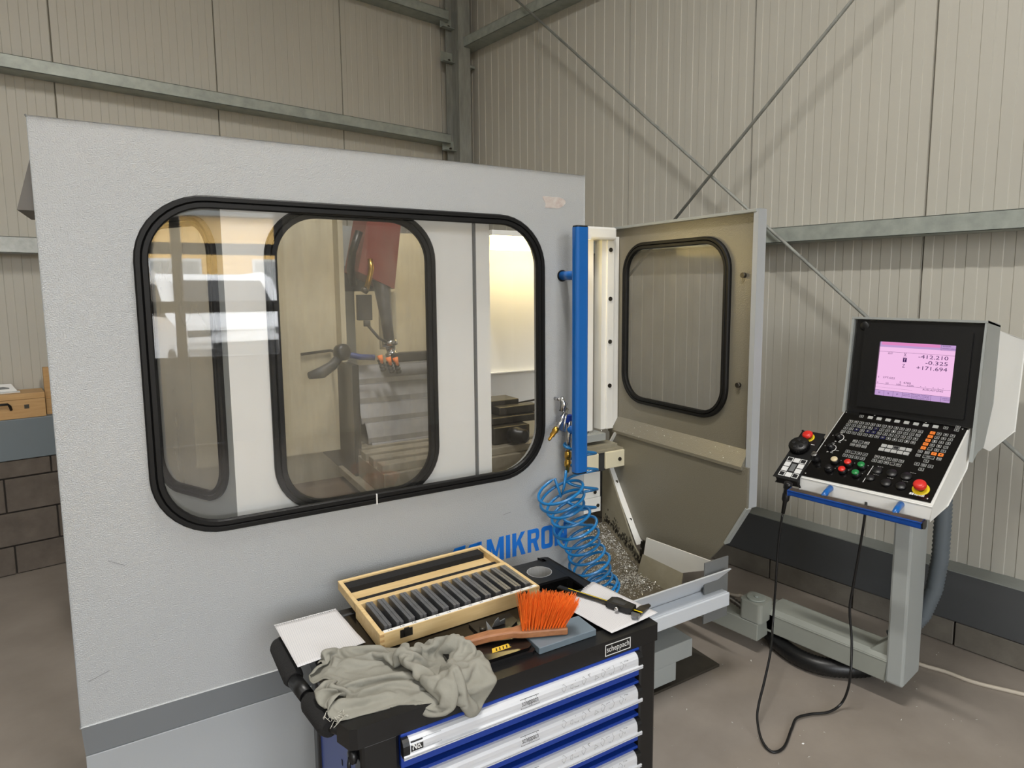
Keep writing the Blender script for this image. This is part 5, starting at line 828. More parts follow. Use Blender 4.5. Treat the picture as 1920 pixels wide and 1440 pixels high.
    (-1564,334,1900,-1554,334,1900,-1545,334,1900,-1554,324,1906,-1571,315,1900,-1584,308,1902,-1597,300,1899,-1581,294,1893,-1564,289,1897,-1551,288,1888,-1533,284,1888,-1515,280,1890,-1496,278,1895,-1479,277,1902,-1460,274,1905,-1446,268,1898,-1427,265,1897,-1409,262,1897,-1390,259,1897,-1372,257,1897,-1353,254,1899,-1338,252,1910,-1319,249,1909,-1300,244,1907,-1283,234,1903,-1265,233,1906,-1246,227,1905,-1226,223,1905,-1214,209,1905,-1215,196,1899,-1221,188,1909,-1232,185,1921,-1228,169,1920,-1243,172,1928,-1246,159,1938,-1254,158,1955,-1239,152,1942,-1221,149,1939,-1205,138,1946,-1189,125,1954,-1176,122,1940,-1171,118,1921,-1171,114,1903,-1156,115,1891,-1150,129,1901,-1142,143,1912,-1131,153,1924,-1118,162,1935,-1117,144,1927,-1099,145,1921,-1086,137,1932,-1070,143,1923,-1058,136,1935,-1039,138,1939,-1027,128,1928,-1010,135,1924,-997,131,1936,-983,132,1924,-966,135,1932,-957,126,1922,-946,133,1934,-928,128,1939),
    (-1564,343,1900,-1554,343,1900,-1545,343,1900,-1561,335,1899,-1580,328,1904,-1594,317,1904,-1592,309,1888,-1577,302,1885,-1560,300,1894,-1545,299,1889,-1527,295,1889,-1509,292,1888,-1491,289,1888,-1474,284,1888,-1458,278,1888,-1439,277,1889,-1423,276,1899,-1405,273,1892,-1387,270,1891,-1368,268,1895,-1350,266,1898,-1332,262,1905,-1320,255,1893,-1302,248,1890,-1283,241,1888,-1265,234,1888,-1246,226,1887,-1227,217,1888,-1206,211,1890,-1201,201,1906,-1218,202,1916,-1214,187,1922,-1226,180,1933,-1239,178,1943,-1254,175,1937,-1258,175,1954,-1240,161,1958,-1223,161,1953,-1207,148,1961,-1191,144,1951,-1189,135,1934,-1180,134,1917,-1175,132,1899,-1159,133,1888,-1140,135,1888,-1128,144,1899,-1118,155,1910,-1113,171,1921,-1105,155,1916,-1099,157,1934,-1082,153,1940,-1063,149,1940,-1057,148,1922,-1039,146,1922,-1021,144,1921,-1013,148,1938,-994,147,1943,-977,142,1940,-976,146,1921,-957,144,1922,-938,144,1922,-922,144,1933),
    (-1574,338,1915,-1563,352,1914,-1556,358,1899,-1572,349,1897,-1587,342,1906,-1586,330,1893,-1581,316,1891,-1566,309,1892,-1551,307,1888,-1537,307,1897,-1523,302,1902,-1505,299,1902,-1487,295,1901,-1469,291,1900,-1457,289,1888,-1438,289,1887,-1419,286,1890,-1400,285,1892,-1386,280,1902,-1367,279,1902,-1348,278,1902,-1335,271,1891,-1316,267,1888,-1298,261,1888,-1279,254,1888,-1261,247,1891,-1243,240,1888,-1225,233,1892,-1206,227,1892,-1204,220,1909,-1207,210,1924,-1222,203,1929,-1236,197,1933,-1249,196,1943,-1262,192,1933,-1253,186,1952,-1245,177,1966,-1226,172,1968,-1210,166,1957,-1204,155,1942,-1194,152,1926,-1177,151,1917,-1177,150,1898,-1162,151,1888,-1143,153,1890,-1124,156,1887,-1118,168,1899,-1103,176,1906,-1090,162,1909,-1084,164,1926,-1077,170,1943,-1059,167,1941,-1054,165,1921,-1035,163,1922,-1017,161,1922,-1001,152,1924,-991,164,1936,-976,158,1945,-963,150,1932,-955,163,1921,-936,162,1921,-924,163,1935),
    (-1589,349,1919,-1578,363,1913,-1569,371,1899,-1583,360,1901,-1598,349,1895,-1600,333,1885,-1586,320,1883,-1570,319,1885,-1549,318,1887,-1530,317,1890,-1517,314,1903,-1499,310,1903,-1481,307,1901,-1469,301,1889,-1451,300,1888,-1437,297,1900,-1418,295,1902,-1399,295,1901,-1385,290,1891,-1367,288,1889,-1348,285,1888,-1330,282,1888,-1312,278,1893,-1294,274,1888,-1275,268,1888,-1257,261,1888,-1238,255,1891,-1220,248,1889,-1205,242,1901,-1206,235,1918,-1218,224,1916,-1232,215,1917,-1247,211,1923,-1261,209,1934,-1274,207,1943,-1267,197,1960,-1248,192,1962,-1229,188,1961,-1225,175,1948,-1212,171,1935,-1198,170,1923,-1180,169,1917,-1180,169,1898,-1164,168,1888,-1146,171,1888,-1128,175,1888,-1108,177,1887,-1092,171,1892,-1076,172,1903,-1083,181,1919,-1075,187,1934,-1064,175,1925,-1045,182,1924,-1033,174,1935,-1014,174,1933,-1000,170,1922,-980,169,1922,-965,165,1932,-954,158,1946,-941,165,1933,-939,180,1922,-922,180,1929),
    (-1602,356,1907,-1594,373,1909,-1580,384,1901,-1592,372,1893,-1595,359,1883,-1597,342,1883,-1582,337,1883,-1568,334,1889,-1548,333,1889,-1530,332,1897,-1512,326,1894,-1495,322,1901,-1486,315,1888,-1467,313,1888,-1449,312,1893,-1434,308,1904,-1418,306,1893,-1400,303,1888,-1382,301,1892,-1364,299,1888,-1345,297,1888,-1327,294,1888,-1308,290,1889,-1290,286,1891,-1271,281,1890,-1253,276,1888,-1234,270,1888,-1216,264,1892,-1206,259,1908,-1219,249,1915,-1230,237,1908,-1241,232,1921,-1251,225,1932,-1269,225,1935,-1276,220,1950,-1269,212,1967,-1250,208,1968,-1244,199,1952,-1226,192,1948,-1213,188,1935,-1194,185,1930,-1182,187,1916,-1180,187,1897,-1164,187,1888,-1148,186,1898,-1129,186,1902,-1110,187,1902,-1091,187,1899,-1072,188,1896,-1080,197,1911,-1068,201,1925,-1054,190,1920,-1050,190,1939,-1034,191,1929,-1017,188,1921,-999,186,1928,-981,184,1932,-963,182,1937,-954,175,1952,-936,178,1945,-945,191,1935,-932,194,1922),
    (-1615,364,1898,-1607,380,1899,-1595,393,1892,-1593,382,1883,-1605,368,1883,-1589,359,1883,-1581,355,1883,-1564,353,1887,-1545,351,1887,-1527,348,1890,-1512,343,1901,-1502,333,1888,-1483,330,1888,-1464,327,1890,-1449,323,1901,-1431,320,1901,-1416,317,1890,-1397,315,1888,-1379,313,1892,-1361,311,1888,-1342,309,1888,-1323,306,1888,-1305,303,1888,-1287,300,1886,-1268,295,1887,-1249,291,1888,-1230,286,1888,-1213,280,1896,-1218,273,1912,-1230,261,1906,-1243,252,1909,-1256,243,1915,-1257,241,1934,-1259,230,1946,-1275,234,1957,-1273,226,1974,-1261,221,1958,-1247,214,1947,-1228,210,1947,-1209,203,1943,-1195,204,1931,-1191,204,1912,-1180,205,1897,-1163,205,1889,-1147,204,1898,-1131,199,1890,-1112,199,1888,-1093,202,1888,-1075,204,1887,-1076,213,1904,-1059,207,1910,-1042,204,1918,-1040,206,1936,-1026,195,1944,-1009,192,1937,-997,205,1929,-979,203,1933,-966,197,1946,-953,191,1959,-937,195,1951,-929,201,1934,-939,210,1922),
    (-1630,372,1891,-1620,388,1888,-1608,403,1884,-1602,394,1883,-1603,381,1883,-1585,375,1883,-1580,374,1883,-1562,372,1888,-1543,369,1889,-1528,363,1900,-1516,356,1888,-1498,351,1888,-1480,347,1891,-1463,343,1898,-1448,336,1889,-1429,333,1888,-1412,332,1897,-1394,331,1891,-1375,327,1890,-1356,324,1891,-1338,320,1894,-1319,318,1894,-1302,316,1888,-1283,314,1886,-1264,310,1886,-1245,307,1888,-1226,302,1889,-1216,297,1904,-1230,285,1906,-1243,275,1909,-1256,265,1912,-1266,257,1923,-1275,248,1933,-1261,246,1945,-1258,235,1959,-1258,231,1978,-1246,218,1969,-1238,224,1953,-1228,224,1938,-1211,220,1945,-1202,221,1929,-1193,222,1913,-1178,222,1901,-1162,223,1892,-1145,218,1888,-1126,216,1888,-1110,213,1899,-1096,219,1887,-1079,221,1894,-1060,220,1896,-1059,224,1915,-1046,219,1928,-1028,213,1925,-1023,213,1943,-1011,203,1952,-993,205,1947,-979,218,1943,-961,215,1948,-955,207,1966,-944,212,1952,-931,218,1939,-927,224,1922),
    (-1636,389,1894,-1632,394,1883,-1621,410,1883,-1616,398,1883,-1597,398,1883,-1582,394,1883,-1572,390,1883,-1561,386,1897,-1544,382,1903,-1531,378,1889,-1512,373,1888,-1497,367,1897,-1478,365,1897,-1463,358,1888,-1444,354,1888,-1426,351,1888,-1407,348,1888,-1390,348,1897,-1372,344,1898,-1353,341,1898,-1334,338,1897,-1315,334,1897,-1298,333,1889,-1279,330,1887,-1259,327,1886,-1242,323,1888,-1226,318,1897,-1228,307,1912,-1235,294,1921,-1244,281,1926,-1253,267,1930,-1271,268,1934,-1279,259,1946,-1272,249,1959,-1254,248,1962,-1247,241,1977,-1238,230,1964,-1222,218,1964,-1228,233,1953,-1211,238,1949,-1197,235,1936,-1184,223,1927,-1169,218,1918,-1153,219,1907,-1136,226,1901,-1124,234,1889,-1107,228,1887,-1091,233,1898,-1077,238,1888,-1059,237,1892,-1047,236,1907,-1041,236,1925,-1023,231,1923,-1010,223,1935,-1013,220,1954,-997,214,1962,-983,225,1959,-969,213,1965,-956,225,1973,-942,228,1960,-939,234,1942,-940,237,1923),
    (-1638,407,1898,-1638,411,1883,-1633,416,1883,-1615,415,1883,-1597,415,1883,-1587,408,1883,-1570,408,1886,-1558,404,1901,-1546,395,1890,-1527,395,1888,-1513,388,1899,-1495,384,1893,-1478,380,1888,-1459,376,1888,-1441,372,1891,-1422,369,1887,-1404,366,1887,-1385,363,1888,-1367,362,1894,-1350,357,1890,-1331,353,1888,-1312,350,1888,-1294,350,1893,-1276,348,1887,-1257,344,1887,-1243,338,1898,-1244,320,1902,-1244,303,1903,-1252,300,1919,-1259,290,1932,-1252,279,1943,-1266,272,1951,-1281,270,1959,-1278,259,1972,-1262,251,1978,-1247,255,1968,-1230,242,1968,-1229,227,1978,-1217,235,1968,-1202,225,1961,-1186,225,1949,-1171,227,1938,-1160,232,1924,-1155,238,1907,-1138,241,1912,-1119,242,1905,-1103,239,1900,-1091,249,1888,-1078,249,1901,-1061,255,1895,-1046,255,1906,-1037,253,1923,-1029,242,1936,-1023,229,1948,-1005,237,1951,-1008,227,1967,-992,220,1974,-975,222,1980,-968,228,1962,-954,241,1961,-952,247,1944,-954,249,1925),
    (-1630,423,1898,-1640,429,1883,-1630,434,1883,-1613,433,1883,-1602,429,1883,-1589,424,1887,-1574,419,1899,-1557,419,1890,-1540,412,1888,-1526,409,1900,-1508,405,1898,-1490,400,1900,-1474,398,1889,-1456,394,1888,-1438,390,1888,-1419,387,1888,-1401,384,1888,-1382,381,1888,-1363,378,1888,-1345,374,1888,-1327,370,1887,-1309,367,1893,-1292,367,1888,-1274,366,1887,-1262,358,1898,-1264,337,1897,-1262,319,1897,-1261,304,1898,-1267,295,1911,-1263,281,1919,-1268,278,1937,-1276,285,1951,-1277,281,1969,-1267,268,1965,-1254,263,1977,-1251,248,1984,-1239,245,1984,-1227,243,1984,-1208,239,1983,-1195,237,1971,-1183,241,1957,-1171,245,1943,-1160,249,1928,-1149,254,1914,-1136,255,1900,-1126,246,1888,-1108,252,1888,-1097,260,1901,-1081,265,1892,-1066,272,1901,-1062,258,1914,-1054,250,1929,-1047,239,1943,-1031,244,1952,-1018,237,1964,-1001,244,1964,-997,236,1981,-985,236,1979,-973,236,1978,-974,240,1959,-970,245,1941,-970,257,1927),
    (-1637,439,1906,-1639,446,1888,-1626,450,1883,-1610,450,1883,-1592,444,1883,-1577,436,1883,-1564,431,1891,-1550,428,1904,-1533,424,1899,-1517,420,1889,-1503,422,1902,-1487,418,1896,-1468,414,1893,-1451,408,1897,-1434,401,1901,-1419,390,1906,-1400,387,1906,-1381,385,1906,-1362,384,1905,-1343,383,1903,-1325,384,1899,-1310,384,1887,-1291,386,1888,-1279,377,1900,-1279,358,1900,-1280,338,1897,-1279,320,1897,-1278,304,1896,-1280,290,1901,-1281,285,1919,-1282,289,1937,-1293,282,1947,-1294,275,1965,-1279,272,1978,-1266,268,1991,-1251,258,1984,-1239,256,1984,-1227,254,1983,-1216,249,1968,-1200,252,1963,-1198,247,1946,-1186,250,1932,-1174,251,1917,-1163,254,1902,-1149,258,1889,-1131,263,1891,-1113,269,1888,-1095,273,1888,-1092,272,1905,-1077,279,1914,-1075,264,1925,-1067,256,1940,-1057,248,1954,-1043,243,1966,-1026,251,1967,-1014,243,1976,-997,248,1983,-985,248,1982,-967,252,1982,-960,253,1965,-965,260,1947,-982,260,1940),
    (-1620,437,1900,-1627,455,1899,-1621,465,1884,-1606,467,1883,-1591,458,1883,-1573,453,1883,-1563,449,1897,-1545,445,1903,-1527,441,1902,-1514,437,1888,-1497,438,1893,-1479,433,1900,-1464,426,1906,-1453,413,1915,-1435,407,1918,-1416,405,1917,-1397,403,1915,-1379,403,1910,-1361,402,1905,-1346,399,1894,-1328,398,1888,-1309,402,1888,-1299,395,1902,-1296,376,1907,-1297,358,1906,-1296,339,1905,-1298,320,1899,-1298,307,1898,-1298,294,1898,-1300,288,1916,-1301,291,1936,-1302,293,1954,-1293,290,1969,-1282,285,1984,-1263,280,1982,-1253,270,1995,-1239,266,1982,-1227,264,1981,-1215,263,1978,-1215,263,1959,-1207,262,1942,-1195,265,1927,-1183,267,1913,-1168,271,1902,-1151,275,1895,-1135,280,1888,-1118,285,1893,-1100,290,1888,-1101,287,1906,-1093,284,1923,-1082,276,1937,-1071,270,1951,-1059,264,1963,-1045,259,1976,-1029,255,1986,-1009,259,1984,-997,259,1984,-985,259,1984,-981,247,1970,-976,260,1958,-969,277,1956,-965,269,1942),
    (-1604,443,1906,-1612,461,1907,-1611,475,1895,-1601,483,1883,-1584,475,1883,-1571,469,1890,-1554,463,1897,-1542,455,1888,-1523,455,1891,-1505,453,1893,-1501,444,1910,-1484,440,1916,-1467,434,1922,-1449,429,1923,-1430,425,1922,-1413,422,1914,-1397,418,1904,-1383,411,1894,-1364,413,1891,-1346,415,1888,-1327,416,1888,-1321,406,1902,-1315,392,1912,-1314,376,1902,-1315,358,1906,-1314,339,1910,-1308,322,1914,-1299,309,1916,-1288,303,1907,-1285,297,1920,-1295,304,1933,-1296,305,1952,-1285,301,1967,-1278,299,1985,-1263,292,1994,-1246,284,1996,-1239,276,1980,-1227,275,1978,-1213,273,1964,-1198,263,1968,-1195,271,1951,-1187,278,1936,-1172,276,1925,-1166,287,1911,-1147,286,1909,-1130,289,1902,-1123,303,1891,-1104,307,1893,-1089,301,1903,-1078,294,1917,-1072,291,1935,-1060,284,1948,-1053,282,1966,-1038,276,1976,-1030,273,1993,-1012,270,2000,-997,271,1984,-995,260,1970,-980,262,1980,-981,273,1966,-985,284,1952,-979,280,1940),
    (-1593,448,1920,-1596,466,1915,-1595,481,1903,-1594,496,1891,-1578,491,1884,-1562,484,1888,-1545,475,1888,-1529,467,1888,-1525,464,1907,-1506,463,1909,-1490,456,1901,-1479,457,1916,-1461,452,1918,-1443,445,1923,-1427,441,1914,-1419,432,1899,-1403,428,1890,-1385,428,1888,-1366,431,1890,-1347,433,1891,-1339,419,1900,-1339,400,1905,-1332,385,1914,-1315,379,1919,-1319,362,1924,-1310,345,1927,-1298,331,1926,-1290,322,1911,-1275,313,1907,-1271,306,1921,-1282,314,1934,-1288,317,1951,-1279,315,1968,-1270,312,1984,-1256,301,1981,-1240,293,1985,-1224,282,1986,-1218,283,1967,-1208,275,1982,-1189,273,1976,-1179,271,1960,-1171,274,1943,-1173,291,1935,-1161,300,1923,-1145,304,1912,-1126,300,1915,-1126,315,1905,-1108,319,1906,-1089,317,1912,-1072,311,1918,-1061,305,1932,-1049,298,1946,-1040,293,1962,-1042,293,1980,-1027,282,1978,-1011,285,1983,-1014,269,1986,-1003,275,1975,-988,278,1978,-972,287,1974,-973,297,1958,-986,295,1945),
    (-1575,449,1916,-1578,468,1919,-1579,484,1909,-1579,500,1898,-1571,508,1885,-1553,499,1884,-1535,491,1886,-1520,483,1891,-1521,482,1909,-1504,479,1900,-1491,472,1910,-1471,473,1910,-1455,465,1908,-1452,448,1907,-1434,446,1899,-1417,448,1890,-1399,446,1891,-1382,442,1898,-1368,433,1908,-1351,440,1908,-1352,423,1913,-1342,409,1921,-1331,396,1929,-1317,385,1937,-1308,368,1936,-1297,354,1936,-1289,346,1920,-1279,336,1908,-1263,326,1908,-1275,320,1923,-1267,321,1940,-1279,333,1950,-1272,331,1968,-1260,318,1970,-1244,312,1977,-1231,307,1991,-1216,294,1990,-1227,292,1975,-1209,292,1980,-1191,290,1975,-1174,287,1966,-1159,282,1956,-1159,297,1943,-1160,314,1933,-1145,320,1922,-1141,300,1924,-1127,313,1922,-1108,317,1924,-1094,304,1924,-1078,306,1934,-1066,318,1942,-1060,307,1956,-1049,305,1971,-1031,308,1978,-1017,296,1974,-1019,279,1968,-1022,263,1972,-1006,262,1962,-995,278,1961,-989,292,1973,-984,309,1967,-982,312,1948),
    (-1577,464,1906,-1560,466,1915,-1558,484,1911,-1557,497,1894,-1560,517,1892,-1546,517,1883,-1525,508,1886,-1512,500,1893,-1513,498,1912,-1496,492,1911,-1479,486,1907,-1473,477,1891,-1455,469,1890,-1441,456,1894,-1429,462,1909,-1416,465,1895,-1402,459,1904,-1389,450,1914,-1370,448,1918,-1352,447,1925,-1341,433,1923,-1328,420,1923,-1317,405,1919,-1304,394,1929,-1297,378,1924,-1285,368,1935,-1275,357,1924,-1269,352,1909,-1270,337,1918,-1256,323,1923,-1257,335,1936,-1268,346,1946,-1260,332,1955,-1246,328,1968,-1239,327,1985,-1221,321,1988,-1210,309,1980,-1229,307,1970,-1216,296,1964,-1201,284,1960,-1185,283,1951,-1170,295,1951,-1160,308,1957,-1150,318,1949,-1147,308,1937,-1130,306,1936,-1118,306,1936,-1106,306,1939,-1094,306,1942,-1082,321,1942,-1076,318,1958,-1060,320,1968,-1041,321,1968,-1026,314,1961,-1023,295,1957,-1036,281,1962,-1032,264,1959,-1017,266,1951,-1011,283,1960,-997,295,1956,-1002,311,1964,-991,325,1957),
    (-1564,475,1900,-1554,475,1900,-1545,475,1900,-1547,493,1894,-1537,514,1892,-1535,531,1889,-1516,522,1886,-1513,515,1904,-1502,513,1914,-1491,504,1900,-1479,494,1890,-1461,491,1888,-1448,483,1898,-1439,471,1907,-1426,474,1894,-1410,480,1905,-1393,473,1904,-1384,459,1899,-1366,460,1905,-1348,454,1907,-1332,443,1911,-1317,431,1913,-1304,418,1916,-1298,400,1913,-1284,389,1919,-1274,382,1933,-1261,370,1926,-1252,358,1915,-1257,344,1907,-1246,333,1910,-1256,346,1923,-1250,346,1939,-1244,340,1956,-1246,347,1973,-1229,342,1983,-1214,333,1976,-1205,320,1966,-1224,320,1960,-1212,308,1952,-1201,296,1946,-1194,296,1961,-1179,305,1964,-1175,321,1956,-1163,331,1943,-1146,327,1936,-1130,317,1936,-1118,317,1936,-1106,317,1938,-1094,317,1942,-1091,331,1954,-1076,335,1963,-1057,337,1961,-1041,331,1953,-1032,317,1944,-1034,298,1942,-1043,282,1946,-1042,263,1944,-1029,277,1941,-1010,275,1944,-1014,292,1950,-1011,310,1948,-1004,328,1944),
    (-1564,484,1900,-1554,484,1900,-1545,484,1900,-1530,491,1909,-1528,504,1899,-1522,526,1896,-1510,538,1892,-1503,526,1907,-1497,516,1894,-1479,518,1902,-1469,509,1888,-1456,504,1899,-1455,491,1913,-1438,488,1905,-1420,489,1903,-1410,487,1888,-1393,480,1888,-1377,470,1888,-1361,460,1887,-1346,450,1890,-1330,440,1893,-1315,430,1895,-1299,420,1899,-1286,414,1911,-1272,403,1916,-1273,383,1915,-1254,382,1916,-1253,370,1901,-1246,354,1896,-1237,349,1909,-1242,354,1928,-1250,363,1942,-1246,358,1960,-1230,351,1967,-1227,332,1966,-1213,343,1961,-1201,331,1953,-1214,322,1943,-1220,306,1937,-1203,312,1942,-1199,310,1959,-1187,319,1970,-1171,329,1971,-1156,326,1962,-1139,330,1952,-1130,329,1936,-1118,329,1936,-1106,329,1938,-1094,329,1941,-1080,341,1942,-1074,352,1957,-1059,348,1947,-1047,338,1937,-1045,320,1931,-1048,301,1930,-1047,283,1929,-1048,264,1927,-1031,260,1936,-1022,275,1932,-1012,292,1934,-1000,307,1934,-989,321,1938),
    (-1564,492,1900,-1554,492,1900,-1545,492,1900,-1535,510,1907,-1521,516,1915,-1524,534,1909,-1516,550,1905,-1501,543,1897,-1487,529,1903,-1479,529,1887,-1463,526,1894,-1465,515,1910,-1450,508,1917,-1437,506,1903,-1420,504,1895,-1402,503,1889,-1385,495,1888,-1368,486,1888,-1352,476,1888,-1336,466,1888,-1320,455,1889,-1305,445,1890,-1289,433,1892,-1279,419,1895,-1284,403,1902,-1272,389,1897,-1255,381,1897,-1237,378,1899,-1234,363,1887,-1237,366,1907,-1240,371,1924,-1236,375,1943,-1229,364,1956,-1224,347,1951,-1234,330,1950,-1215,335,1944,-1199,341,1938,-1200,323,1933,-1207,309,1924,-1195,299,1934,-1185,308,1948,-1188,326,1953,-1178,341,1959,-1160,343,1962,-1145,346,1952,-1130,348,1939,-1114,345,1930,-1100,337,1923,-1104,345,1940,-1091,352,1951,-1079,363,1942,-1067,352,1932,-1057,339,1922,-1060,320,1922,-1058,303,1915,-1052,285,1912,-1038,277,1921,-1022,267,1922,-1008,265,1935,-997,280,1931,-986,295,1932,-974,310,1936),
    (-1564,501,1900,-1554,501,1900,-1545,501,1900,-1551,516,1910,-1535,528,1910,-1526,540,1924,-1513,533,1914,-1496,534,1914,-1491,548,1904,-1477,547,1892,-1463,541,1904,-1465,530,1920,-1451,524,1908,-1432,523,1904,-1414,519,1903,-1396,513,1903,-1379,504,1903,-1362,495,1902,-1346,486,1902,-1330,476,1902,-1318,461,1906,-1304,449,1908,-1289,438,1910,-1274,425,1913,-1267,412,1901,-1262,401,1888,-1246,396,1899,-1233,390,1887,-1221,377,1889,-1221,375,1907,-1224,382,1924,-1218,374,1940,-1218,355,1943,-1235,349,1938,-1235,332,1931,-1218,325,1930,-1204,334,1921,-1187,325,1921,-1194,309,1912,-1181,302,1924,-1175,315,1935,-1184,332,1937,-1171,344,1943,-1157,356,1949,-1155,343,1936,-1140,339,1926,-1124,343,1915,-1108,352,1916,-1104,361,1932,-1097,370,1948,-1093,356,1934,-1082,345,1924,-1073,334,1913,-1063,320,1904,-1049,309,1901,-1043,303,1918,-1030,292,1926,-1014,284,1921,-998,272,1921,-983,268,1930,-972,286,1930,-960,298,1937),
    (-1564,510,1900,-1554,510,1900,-1545,510,1900,-1549,508,1921,-1542,526,1922,-1531,523,1934,-1513,533,1931,-1498,543,1929,-1485,551,1919,-1481,561,1902,-1472,549,1915,-1456,547,1922,-1443,540,1909,-1428,533,1919,-1412,524,1921,-1395,515,1921,-1378,506,1921,-1361,497,1921,-1345,488,1920,-1328,479,1920,-1311,470,1920,-1295,461,1918,-1278,452,1913,-1275,440,1900,-1267,427,1889,-1251,416,1888,-1236,405,1887,-1220,399,1896,-1206,388,1889,-1209,389,1908,-1207,385,1926,-1203,368,1932,-1211,352,1927,-1229,354,1923,-1229,337,1915,-1220,321,1912,-1201,320,1910,-1185,328,1904,-1180,310,1900,-1168,306,1913,-1167,324,1921,-1170,341,1929,-1179,358,1933,-1165,369,1938,-1158,356,1923,-1144,350,1913,-1131,360,1920,-1116,367,1911,-1111,376,1927,-1095,381,1934,-1082,369,1926,-1081,358,1910,-1071,345,1900,-1057,334,1894,-1048,326,1909,-1037,318,1923,-1020,308,1926,-1004,298,1922,-988,288,1920,-971,276,1920,-959,271,1932,-948,285,1940),
    (-1564,519,1900,-1554,519,1900,-1545,519,1900,-1553,530,1914,-1557,531,1935,-1539,539,1937,-1523,548,1938,-1507,558,1931,-1491,566,1924,-1476,574,1916,-1468,561,1904,-1454,563,1915,-1437,556,1916,-1419,549,1917,-1403,540,1917,-1386,531,1918,-1369,522,1919,-1353,513,1920,-1336,505,1922,-1319,495,1921,-1303,486,1919,-1287,477,1912,-1277,466,1901,-1273,452,1888,-1257,442,1888,-1242,431,1888,-1226,421,1888,-1210,411,1888,-1194,401,1892,-1192,396,1910,-1188,384,1924,-1192,367,1917,-1211,367,1918,-1224,360,1906,-1222,343,1899,-1208,335,1909,-1203,327,1892,-1187,319,1887,-1168,315,1889,-1155,314,1901,-1162,331,1905,-1172,346,1912,-1173,364,1917,-1168,381,1925,-1156,372,1914,-1148,362,1900,-1141,372,1914,-1126,382,1916,-1109,392,1918,-1090,391,1919,-1074,382,1917,-1073,372,1901,-1065,359,1890,-1053,351,1902,-1040,342,1913,-1027,333,1923,-1011,323,1922,-994,314,1921,-979,303,1922,-962,293,1921,-946,283,1925,-933,274,1935),
    (-1578,524,1889,-1560,532,1888,-1544,538,1897,-1546,543,1912,-1560,546,1926,-1548,556,1936,-1531,560,1927,-1516,562,1915,-1502,573,1910,-1486,581,1902,-1468,579,1898,-1450,571,1900,-1432,564,1900,-1416,555,1900,-1399,545,1900,-1383,536,1901,-1366,526,1901,-1350,515,1903,-1340,500,1905,-1322,495,1902,-1303,497,1904,-1285,491,1900,-1279,478,1888,-1263,467,1888,-1247,457,1888,-1231,446,1888,-1215,436,1888,-1204,425,1897,-1190,416,1904,-1176,404,1912,-1178,386,1910,-1192,378,1903,-1198,360,1908,-1210,368,1899,-1211,351,1888,-1202,351,1904,-1199,343,1888,-1184,336,1893,-1167,333,1887,-1150,329,1893,-1147,338,1908,-1159,350,1900,-1164,368,1902,-1164,386,1908,-1146,386,1911,-1145,379,1894,-1134,365,1900,-1121,378,1899,-1108,392,1899,-1091,384,1902,-1074,392,1902,-1058,382,1901,-1051,371,1888,-1039,356,1891,-1029,343,1899,-1015,341,1912,-1001,339,1924,-985,329,1921,-969,319,1922,-955,308,1929,-939,298,1932,-928,286,1922),
    (-1577,538,1883,-1567,548,1889,-1548,553,1888,-1559,543,1901,-1557,558,1912,-1541,552,1920,-1541,569,1914,-1526,570,1903,-1509,571,1894,-1491,571,1888,-1473,563,1890,-1455,560,1887,-1440,549,1891,-1422,543,1887,-1405,534,1887,-1389,525,1888,-1372,515,1888,-1356,506,1888,-1339,497,1888,-1322,506,1888,-1303,506,1888,-1284,504,1888,-1268,493,1888,-1253,483,1888,-1237,472,1888,-1221,462,1888,-1205,451,1890,-1192,438,1892,-1178,425,1894,-1171,407,1894,-1177,389,1892,-1176,375,1904,-1183,362,1895,-1198,374,1889,-1214,367,1887,-1198,359,1888,-1188,349,1900,-1173,350,1888,-1174,337,1900,-1161,342,1888,-1143,337,1890,-1146,356,1888,-1155,373,1887,-1161,391,1890,-1144,398,1897,-1129,388,1891,-1123,370,1887,-1108,366,1898,-1099,380,1889,-1085,393,1887,-1069,382,1888,-1052,392,1887,-1036,382,1888,-1025,367,1888,-1016,350,1888,-1003,341,1898,-989,345,1911,-975,344,1923,-959,334,1925,-945,322,1922,-930,310,1922,-915,298,1922),
)
nx_, ny_ = len(RAG[0]) // 3, len(RAG)
rp_ = [(r[3 * i] * 0.0005, r[3 * i + 1] * 0.0005, r[3 * i + 2] * 0.0005) for r in RAG for i in range(nx_)]
rg = MB().add(rp_, [(j * nx_ + i, j * nx_ + i + 1, (j + 1) * nx_ + i + 1, (j + 1) * nx_ + i) for j in range(ny_ - 1) for i in range(nx_ - 1)], 0, True)
#RAG1
rgp = (-0.62, 0.13, 0.9415)
rag = on_top('cleaning_rag', 'crumpled grey-beige cloth rag draped over the trolley front edge', 'rag', rgp)
ro = rg.build('cloth', cloth_m, rag, off=rgp)
sm = ro.modifiers.new('subdivide', 'SUBSURF'); sm.levels = 1; sm.render_levels = 1
so = ro.modifiers.new('thickness', 'SOLIDIFY'); so.thickness = 0.0012; so.offset = 1
th = MB(); rt = random.Random(9)
for _ in range(26):
    p = Vector((-0.79 + rt.gauss(0, 0.012), 0.065 + rt.gauss(0, 0.012), 0.944)); th.tube([p, p + Vector((rt.uniform(-.015, .015), rt.uniform(-.02, .01), .006)), p + Vector((rt.uniform(-.02, .02), rt.uniform(-.025, .005), 0.001))], 0.0005, 4)
o = th.build('frayed_threads', thread_m, rag, off=rgp); o['kind'] = 'stuff'

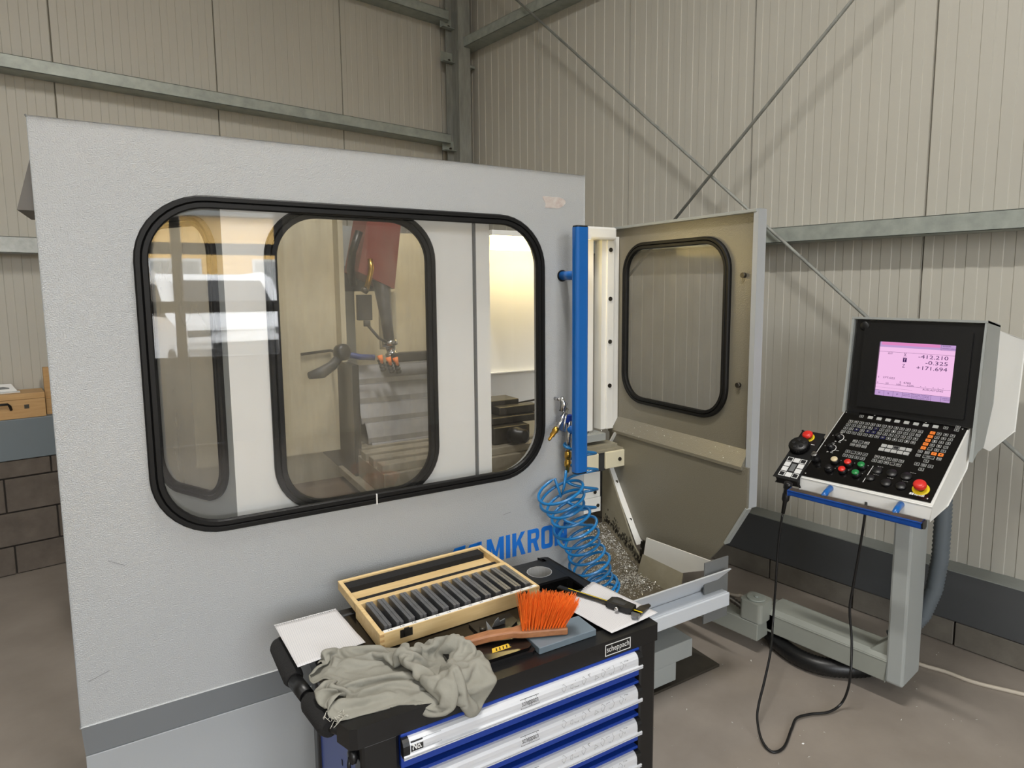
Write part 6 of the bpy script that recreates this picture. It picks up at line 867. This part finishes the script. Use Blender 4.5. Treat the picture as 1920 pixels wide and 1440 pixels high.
# ================================================================== control console (world axes: -y runs right, +x runs deep)
K0 = Vector((-1.0, -4.07, 0.965)); KT = Vector((0.35, 0, 0.251)).normalized(); KS = Vector((0, -1, 0)); KN = Vector((-0.583, 0, 0.813))
cc = thing('control_console', 'machine control console with pink screen and black keypad on a grey swing arm', 'console', (-0.76, -4.33, 0))
co = (-0.76, -4.33, 0.0)
KP = lambda s, t_, h: tuple(K0 + KS * s + KT * t_ + KN * h)
SH = lambda t_: 0.027 * t_ / 0.43       # slight lateral drift of the panel towards the back
# keyboard housing, side profile extruded sideways
hx = [(-1.0, 0.905), (-1.0, 0.963), (-0.652, 1.2135), (-0.64, 1.10), (-0.66, 1.05), (-0.84, 0.93)]
hk = MB().prism(hx, lambda a, b, d: (a, -4.070 - 0.085 * (a + 1) if d == 0 else -4.592 - 0.05 * (a + 1), b), 0, 1)
hk.build('keyboard_housing', white_p, cc, off=co, bevel=0.004)
MB().prism([(0.003, 0.006), (0.516, 0.012), (0.531, 0.432), (0.034, 0.437)], KP, 0.0, 0.003).build('front_plate', blackg, cc, off=co)
for (s, t_) in ((0.015, 0.022), (0.50, 0.028), (0.515, 0.422), (0.04, 0.425), (0.165, 0.430), (0.375, 0.431)):
    MB().lathe([(0.0045, 0), (0.0045, 0.0015), (0.003, 0.0022)], KP(s, t_, 0.003), KN, 8).build('plate_screw', steel_b, cc, off=co)
def key_mesh(w, h, kind):
    b = MB(); f = lambda a, c, d: (a, c, d)
    top = 0.0022
    if kind == 'outline':
        b.box((-w / 2, -h / 2, 0), (w / 2, h / 2, top), 0); t_ = 0.0013
        b.box((-w / 2 + t_, -h / 2 + t_, top - 0.001), (w / 2 - t_, h / 2 - t_, top + 0.0003), 1)
    else: b.prism(rr(-w / 2, w / 2, -h / 2, h / 2, 0.0015, 2), f, 0, top)
    return b
KEYM = Matrix((KS, KT, KN)).transposed().to_euler()
_km = {}
leg = MB()
def key(s, t_, w=0.0165, h=0.0145, kind='outline', mats=None, txt=None, ink=0):
    k = (w, h, kind, mats[0].name if mats else '')
    loc = Vector(KP(s, t_, 0.003)) - Vector(co)
    if k not in _km:
        o = key_mesh(w, h, kind).build('key', mats or [greyk, blackm], cc); _km[k] = o
        o.location = loc; o.rotation_euler = KEYM
    else: copy_part(_km[k], cc, loc, KEYM)
    if txt: leg.text(txt, lambda a, b, d: KP(a, b, 0.0058), s - 0.0012 - 0.0017 * min(len(txt), 3), s + 0.0012 + 0.0017 * min(len(txt), 3), t_ - 0.0032, t_ + 0.0032, 0, ink)
key(0.114, 0.412, txt='<')
for k in range(8): key(0.153 + 0.0379 * k, 0.412, 0.021, 0.0165, 'solid', [greyk])
key(0.456, 0.414, txt='>'); key(0.497, 0.428, 0.0165, 0.013, txt='^'); key(0.497, 0.410, 0.0165, 0.013, txt='v')
rows = (('!', '"', '§', '%', '&', '8', '(', '[', ']', '=', '?', '*', '<-'), ('>', 'Q', 'W', 'E', 'R', 'T', 'Y', 'U', 'I', 'O', 'P', '<', 'RET'), ('^', 'A', 'S', 'D', 'F', 'G', 'H', 'J', 'K', 'L', ';', ':', '~'), ('SH', 'Z', 'X', 'C', 'V', 'B', 'N', 'M', ',', '.', '/', '_', 'SP'))
for r_i, row in enumerate(rows):
    t_ = 0.371 - 0.0228 * r_i
    for c_i, ch in enumerate(row):
        s = 0.081 - 0.0027 * r_i + 0.0243 * c_i
        nav = ch in ('S', 'F', 'G', 'T', 'M'); key(s, t_, 0.0175, 0.0155, 'outline', [navy_k, blackm] if nav else None, ch, 0)
num = (('X', '7', '8', '9'), ('Y', '4', '5', '6'), ('Z', '1', '2', '3'), ('IV', '0', '.', '-/+'), ('V', '', '=', 'Q'))
for r_i, row in enumerate(num):
    for c_i, ch in enumerate(row):
        s = 0.418 - 0.002 * r_i + 0.0247 * c_i; t_ = 0.374 - 0.0229 * r_i
        if c_i == 0: key(s, t_, 0.019, 0.0165, 'solid', [orange_k], ch, 1)
        else: key(s, t_, txt=ch or None)
for (s, t_, tx, kd) in ((0.405, 0.260, 'CE', 0), (0.431, 0.260, 'DEL', 0), (0.456, 0.260, 'P', 1), (0.481, 0.260, 'I', 1)):
    if kd: key(s, t_, 0.019, 0.0165, 'solid', [orange_k], tx, 1)
    else: key(s, t_, txt=tx)
key(0.404, 0.237, txt='NO'); key(0.443, 0.237, 0.042, 0.0155, txt='ENT'); key(0.481, 0.237, txt='END')
for (s, t_, tx) in ((0.441, 0.214, '^'), (0.414, 0.190, '<'), (0.439, 0.190, 'GO'), (0.464, 0.190, '>'), (0.437, 0.166, 'v')): key(s, t_, 0.018, 0.0155, txt=tx)
for c_i in range(5):
    for r_i in range(2):
        s = 0.264 + 0.0245 * c_i - 0.003 * r_i; t_ = 0.258 - 0.0228 * r_i
        if (c_i, r_i) == (2, 0): key(s, t_, 0.0215, 0.0175, 'outline')
        else: key(s, t_, 0.0215, 0.0175, 'solid', [greyk], None)
        key(0.259 + 0.024 * c_i - 0.003 * r_i, 0.189 - 0.0228 * r_i, 0.0185, 0.0155, txt=('FN', 'MP', 'PR', 'LN', 'CR', 'TL', 'CC', 'RR', '', 'ST')[c_i + 5 * r_i] or None)
for c_i in range(3):
    for r_i in range(2): key(0.143 + 0.025 * c_i - 0.003 * r_i, 0.256 - 0.0228 * r_i, 0.019, 0.0155, txt=('MAN', '', 'MDI', 'ONE', 'AUT', 'RUN')[c_i + 3 * r_i] or None)
for c_i in range(4):
    for r_i in range(2): key(0.136 + 0.0247 * c_i - 0.002 * r_i, 0.189 - 0.0248 * r_i, 0.0185, 0.0165, txt=('o', '', 'o', '<', '>', 'o', 'o', 'o')[c_i + 4 * r_i] or None)
# override dials
for (s, t_, tx) in ((0.068, 0.262, 'S %'), (0.060, 0.193, 'F %')):
    d = MB().lathe([(0.017, 0), (0.0155, 0.006), (0.012, 0.016), (0.010, 0.018)], KP(s, t_, 0.003), KN, 16).build('override_dial', blackp, cc, off=co)
    MB().obox(KP(s, t_, 0.022), KS * 0.003, (KT + KS * 0.4) * 0.012, KN * 0.002).build('pointer', blackp, d, off=co)
    arc = MB()
    for k in range(20):
        a, b = R(-60 + 9 * k), R(-60 + 9 * (k + 1)); r0, r1 = 0.0205, 0.0205 + 0.0035 * (1 - k / 22) + 0.0004
        arc.add([KP(s + r * math.cos(q), t_ + r * math.sin(q), 0.0033) for r, q in ((r0, a), (r1, a), (r1, b), (r0, b))], [(0, 1, 2, 3)])
    arc.text('100', lambda a, b, d_: KP(a, b, 0.0034), s - 0.007, s + 0.007, t_ + 0.027, t_ + 0.032, 0)
    arc.text('0', lambda a, b, d_: KP(a, b, 0.0034), s - 0.031, s - 0.027, t_ + 0.004, t_ + 0.010, 0)
    arc.text('150', lambda a, b, d_: KP(a, b, 0.0034), s + 0.026, s + 0.038, t_ - 0.012, t_ - 0.007, 0)
    arc.text(tx, lambda a, b, d_: KP(a, b, 0.0034), s - 0.008, s + 0.020, t_ - 0.030, t_ - 0.024, 0)
    arc.build('dial_scale', whitek, d, off=co)
def push(s, t_, m, name, label, h=0.012):
    b = MB().lathe([(0.017, 0), (0.0185, 0.003), (0.0185, 0.011), (0.0165, 0.013), (0.0165, 0.016)], KP(s, t_, 0.003), KN, 18).build(name, blackp, cc, off=co, label=label)
    MB().lathe([(0.0145, 0), (0.0145, h - 0.008), (0.0125, h - 0.006)], KP(s, t_, 0.019), KN, 18).build('button_cap', m, b, off=co)
    leg.text('o', lambda a, c, d: KP(a, c, 0.0035), s + 0.019, s + 0.023, t_ + 0.012, t_ + 0.016, 0)
push(0.108, 0.118, ivory, 'push_button', 'ivory push button'); push(0.166, 0.118, red_m, 'push_button', 'red push button, rear'); push(0.222, 0.118, green_m, 'push_button', 'green push button, rear')
push(0.102, 0.068, blackp, 'push_button', 'black push button'); push(0.158, 0.073, red_m, 'push_button', 'red push button, front'); push(0.216, 0.070, green_m, 'push_button', 'green push button, front')
kl = MB().lathe([(0.018, 0), (0.019, 0.004), (0.019, 0.016), (0.015, 0.02), (0.0135, 0.034), (0.0135, 0.036)], KP(0.027, 0.108, 0.003), KN, 18).build('key_switch', blackp, cc, off=co)
MB().lathe([(0.0135, 0), (0.0135, 0.004), (0.011, 0.005)], KP(0.027, 0.108, 0.039), KN, 18).obox(KP(0.027, 0.108, 0.0445), KS * 0.001, KT * 0.006, KN * 0.0006).build('key_barrel', steel_b, kl, off=co)
MB().prism([(0.261, 0.137), (0.2635, 0.137), (0.2555, 0.040), (0.253, 0.040)], KP, 0.003, 0.0036).build('dividing_line', whitek, cc, off=co)
for (s, t_, r_) in ((0.286, 0.114, .019), (0.342, 0.116, .021), (0.398, 0.114, .021), (0.274, 0.068, .017), (0.339, 0.060, .020), (0.395, 0.060, .020)):
    MB().lathe([(r_, 0), (r_, 0.005), (r_ - 0.003, 0.0075)], KP(s, t_, 0.003), KN, 18).build('blanking_plug', blackp, cc, off=co)
for (s, t_) in ((0.290, 0.139), (0.288, 0.093), (0.345, 0.090), (0.401, 0.089), (0.415, 0.140)): leg.text('o-|-o', lambda a, c, d: KP(a, c, 0.0035), s - 0.011, s + 0.011, t_ - 0.002, t_ + 0.002, 0)
es = MB().lathe([(0.014, 0), (0.014, 0.016)], KP(0.466, 0.066, 0.003), KN, 18).build('emergency_stop', blackp, cc, off=co)
MB().lathe([(0.016, 0), (0.031, 0.0), (0.031, 0.002), (0.016, 0.002)], KP(0.466, 0.066, 0.003), KN, 24).build('collar', yellow, es, off=co)
MB().lathe([(0.016, 0), (0.022, 0.003), (0.024, 0.008), (0.0235, 0.018), (0.020, 0.023), (0.012, 0.025)], KP(0.466, 0.066, 0.017), KN, 20).build('mushroom_head', red_m, es, off=co)
lb = MB()
for k in range(2): lb.prism([(0.434 + 0.008 * k, 0.030), (0.4405 + 0.008 * k, 0.030), (0.4415 + 0.008 * k, 0.041), (0.435 + 0.008 * k, 0.041)], KP, 0.003, 0.0036)
block_letters(lb, lambda a, b, d: KP(a, b, 0.0036 - d), 0.4525, 0.030, 0.011, 0.0052, 0.0008, 0.0)
lb.build('maker_name', whitek, cc, off=co)
leg.build('key_legends', [whitek, blackm], cc, off=co)
# screen bezel, tilted back
TU = Vector((0.14, 0, 1)).normalized(); TNn = Vector((-1, 0, 0.14)).normalized(); B0 = Vector((-0.648, -4.107, 1.220))
BP = lambda s, t_, h: tuple(B0 + KS * s + TU * t_ + TNn * h)
MB().prism([(0.004, 0.0), (0.512, 0.0), (0.516, 0.432), (0.004, 0.432)], BP, -0.03, -0.004).build('screen_housing', blackp, cc, off=co)
bz = MB().prism(rr(0.045, 0.478, 0.030, 0.395, 0.006, 3), BP, -0.004, 0.010, [rr(0.117, 0.421, 0.092, 0.336, 0.003, 2)]).build('screen_bezel', blackp, cc, off=co, bevel=0.002)
MB().box((0, 0, 0), (0, 0, 0))
MB().lathe([(0.021, 0), (0.021, 0.004), (0.018, 0.006)], BP(0.038, 0.405, -0.004), TNn, 20).build('blanking_plug', blackp, cc, off=co)
sp = lambda s, t_, h: BP(0.117 + s * 0.304, 0.092 + t_ * 0.244, h)
scn = MB().prism([(0, 0), (1, 0), (1, 1), (0, 1)], sp, -0.003, 0.0).build('screen', scr_pink, cc, off=co, label='glowing pink screen')
q = MB()
def rect(a0_, a1_, b0_, b1_, mi, h=0.0003): q.add([sp(a0_, b0_, h), sp(a1_, b0_, h), sp(a1_, b1_, h), sp(a0_, b1_, h)], [(0, 1, 2, 3)], mi)
rect(0, 1, 0.905, 1, 0); rect(0.02, 0.80, 0.945, 0.998, 1, 0.0005); rect(0, 1, 0, 0.097, 0); rect(0, 1, 0.818, 0.822, 2); rect(0, 1, 0.213, 0.217, 2); rect(0, 0.5, 0.150, 0.152, 2); rect(0.81, 0.813, 0.905, 1.0, 2, 0.0006); rect(0.81, 1, 0.905, 0.908, 2, .0006); rect(0.81, 1, 0.997, 1.0, 2, .0006)
rect(0, 1, 0.097, 0.101, 2, .0006)
for k in range(1, 8): rect(0.125 * k, 0.125 * k + 0.003, 0, 0.097, 2, 0.0006)
rect(0.335, 0.385, 0.650, 0.730, 2)
def st(tx, a0_, a1_, b0_, b1_, mi=2, h=0.0008, off=0.0): q.text(tx, lambda a, b, d: sp(a, b, h), a0_, a1_, b0_, b1_, 0, mi, off)
st('X', .340, .375, .752, .815); st('Y', .345, .375, .660, .720, 3, 0.001); st('Z', .335, .370, .550, .612)
st('-412.210', .535, .915, .735, .800); st('-0.325', .635, .915, .635, .700); st('+171.694', .525, .915, .535, .600)
st('IST', .125, .192, .775, .808); st('S', .02, .035, .325, .355); st('277.022', .09, .255, .322, .356); st('S  4700', .325, .475, .255, .290)
st('0', .015, .03, .225, .250); st('50', .135, .175, .222, .250); st('100', .285, .345, .218, .246); st('150%', .43, .52, .214, .245); st('AUSLASTUNG', .635, .895, .172, .204); st('. .  . . .', .60, .90, .232, .240)
for k, tx in enumerate(('M', 'S', 'F')): st(tx, .052 + .125 * k, .072 + .125 * k, .035, .065)
for k, lines in ((3, ('MANUELL', 'FUNKTION')), (4, ('BEZUGS', 'PUNKT', 'SETZEN')), (5, ('WERKZ.', 'TAB.', 'EIN / AUS')), (7, ('WERKZEUG', 'TABELLE'))):
    for j, tx in enumerate(lines): st(tx, .125 * k + .014, .125 * k + .112, .070 - .028 * j - (0.008 if len(lines) == 2 else 0), .086 - .028 * j - (0.008 if len(lines) == 2 else 0))
st('PROGRAMM', .83, .93, .965, .985); st('EINSPEICHERN', .83, .985, .925, .945)
q.build('screen_print', [scr_bar, scr_hot, scr_line, scr_pink], scn, off=co)
# hood: top plate, two cheeks, rear housing
HP = lambda a, b, d: (a, d, b)
ck = [(-0.677, 1.085), (-0.595, 1.660), (-0.415, 1.632), (-0.44, 1.30), (-0.53, 1.125), (-0.62, 1.115)]
MB().prism(ck, HP, -4.632, -4.622).build('hood_cheek', grey_mid, cc, off=co, bevel=0.002)
MB().prism([(-0.655, 1.215), (-0.595, 1.660), (-0.415, 1.632), (-0.44, 1.30), (-0.62, 1.215)], HP, -4.100, -4.090).build('hood_cheek', grey_mid, cc, off=co, bevel=0.002)
MB().prism([(-0.598, 1.652), (-0.598, 1.662), (-0.415, 1.638), (-0.415, 1.628)], HP, -4.632, -4.090).build('hood_top', grey_mid, cc, off=co, bevel=0.002)
MB().prism([(-0.50, 1.115), (-0.43, 1.612), (-0.236, 1.565), (-0.262, 1.16), (-0.42, 1.09)], lambda a, b, d: (a, -4.13 if d == 0 else -4.612 - 0.30 * max(0, a + 0.48), b), 0, 1).build('rear_housing', white_p, cc, off=co, bevel=0.004)
# front grab handle
gh = MB().prism([(-1.098, 0.900), (-1.070, 0.892), (-1.058, 0.900), (-1.058, 0.922), (-1.070, 0.927), (-1.098, 0.921)], HP, -4.065, -4.592).build('grab_handle', hblue, cc, off=co, bevel=0.003, label='worn blue grab handle')
MB().prism([(-1.097, 0.9215), (-1.070, 0.9275), (-1.059, 0.9228), (-1.059, 0.9232), (-1.070, 0.9285), (-1.097, 0.9228)], HP, -4.067, -4.590).build('worn_top', worn, gh, off=co)
MB().prism([(-1.099, 0.899), (-1.070, 0.891), (-1.057, 0.899), (-1.057, 0.923), (-1.070, 0.928), (-1.099, 0.922)], HP, -4.592, -4.598).build('end_cap', blackp, gh, off=co)
for y in (-4.205, -4.485): MB().tube([(-1.075, y, 0.915), (-1.035, y, 0.934), (-0.998, y, 0.944)], [0.0115, 0.012, 0.0135], 12).build('handle_stub', blue, gh, off=co)
# post, swing arm, pivot, hose
MB().box((-0.86, -4.487, 0.10), (-0.665, -4.415, 0.96)).build('post', mat('post_grey', (162, 166, 164), 0.42, var=0.04, vs=4), cc, off=co, bevel=0.010)
MB().prism([(-0.86, 0.10), (-0.86, 0.195), (-0.835, 0.215), (-0.705, 0.215), (-0.705, 0.10)], HP, -4.416, -3.86).build('swing_arm', arm_m, cc, off=co, bevel=0.004)
MB().prism([(-4.416, 0.21), (-4.416, 0.285), (-4.34, 0.21)], YZ, -0.84, -0.72).build('gusset', arm_m, cc, off=co)
MB().prism(rr(-0.945, -0.825, -3.875, -3.755, 0.022, 5), XY, 0.166, 0.262).build('pivot_block', arm_m, cc, off=co, bevel=0.006)
MB().cyl((-0.885, -3.815, 0.262), (-0.885, -3.815, 0.270), 0.045, seg=24).cyl((-0.885, -3.815, 0.270), (-0.885, -3.815, 0.276), 0.012, seg=6).build('pivot_cap', galv, cc, off=co)
MB().box((-0.86, -3.90, 0.11), (-0.70, -3.82, 0.20)).build('arm_root', arm_m, cc, off=co, bevel=0.004)
MB().box((-0.945, -3.86, 0.075), (-0.845, -3.40, 0.162)).build('arm_bracket', arm_m, cc, off=co, bevel=0.004)
hpth = [(-0.60, -4.515, 0.96), (-0.60, -4.52, 0.80), (-0.60, -4.52, 0.62), (-0.60, -4.505, 0.47), (-0.615, -4.47, 0.34), (-0.64, -4.42, 0.25), (-0.66, -4.36, 0.20)]
pts = []
c = [Vector(p) for p in hpth]
for i in range(len(c) - 1):
    for k in range(18): pts.append(c[i].lerp(c[i + 1], k / 18))
MB().tube(pts, [0.0355 if i % 2 else 0.031 for i in range(len(pts))], 16).build('corrugated_hose', hose_g, cc, off=co, label='grey corrugated cable hose')
MB().tube([(-0.86, -4.44, 0.885), (-0.865, -4.47, 0.868), (-0.80, -4.505, 0.865), (-0.66, -4.55, 0.868)], 0.0035, 8).build('wire_hook', steel_b, cc, off=co)
bh = [(-0.70, -3.72, 0.10), (-0.80, -3.86, 0.055), (-0.86, -4.0, 0.042), (-0.86, -4.12, 0.042), (-0.80, -4.22, 0.045), (-0.70, -4.30, 0.05), (-0.62, -4.36, 0.10), (-0.61, -4.40, 0.18)]
def smooth(P_, n=8):
    P_ = [Vector(p) for p in P_]; out = []
    for i in range(len(P_) - 1):
        p0, p1, p2, p3 = P_[max(i - 1, 0)], P_[i], P_[i + 1], P_[min(i + 2, len(P_) - 1)]
        for k in range(n):
            t = k / n; out.append(0.5 * ((2 * p1) + (p2 - p0) * t + (2 * p0 - 5 * p1 + 4 * p2 - p3) * t * t + (3 * p1 - p0 - 3 * p2 + p3) * t ** 3))
    return out + [P_[-1]]
sb_ = smooth(bh, 14)
MB().tube(sb_, [0.042 if i % 2 else 0.038 for i in range(len(sb_))], 14).build('cable_duct', blackp, cc, off=co, label='black corrugated duct near the floor')
sp2 = smooth([(-1.0, -3.62, 0.27), (-0.95, -3.70, 0.245), (-0.92, -3.78, 0.20)], 14)
MB().tube(sp2, [0.016 if i % 2 else 0.0125 for i in range(len(sp2))], 10).build('spiral_conduit', steel_d, cc, off=co)

# handwheel unit hanging on the left of the console
hw_o = tuple(K0 + KS * -0.05 + KT * 0.12)
hw = thing('handwheel_unit', 'black handheld unit with handwheel and red stop button left of the console', 'remote control', hw_o)
MB().prism([(-0.108, -0.030), (0.0, -0.030), (0.0, 0.262), (-0.100, 0.262)], KP, -0.035, 0.004).build('body', blackp, hw, off=hw_o, bevel=0.006)
wh = MB().lathe([(0.036, 0), (0.044, 0.004), (0.044, 0.026), (0.040, 0.030)], KP(-0.070, 0.160, 0.004), KN, 30).build('handwheel', blackp, hw, off=hw_o)
gr = MB()
for k in range(30):
    a = 2 * math.pi * k / 30; gr.obox(KP(-0.070 + 0.0445 * math.cos(a), 0.160 + 0.0445 * math.sin(a), 0.018), KS * 0.0014, KT * 0.0014, KN * 0.010)
gr.build('grip_ribs', blackp, wh, off=hw_o)
for k in range(5):
    a = 2 * math.pi * k / 5 + 0.6; MB().lathe([(0.0095, 0), (0.0095, 0.001), (0.006, 0.0015)], KP(-0.070 + 0.024 * math.cos(a), 0.160 + 0.024 * math.sin(a), 0.034), KN, 14).build('finger_hole', blackm, wh, off=hw_o)
es2 = MB().lathe([(0.014, 0), (0.014, 0.014)], KP(-0.058, 0.228, 0.004), KN, 18).build('emergency_stop', blackp, hw, off=hw_o)
MB().lathe([(0.016, 0), (0.027, 0.0), (0.027, 0.002), (0.016, 0.002)], KP(-0.058, 0.228, 0.004), KN, 24).build('collar', yellow, es2, off=hw_o)
MB().lathe([(0.014, 0), (0.023, 0.004), (0.024, 0.012), (0.018, 0.018), (0.01, 0.02)], KP(-0.058, 0.228, 0.016), KN, 20).build('mushroom_head', red_m, es2, off=hw_o)
MB().obox(KP(-0.022, 0.19, 0.0045), KS * 0.008, KT * 0.0015, KN * 0.0006).build('white_mark', whitek, hw, off=hw_o)
for r_i in range(4):
    for c_i in range(3):
        if c_i == 1 and r_i in (1, 2): continue
        s = -0.081 + 0.031 * c_i; t_ = 0.080 - 0.0295 * r_i; wk = (c_i == 1) or r_i in (1, 2)
        o = MB().obox(KP(s, t_, 0.005), KS * 0.0135, KT * 0.0125, KN * 0.0012, 0)
        if not wk: o.obox(KP(s, t_, 0.0064), KS * 0.0105, KT * 0.0098, KN * 0.0004, 1)
        o.build('key', [whitek, blackm], hw, off=hw_o)
MB().obox(KP(-0.05, 0.036, 0.0048), KS * 0.011, KT * 0.022, KN * 0.0008).build('arrow_pad', midg, hw, off=hw_o)
MB().lathe([(0.013, 0), (0.018, 0.004), (0.018, 0.03), (0.014, 0.034), (0.014, 0.055), (0.016, 0.058), (0.016, 0.085), (0.009, 0.095), (0.008, 0.15)], (-1.055, -4.045, 0.945), (0.0, 0.14, -1), 16).build('connector', blackp, hw, off=hw_o)
cab = [(-1.055, -4.022, 0.79), (-1.05, -4.006, 0.637), (-1.05, -4.001, 0.455), (-1.05, -3.995, 0.28)]
CAB2 = [(-1.16, -4.048, 0.2), (-1.281, -4.09, 0.13), (-1.379, -4.121, 0.08), (-1.435, -4.148, 0.05), (-1.491, -4.201, 0.02), (-1.505, -4.252, 0.007), (-1.446, -4.27, 0.007), (-1.32, -4.237, 0.008), (-1.251, -4.223, 0.012), (-1.183, -4.249, 0.012), (-1.113, -4.293, 0.012), (-1.049, -4.315, 0.03), (-1.039, -4.336, 0.1), (-1.048, -4.348, 0.2), (-0.98, -4.318, 0.295), (-0.97, -4.299, 0.419), (-0.97, -4.307, 0.521), (-0.98, -4.325, 0.655), (-1.0, -4.344, 0.771), (-1.02, -4.359, 0.866), (-1.0, -4.354, 0.919)]
MB().tube(smooth(cab + CAB2, 8), 0.0052, 8).build('cable', blackp, hw, off=hw_o)
wc = smooth([(-0.55, -3.25, 0.008), (-0.481, -3.45, 0.008), (-0.451, -3.51, 0.008), (-0.42, -3.9, 0.008), (-0.43, -4.25, 0.008), (-0.435, -4.41, 0.008), (-0.412, -4.517, 0.008), (-0.405, -4.636, 0.008), (-0.344, -4.806, 0.008), (-0.25, -5.1, 0.008), (-0.2, -5.5, 0.008)], 8)
tag(MB().tube(wc, 0.009, 10).build('floor_cable', cable_w), 'pale cable lying on the floor along the right wall', 'cable')

# ================================================================== outside the gate (seen mirrored in the window)
tag(MB().box((-40, -45, -0.12), (30, -10.1, -0.02)).build('yard', mat('asphalt', (120, 120, 120), 0.9)), 'grey asphalt yard outside the gate', 'yard')['kind'] = 'structure'
hs = thing('yellow_building', 'yellow building across the yard, mirrored in the machine window', 'building', (-4, -30, 0))
MB().box((-16, -4, 0), (16, 0, 4.6)).build('wall', mat('yellow_render', (236, 190, 110), 0.8), hs)
MB().box((-16.4, -4.5, 4.6), (16.4, 0.5, 5.0)).build('roof', midg, hs)
for k in range(8):
    o = MB().box((-14 + 3.6 * k, 0.0, 1.2), (-12.2 + 3.6 * k, 0.05, 3.0)).build('window', whitek, hs)
    MB().box((-13.9 + 3.6 * k, 0.05, 1.3), (-12.3 + 3.6 * k, 0.06, 2.9)).build('pane', greyk, o)
vn = thing('white_van', 'white delivery van parked in the yard, mirrored in the machine window', 'van', (-4.28, -16.6, 0), R(-19))
vn.scale = (1.13, 1.13, 1.13)
vp = [(-2.2, 0.35), (2.0, 0.35), (2.15, 0.75), (2.05, 1.0), (1.35, 1.18), (0.75, 1.78), (0.4, 1.86), (-2.1, 1.86), (-2.25, 1.6)]
VY = lambda a, b, d: (d, a, b)
vw = mat('van_white', (245, 245, 245), 0.3)
MB().prism(vp, VY, -0.88, 0.88).build('body', vw, vn, bevel=0.06)
MB().add([(-0.78, 1.30, 1.20), (0.78, 1.30, 1.20), (0.70, 0.82, 1.72), (-0.70, 0.82, 1.72)], [(0, 1, 2, 3)]).build('windscreen', darkg, vn).location = (0, 0.03, 0.03)
for x in (-0.885, 0.885): MB().prism([(1.15, 1.15), (0.75, 1.68), (0.0, 1.70), (0.0, 1.15)], VY, x - 0.005, x + 0.005).build('side_window', darkg, vn)
for y in (1.35, -1.45):
    for x in (-0.9, 0.9): MB().cyl((x - 0.08 * (1 if x > 0 else -1), y, 0.33), (x, y, 0.33), 0.33, seg=24).build('wheel', blackp, vn)
MB().box((-0.5, 2.13, 0.55), (0.5, 2.16, 0.78)).build('grille', darkg, vn)
for x in (-0.65, 0.65): MB().box((x - 0.16, 1.98, 0.86), (x + 0.16, 2.10, 0.98)).build('headlamp', midg, vn)
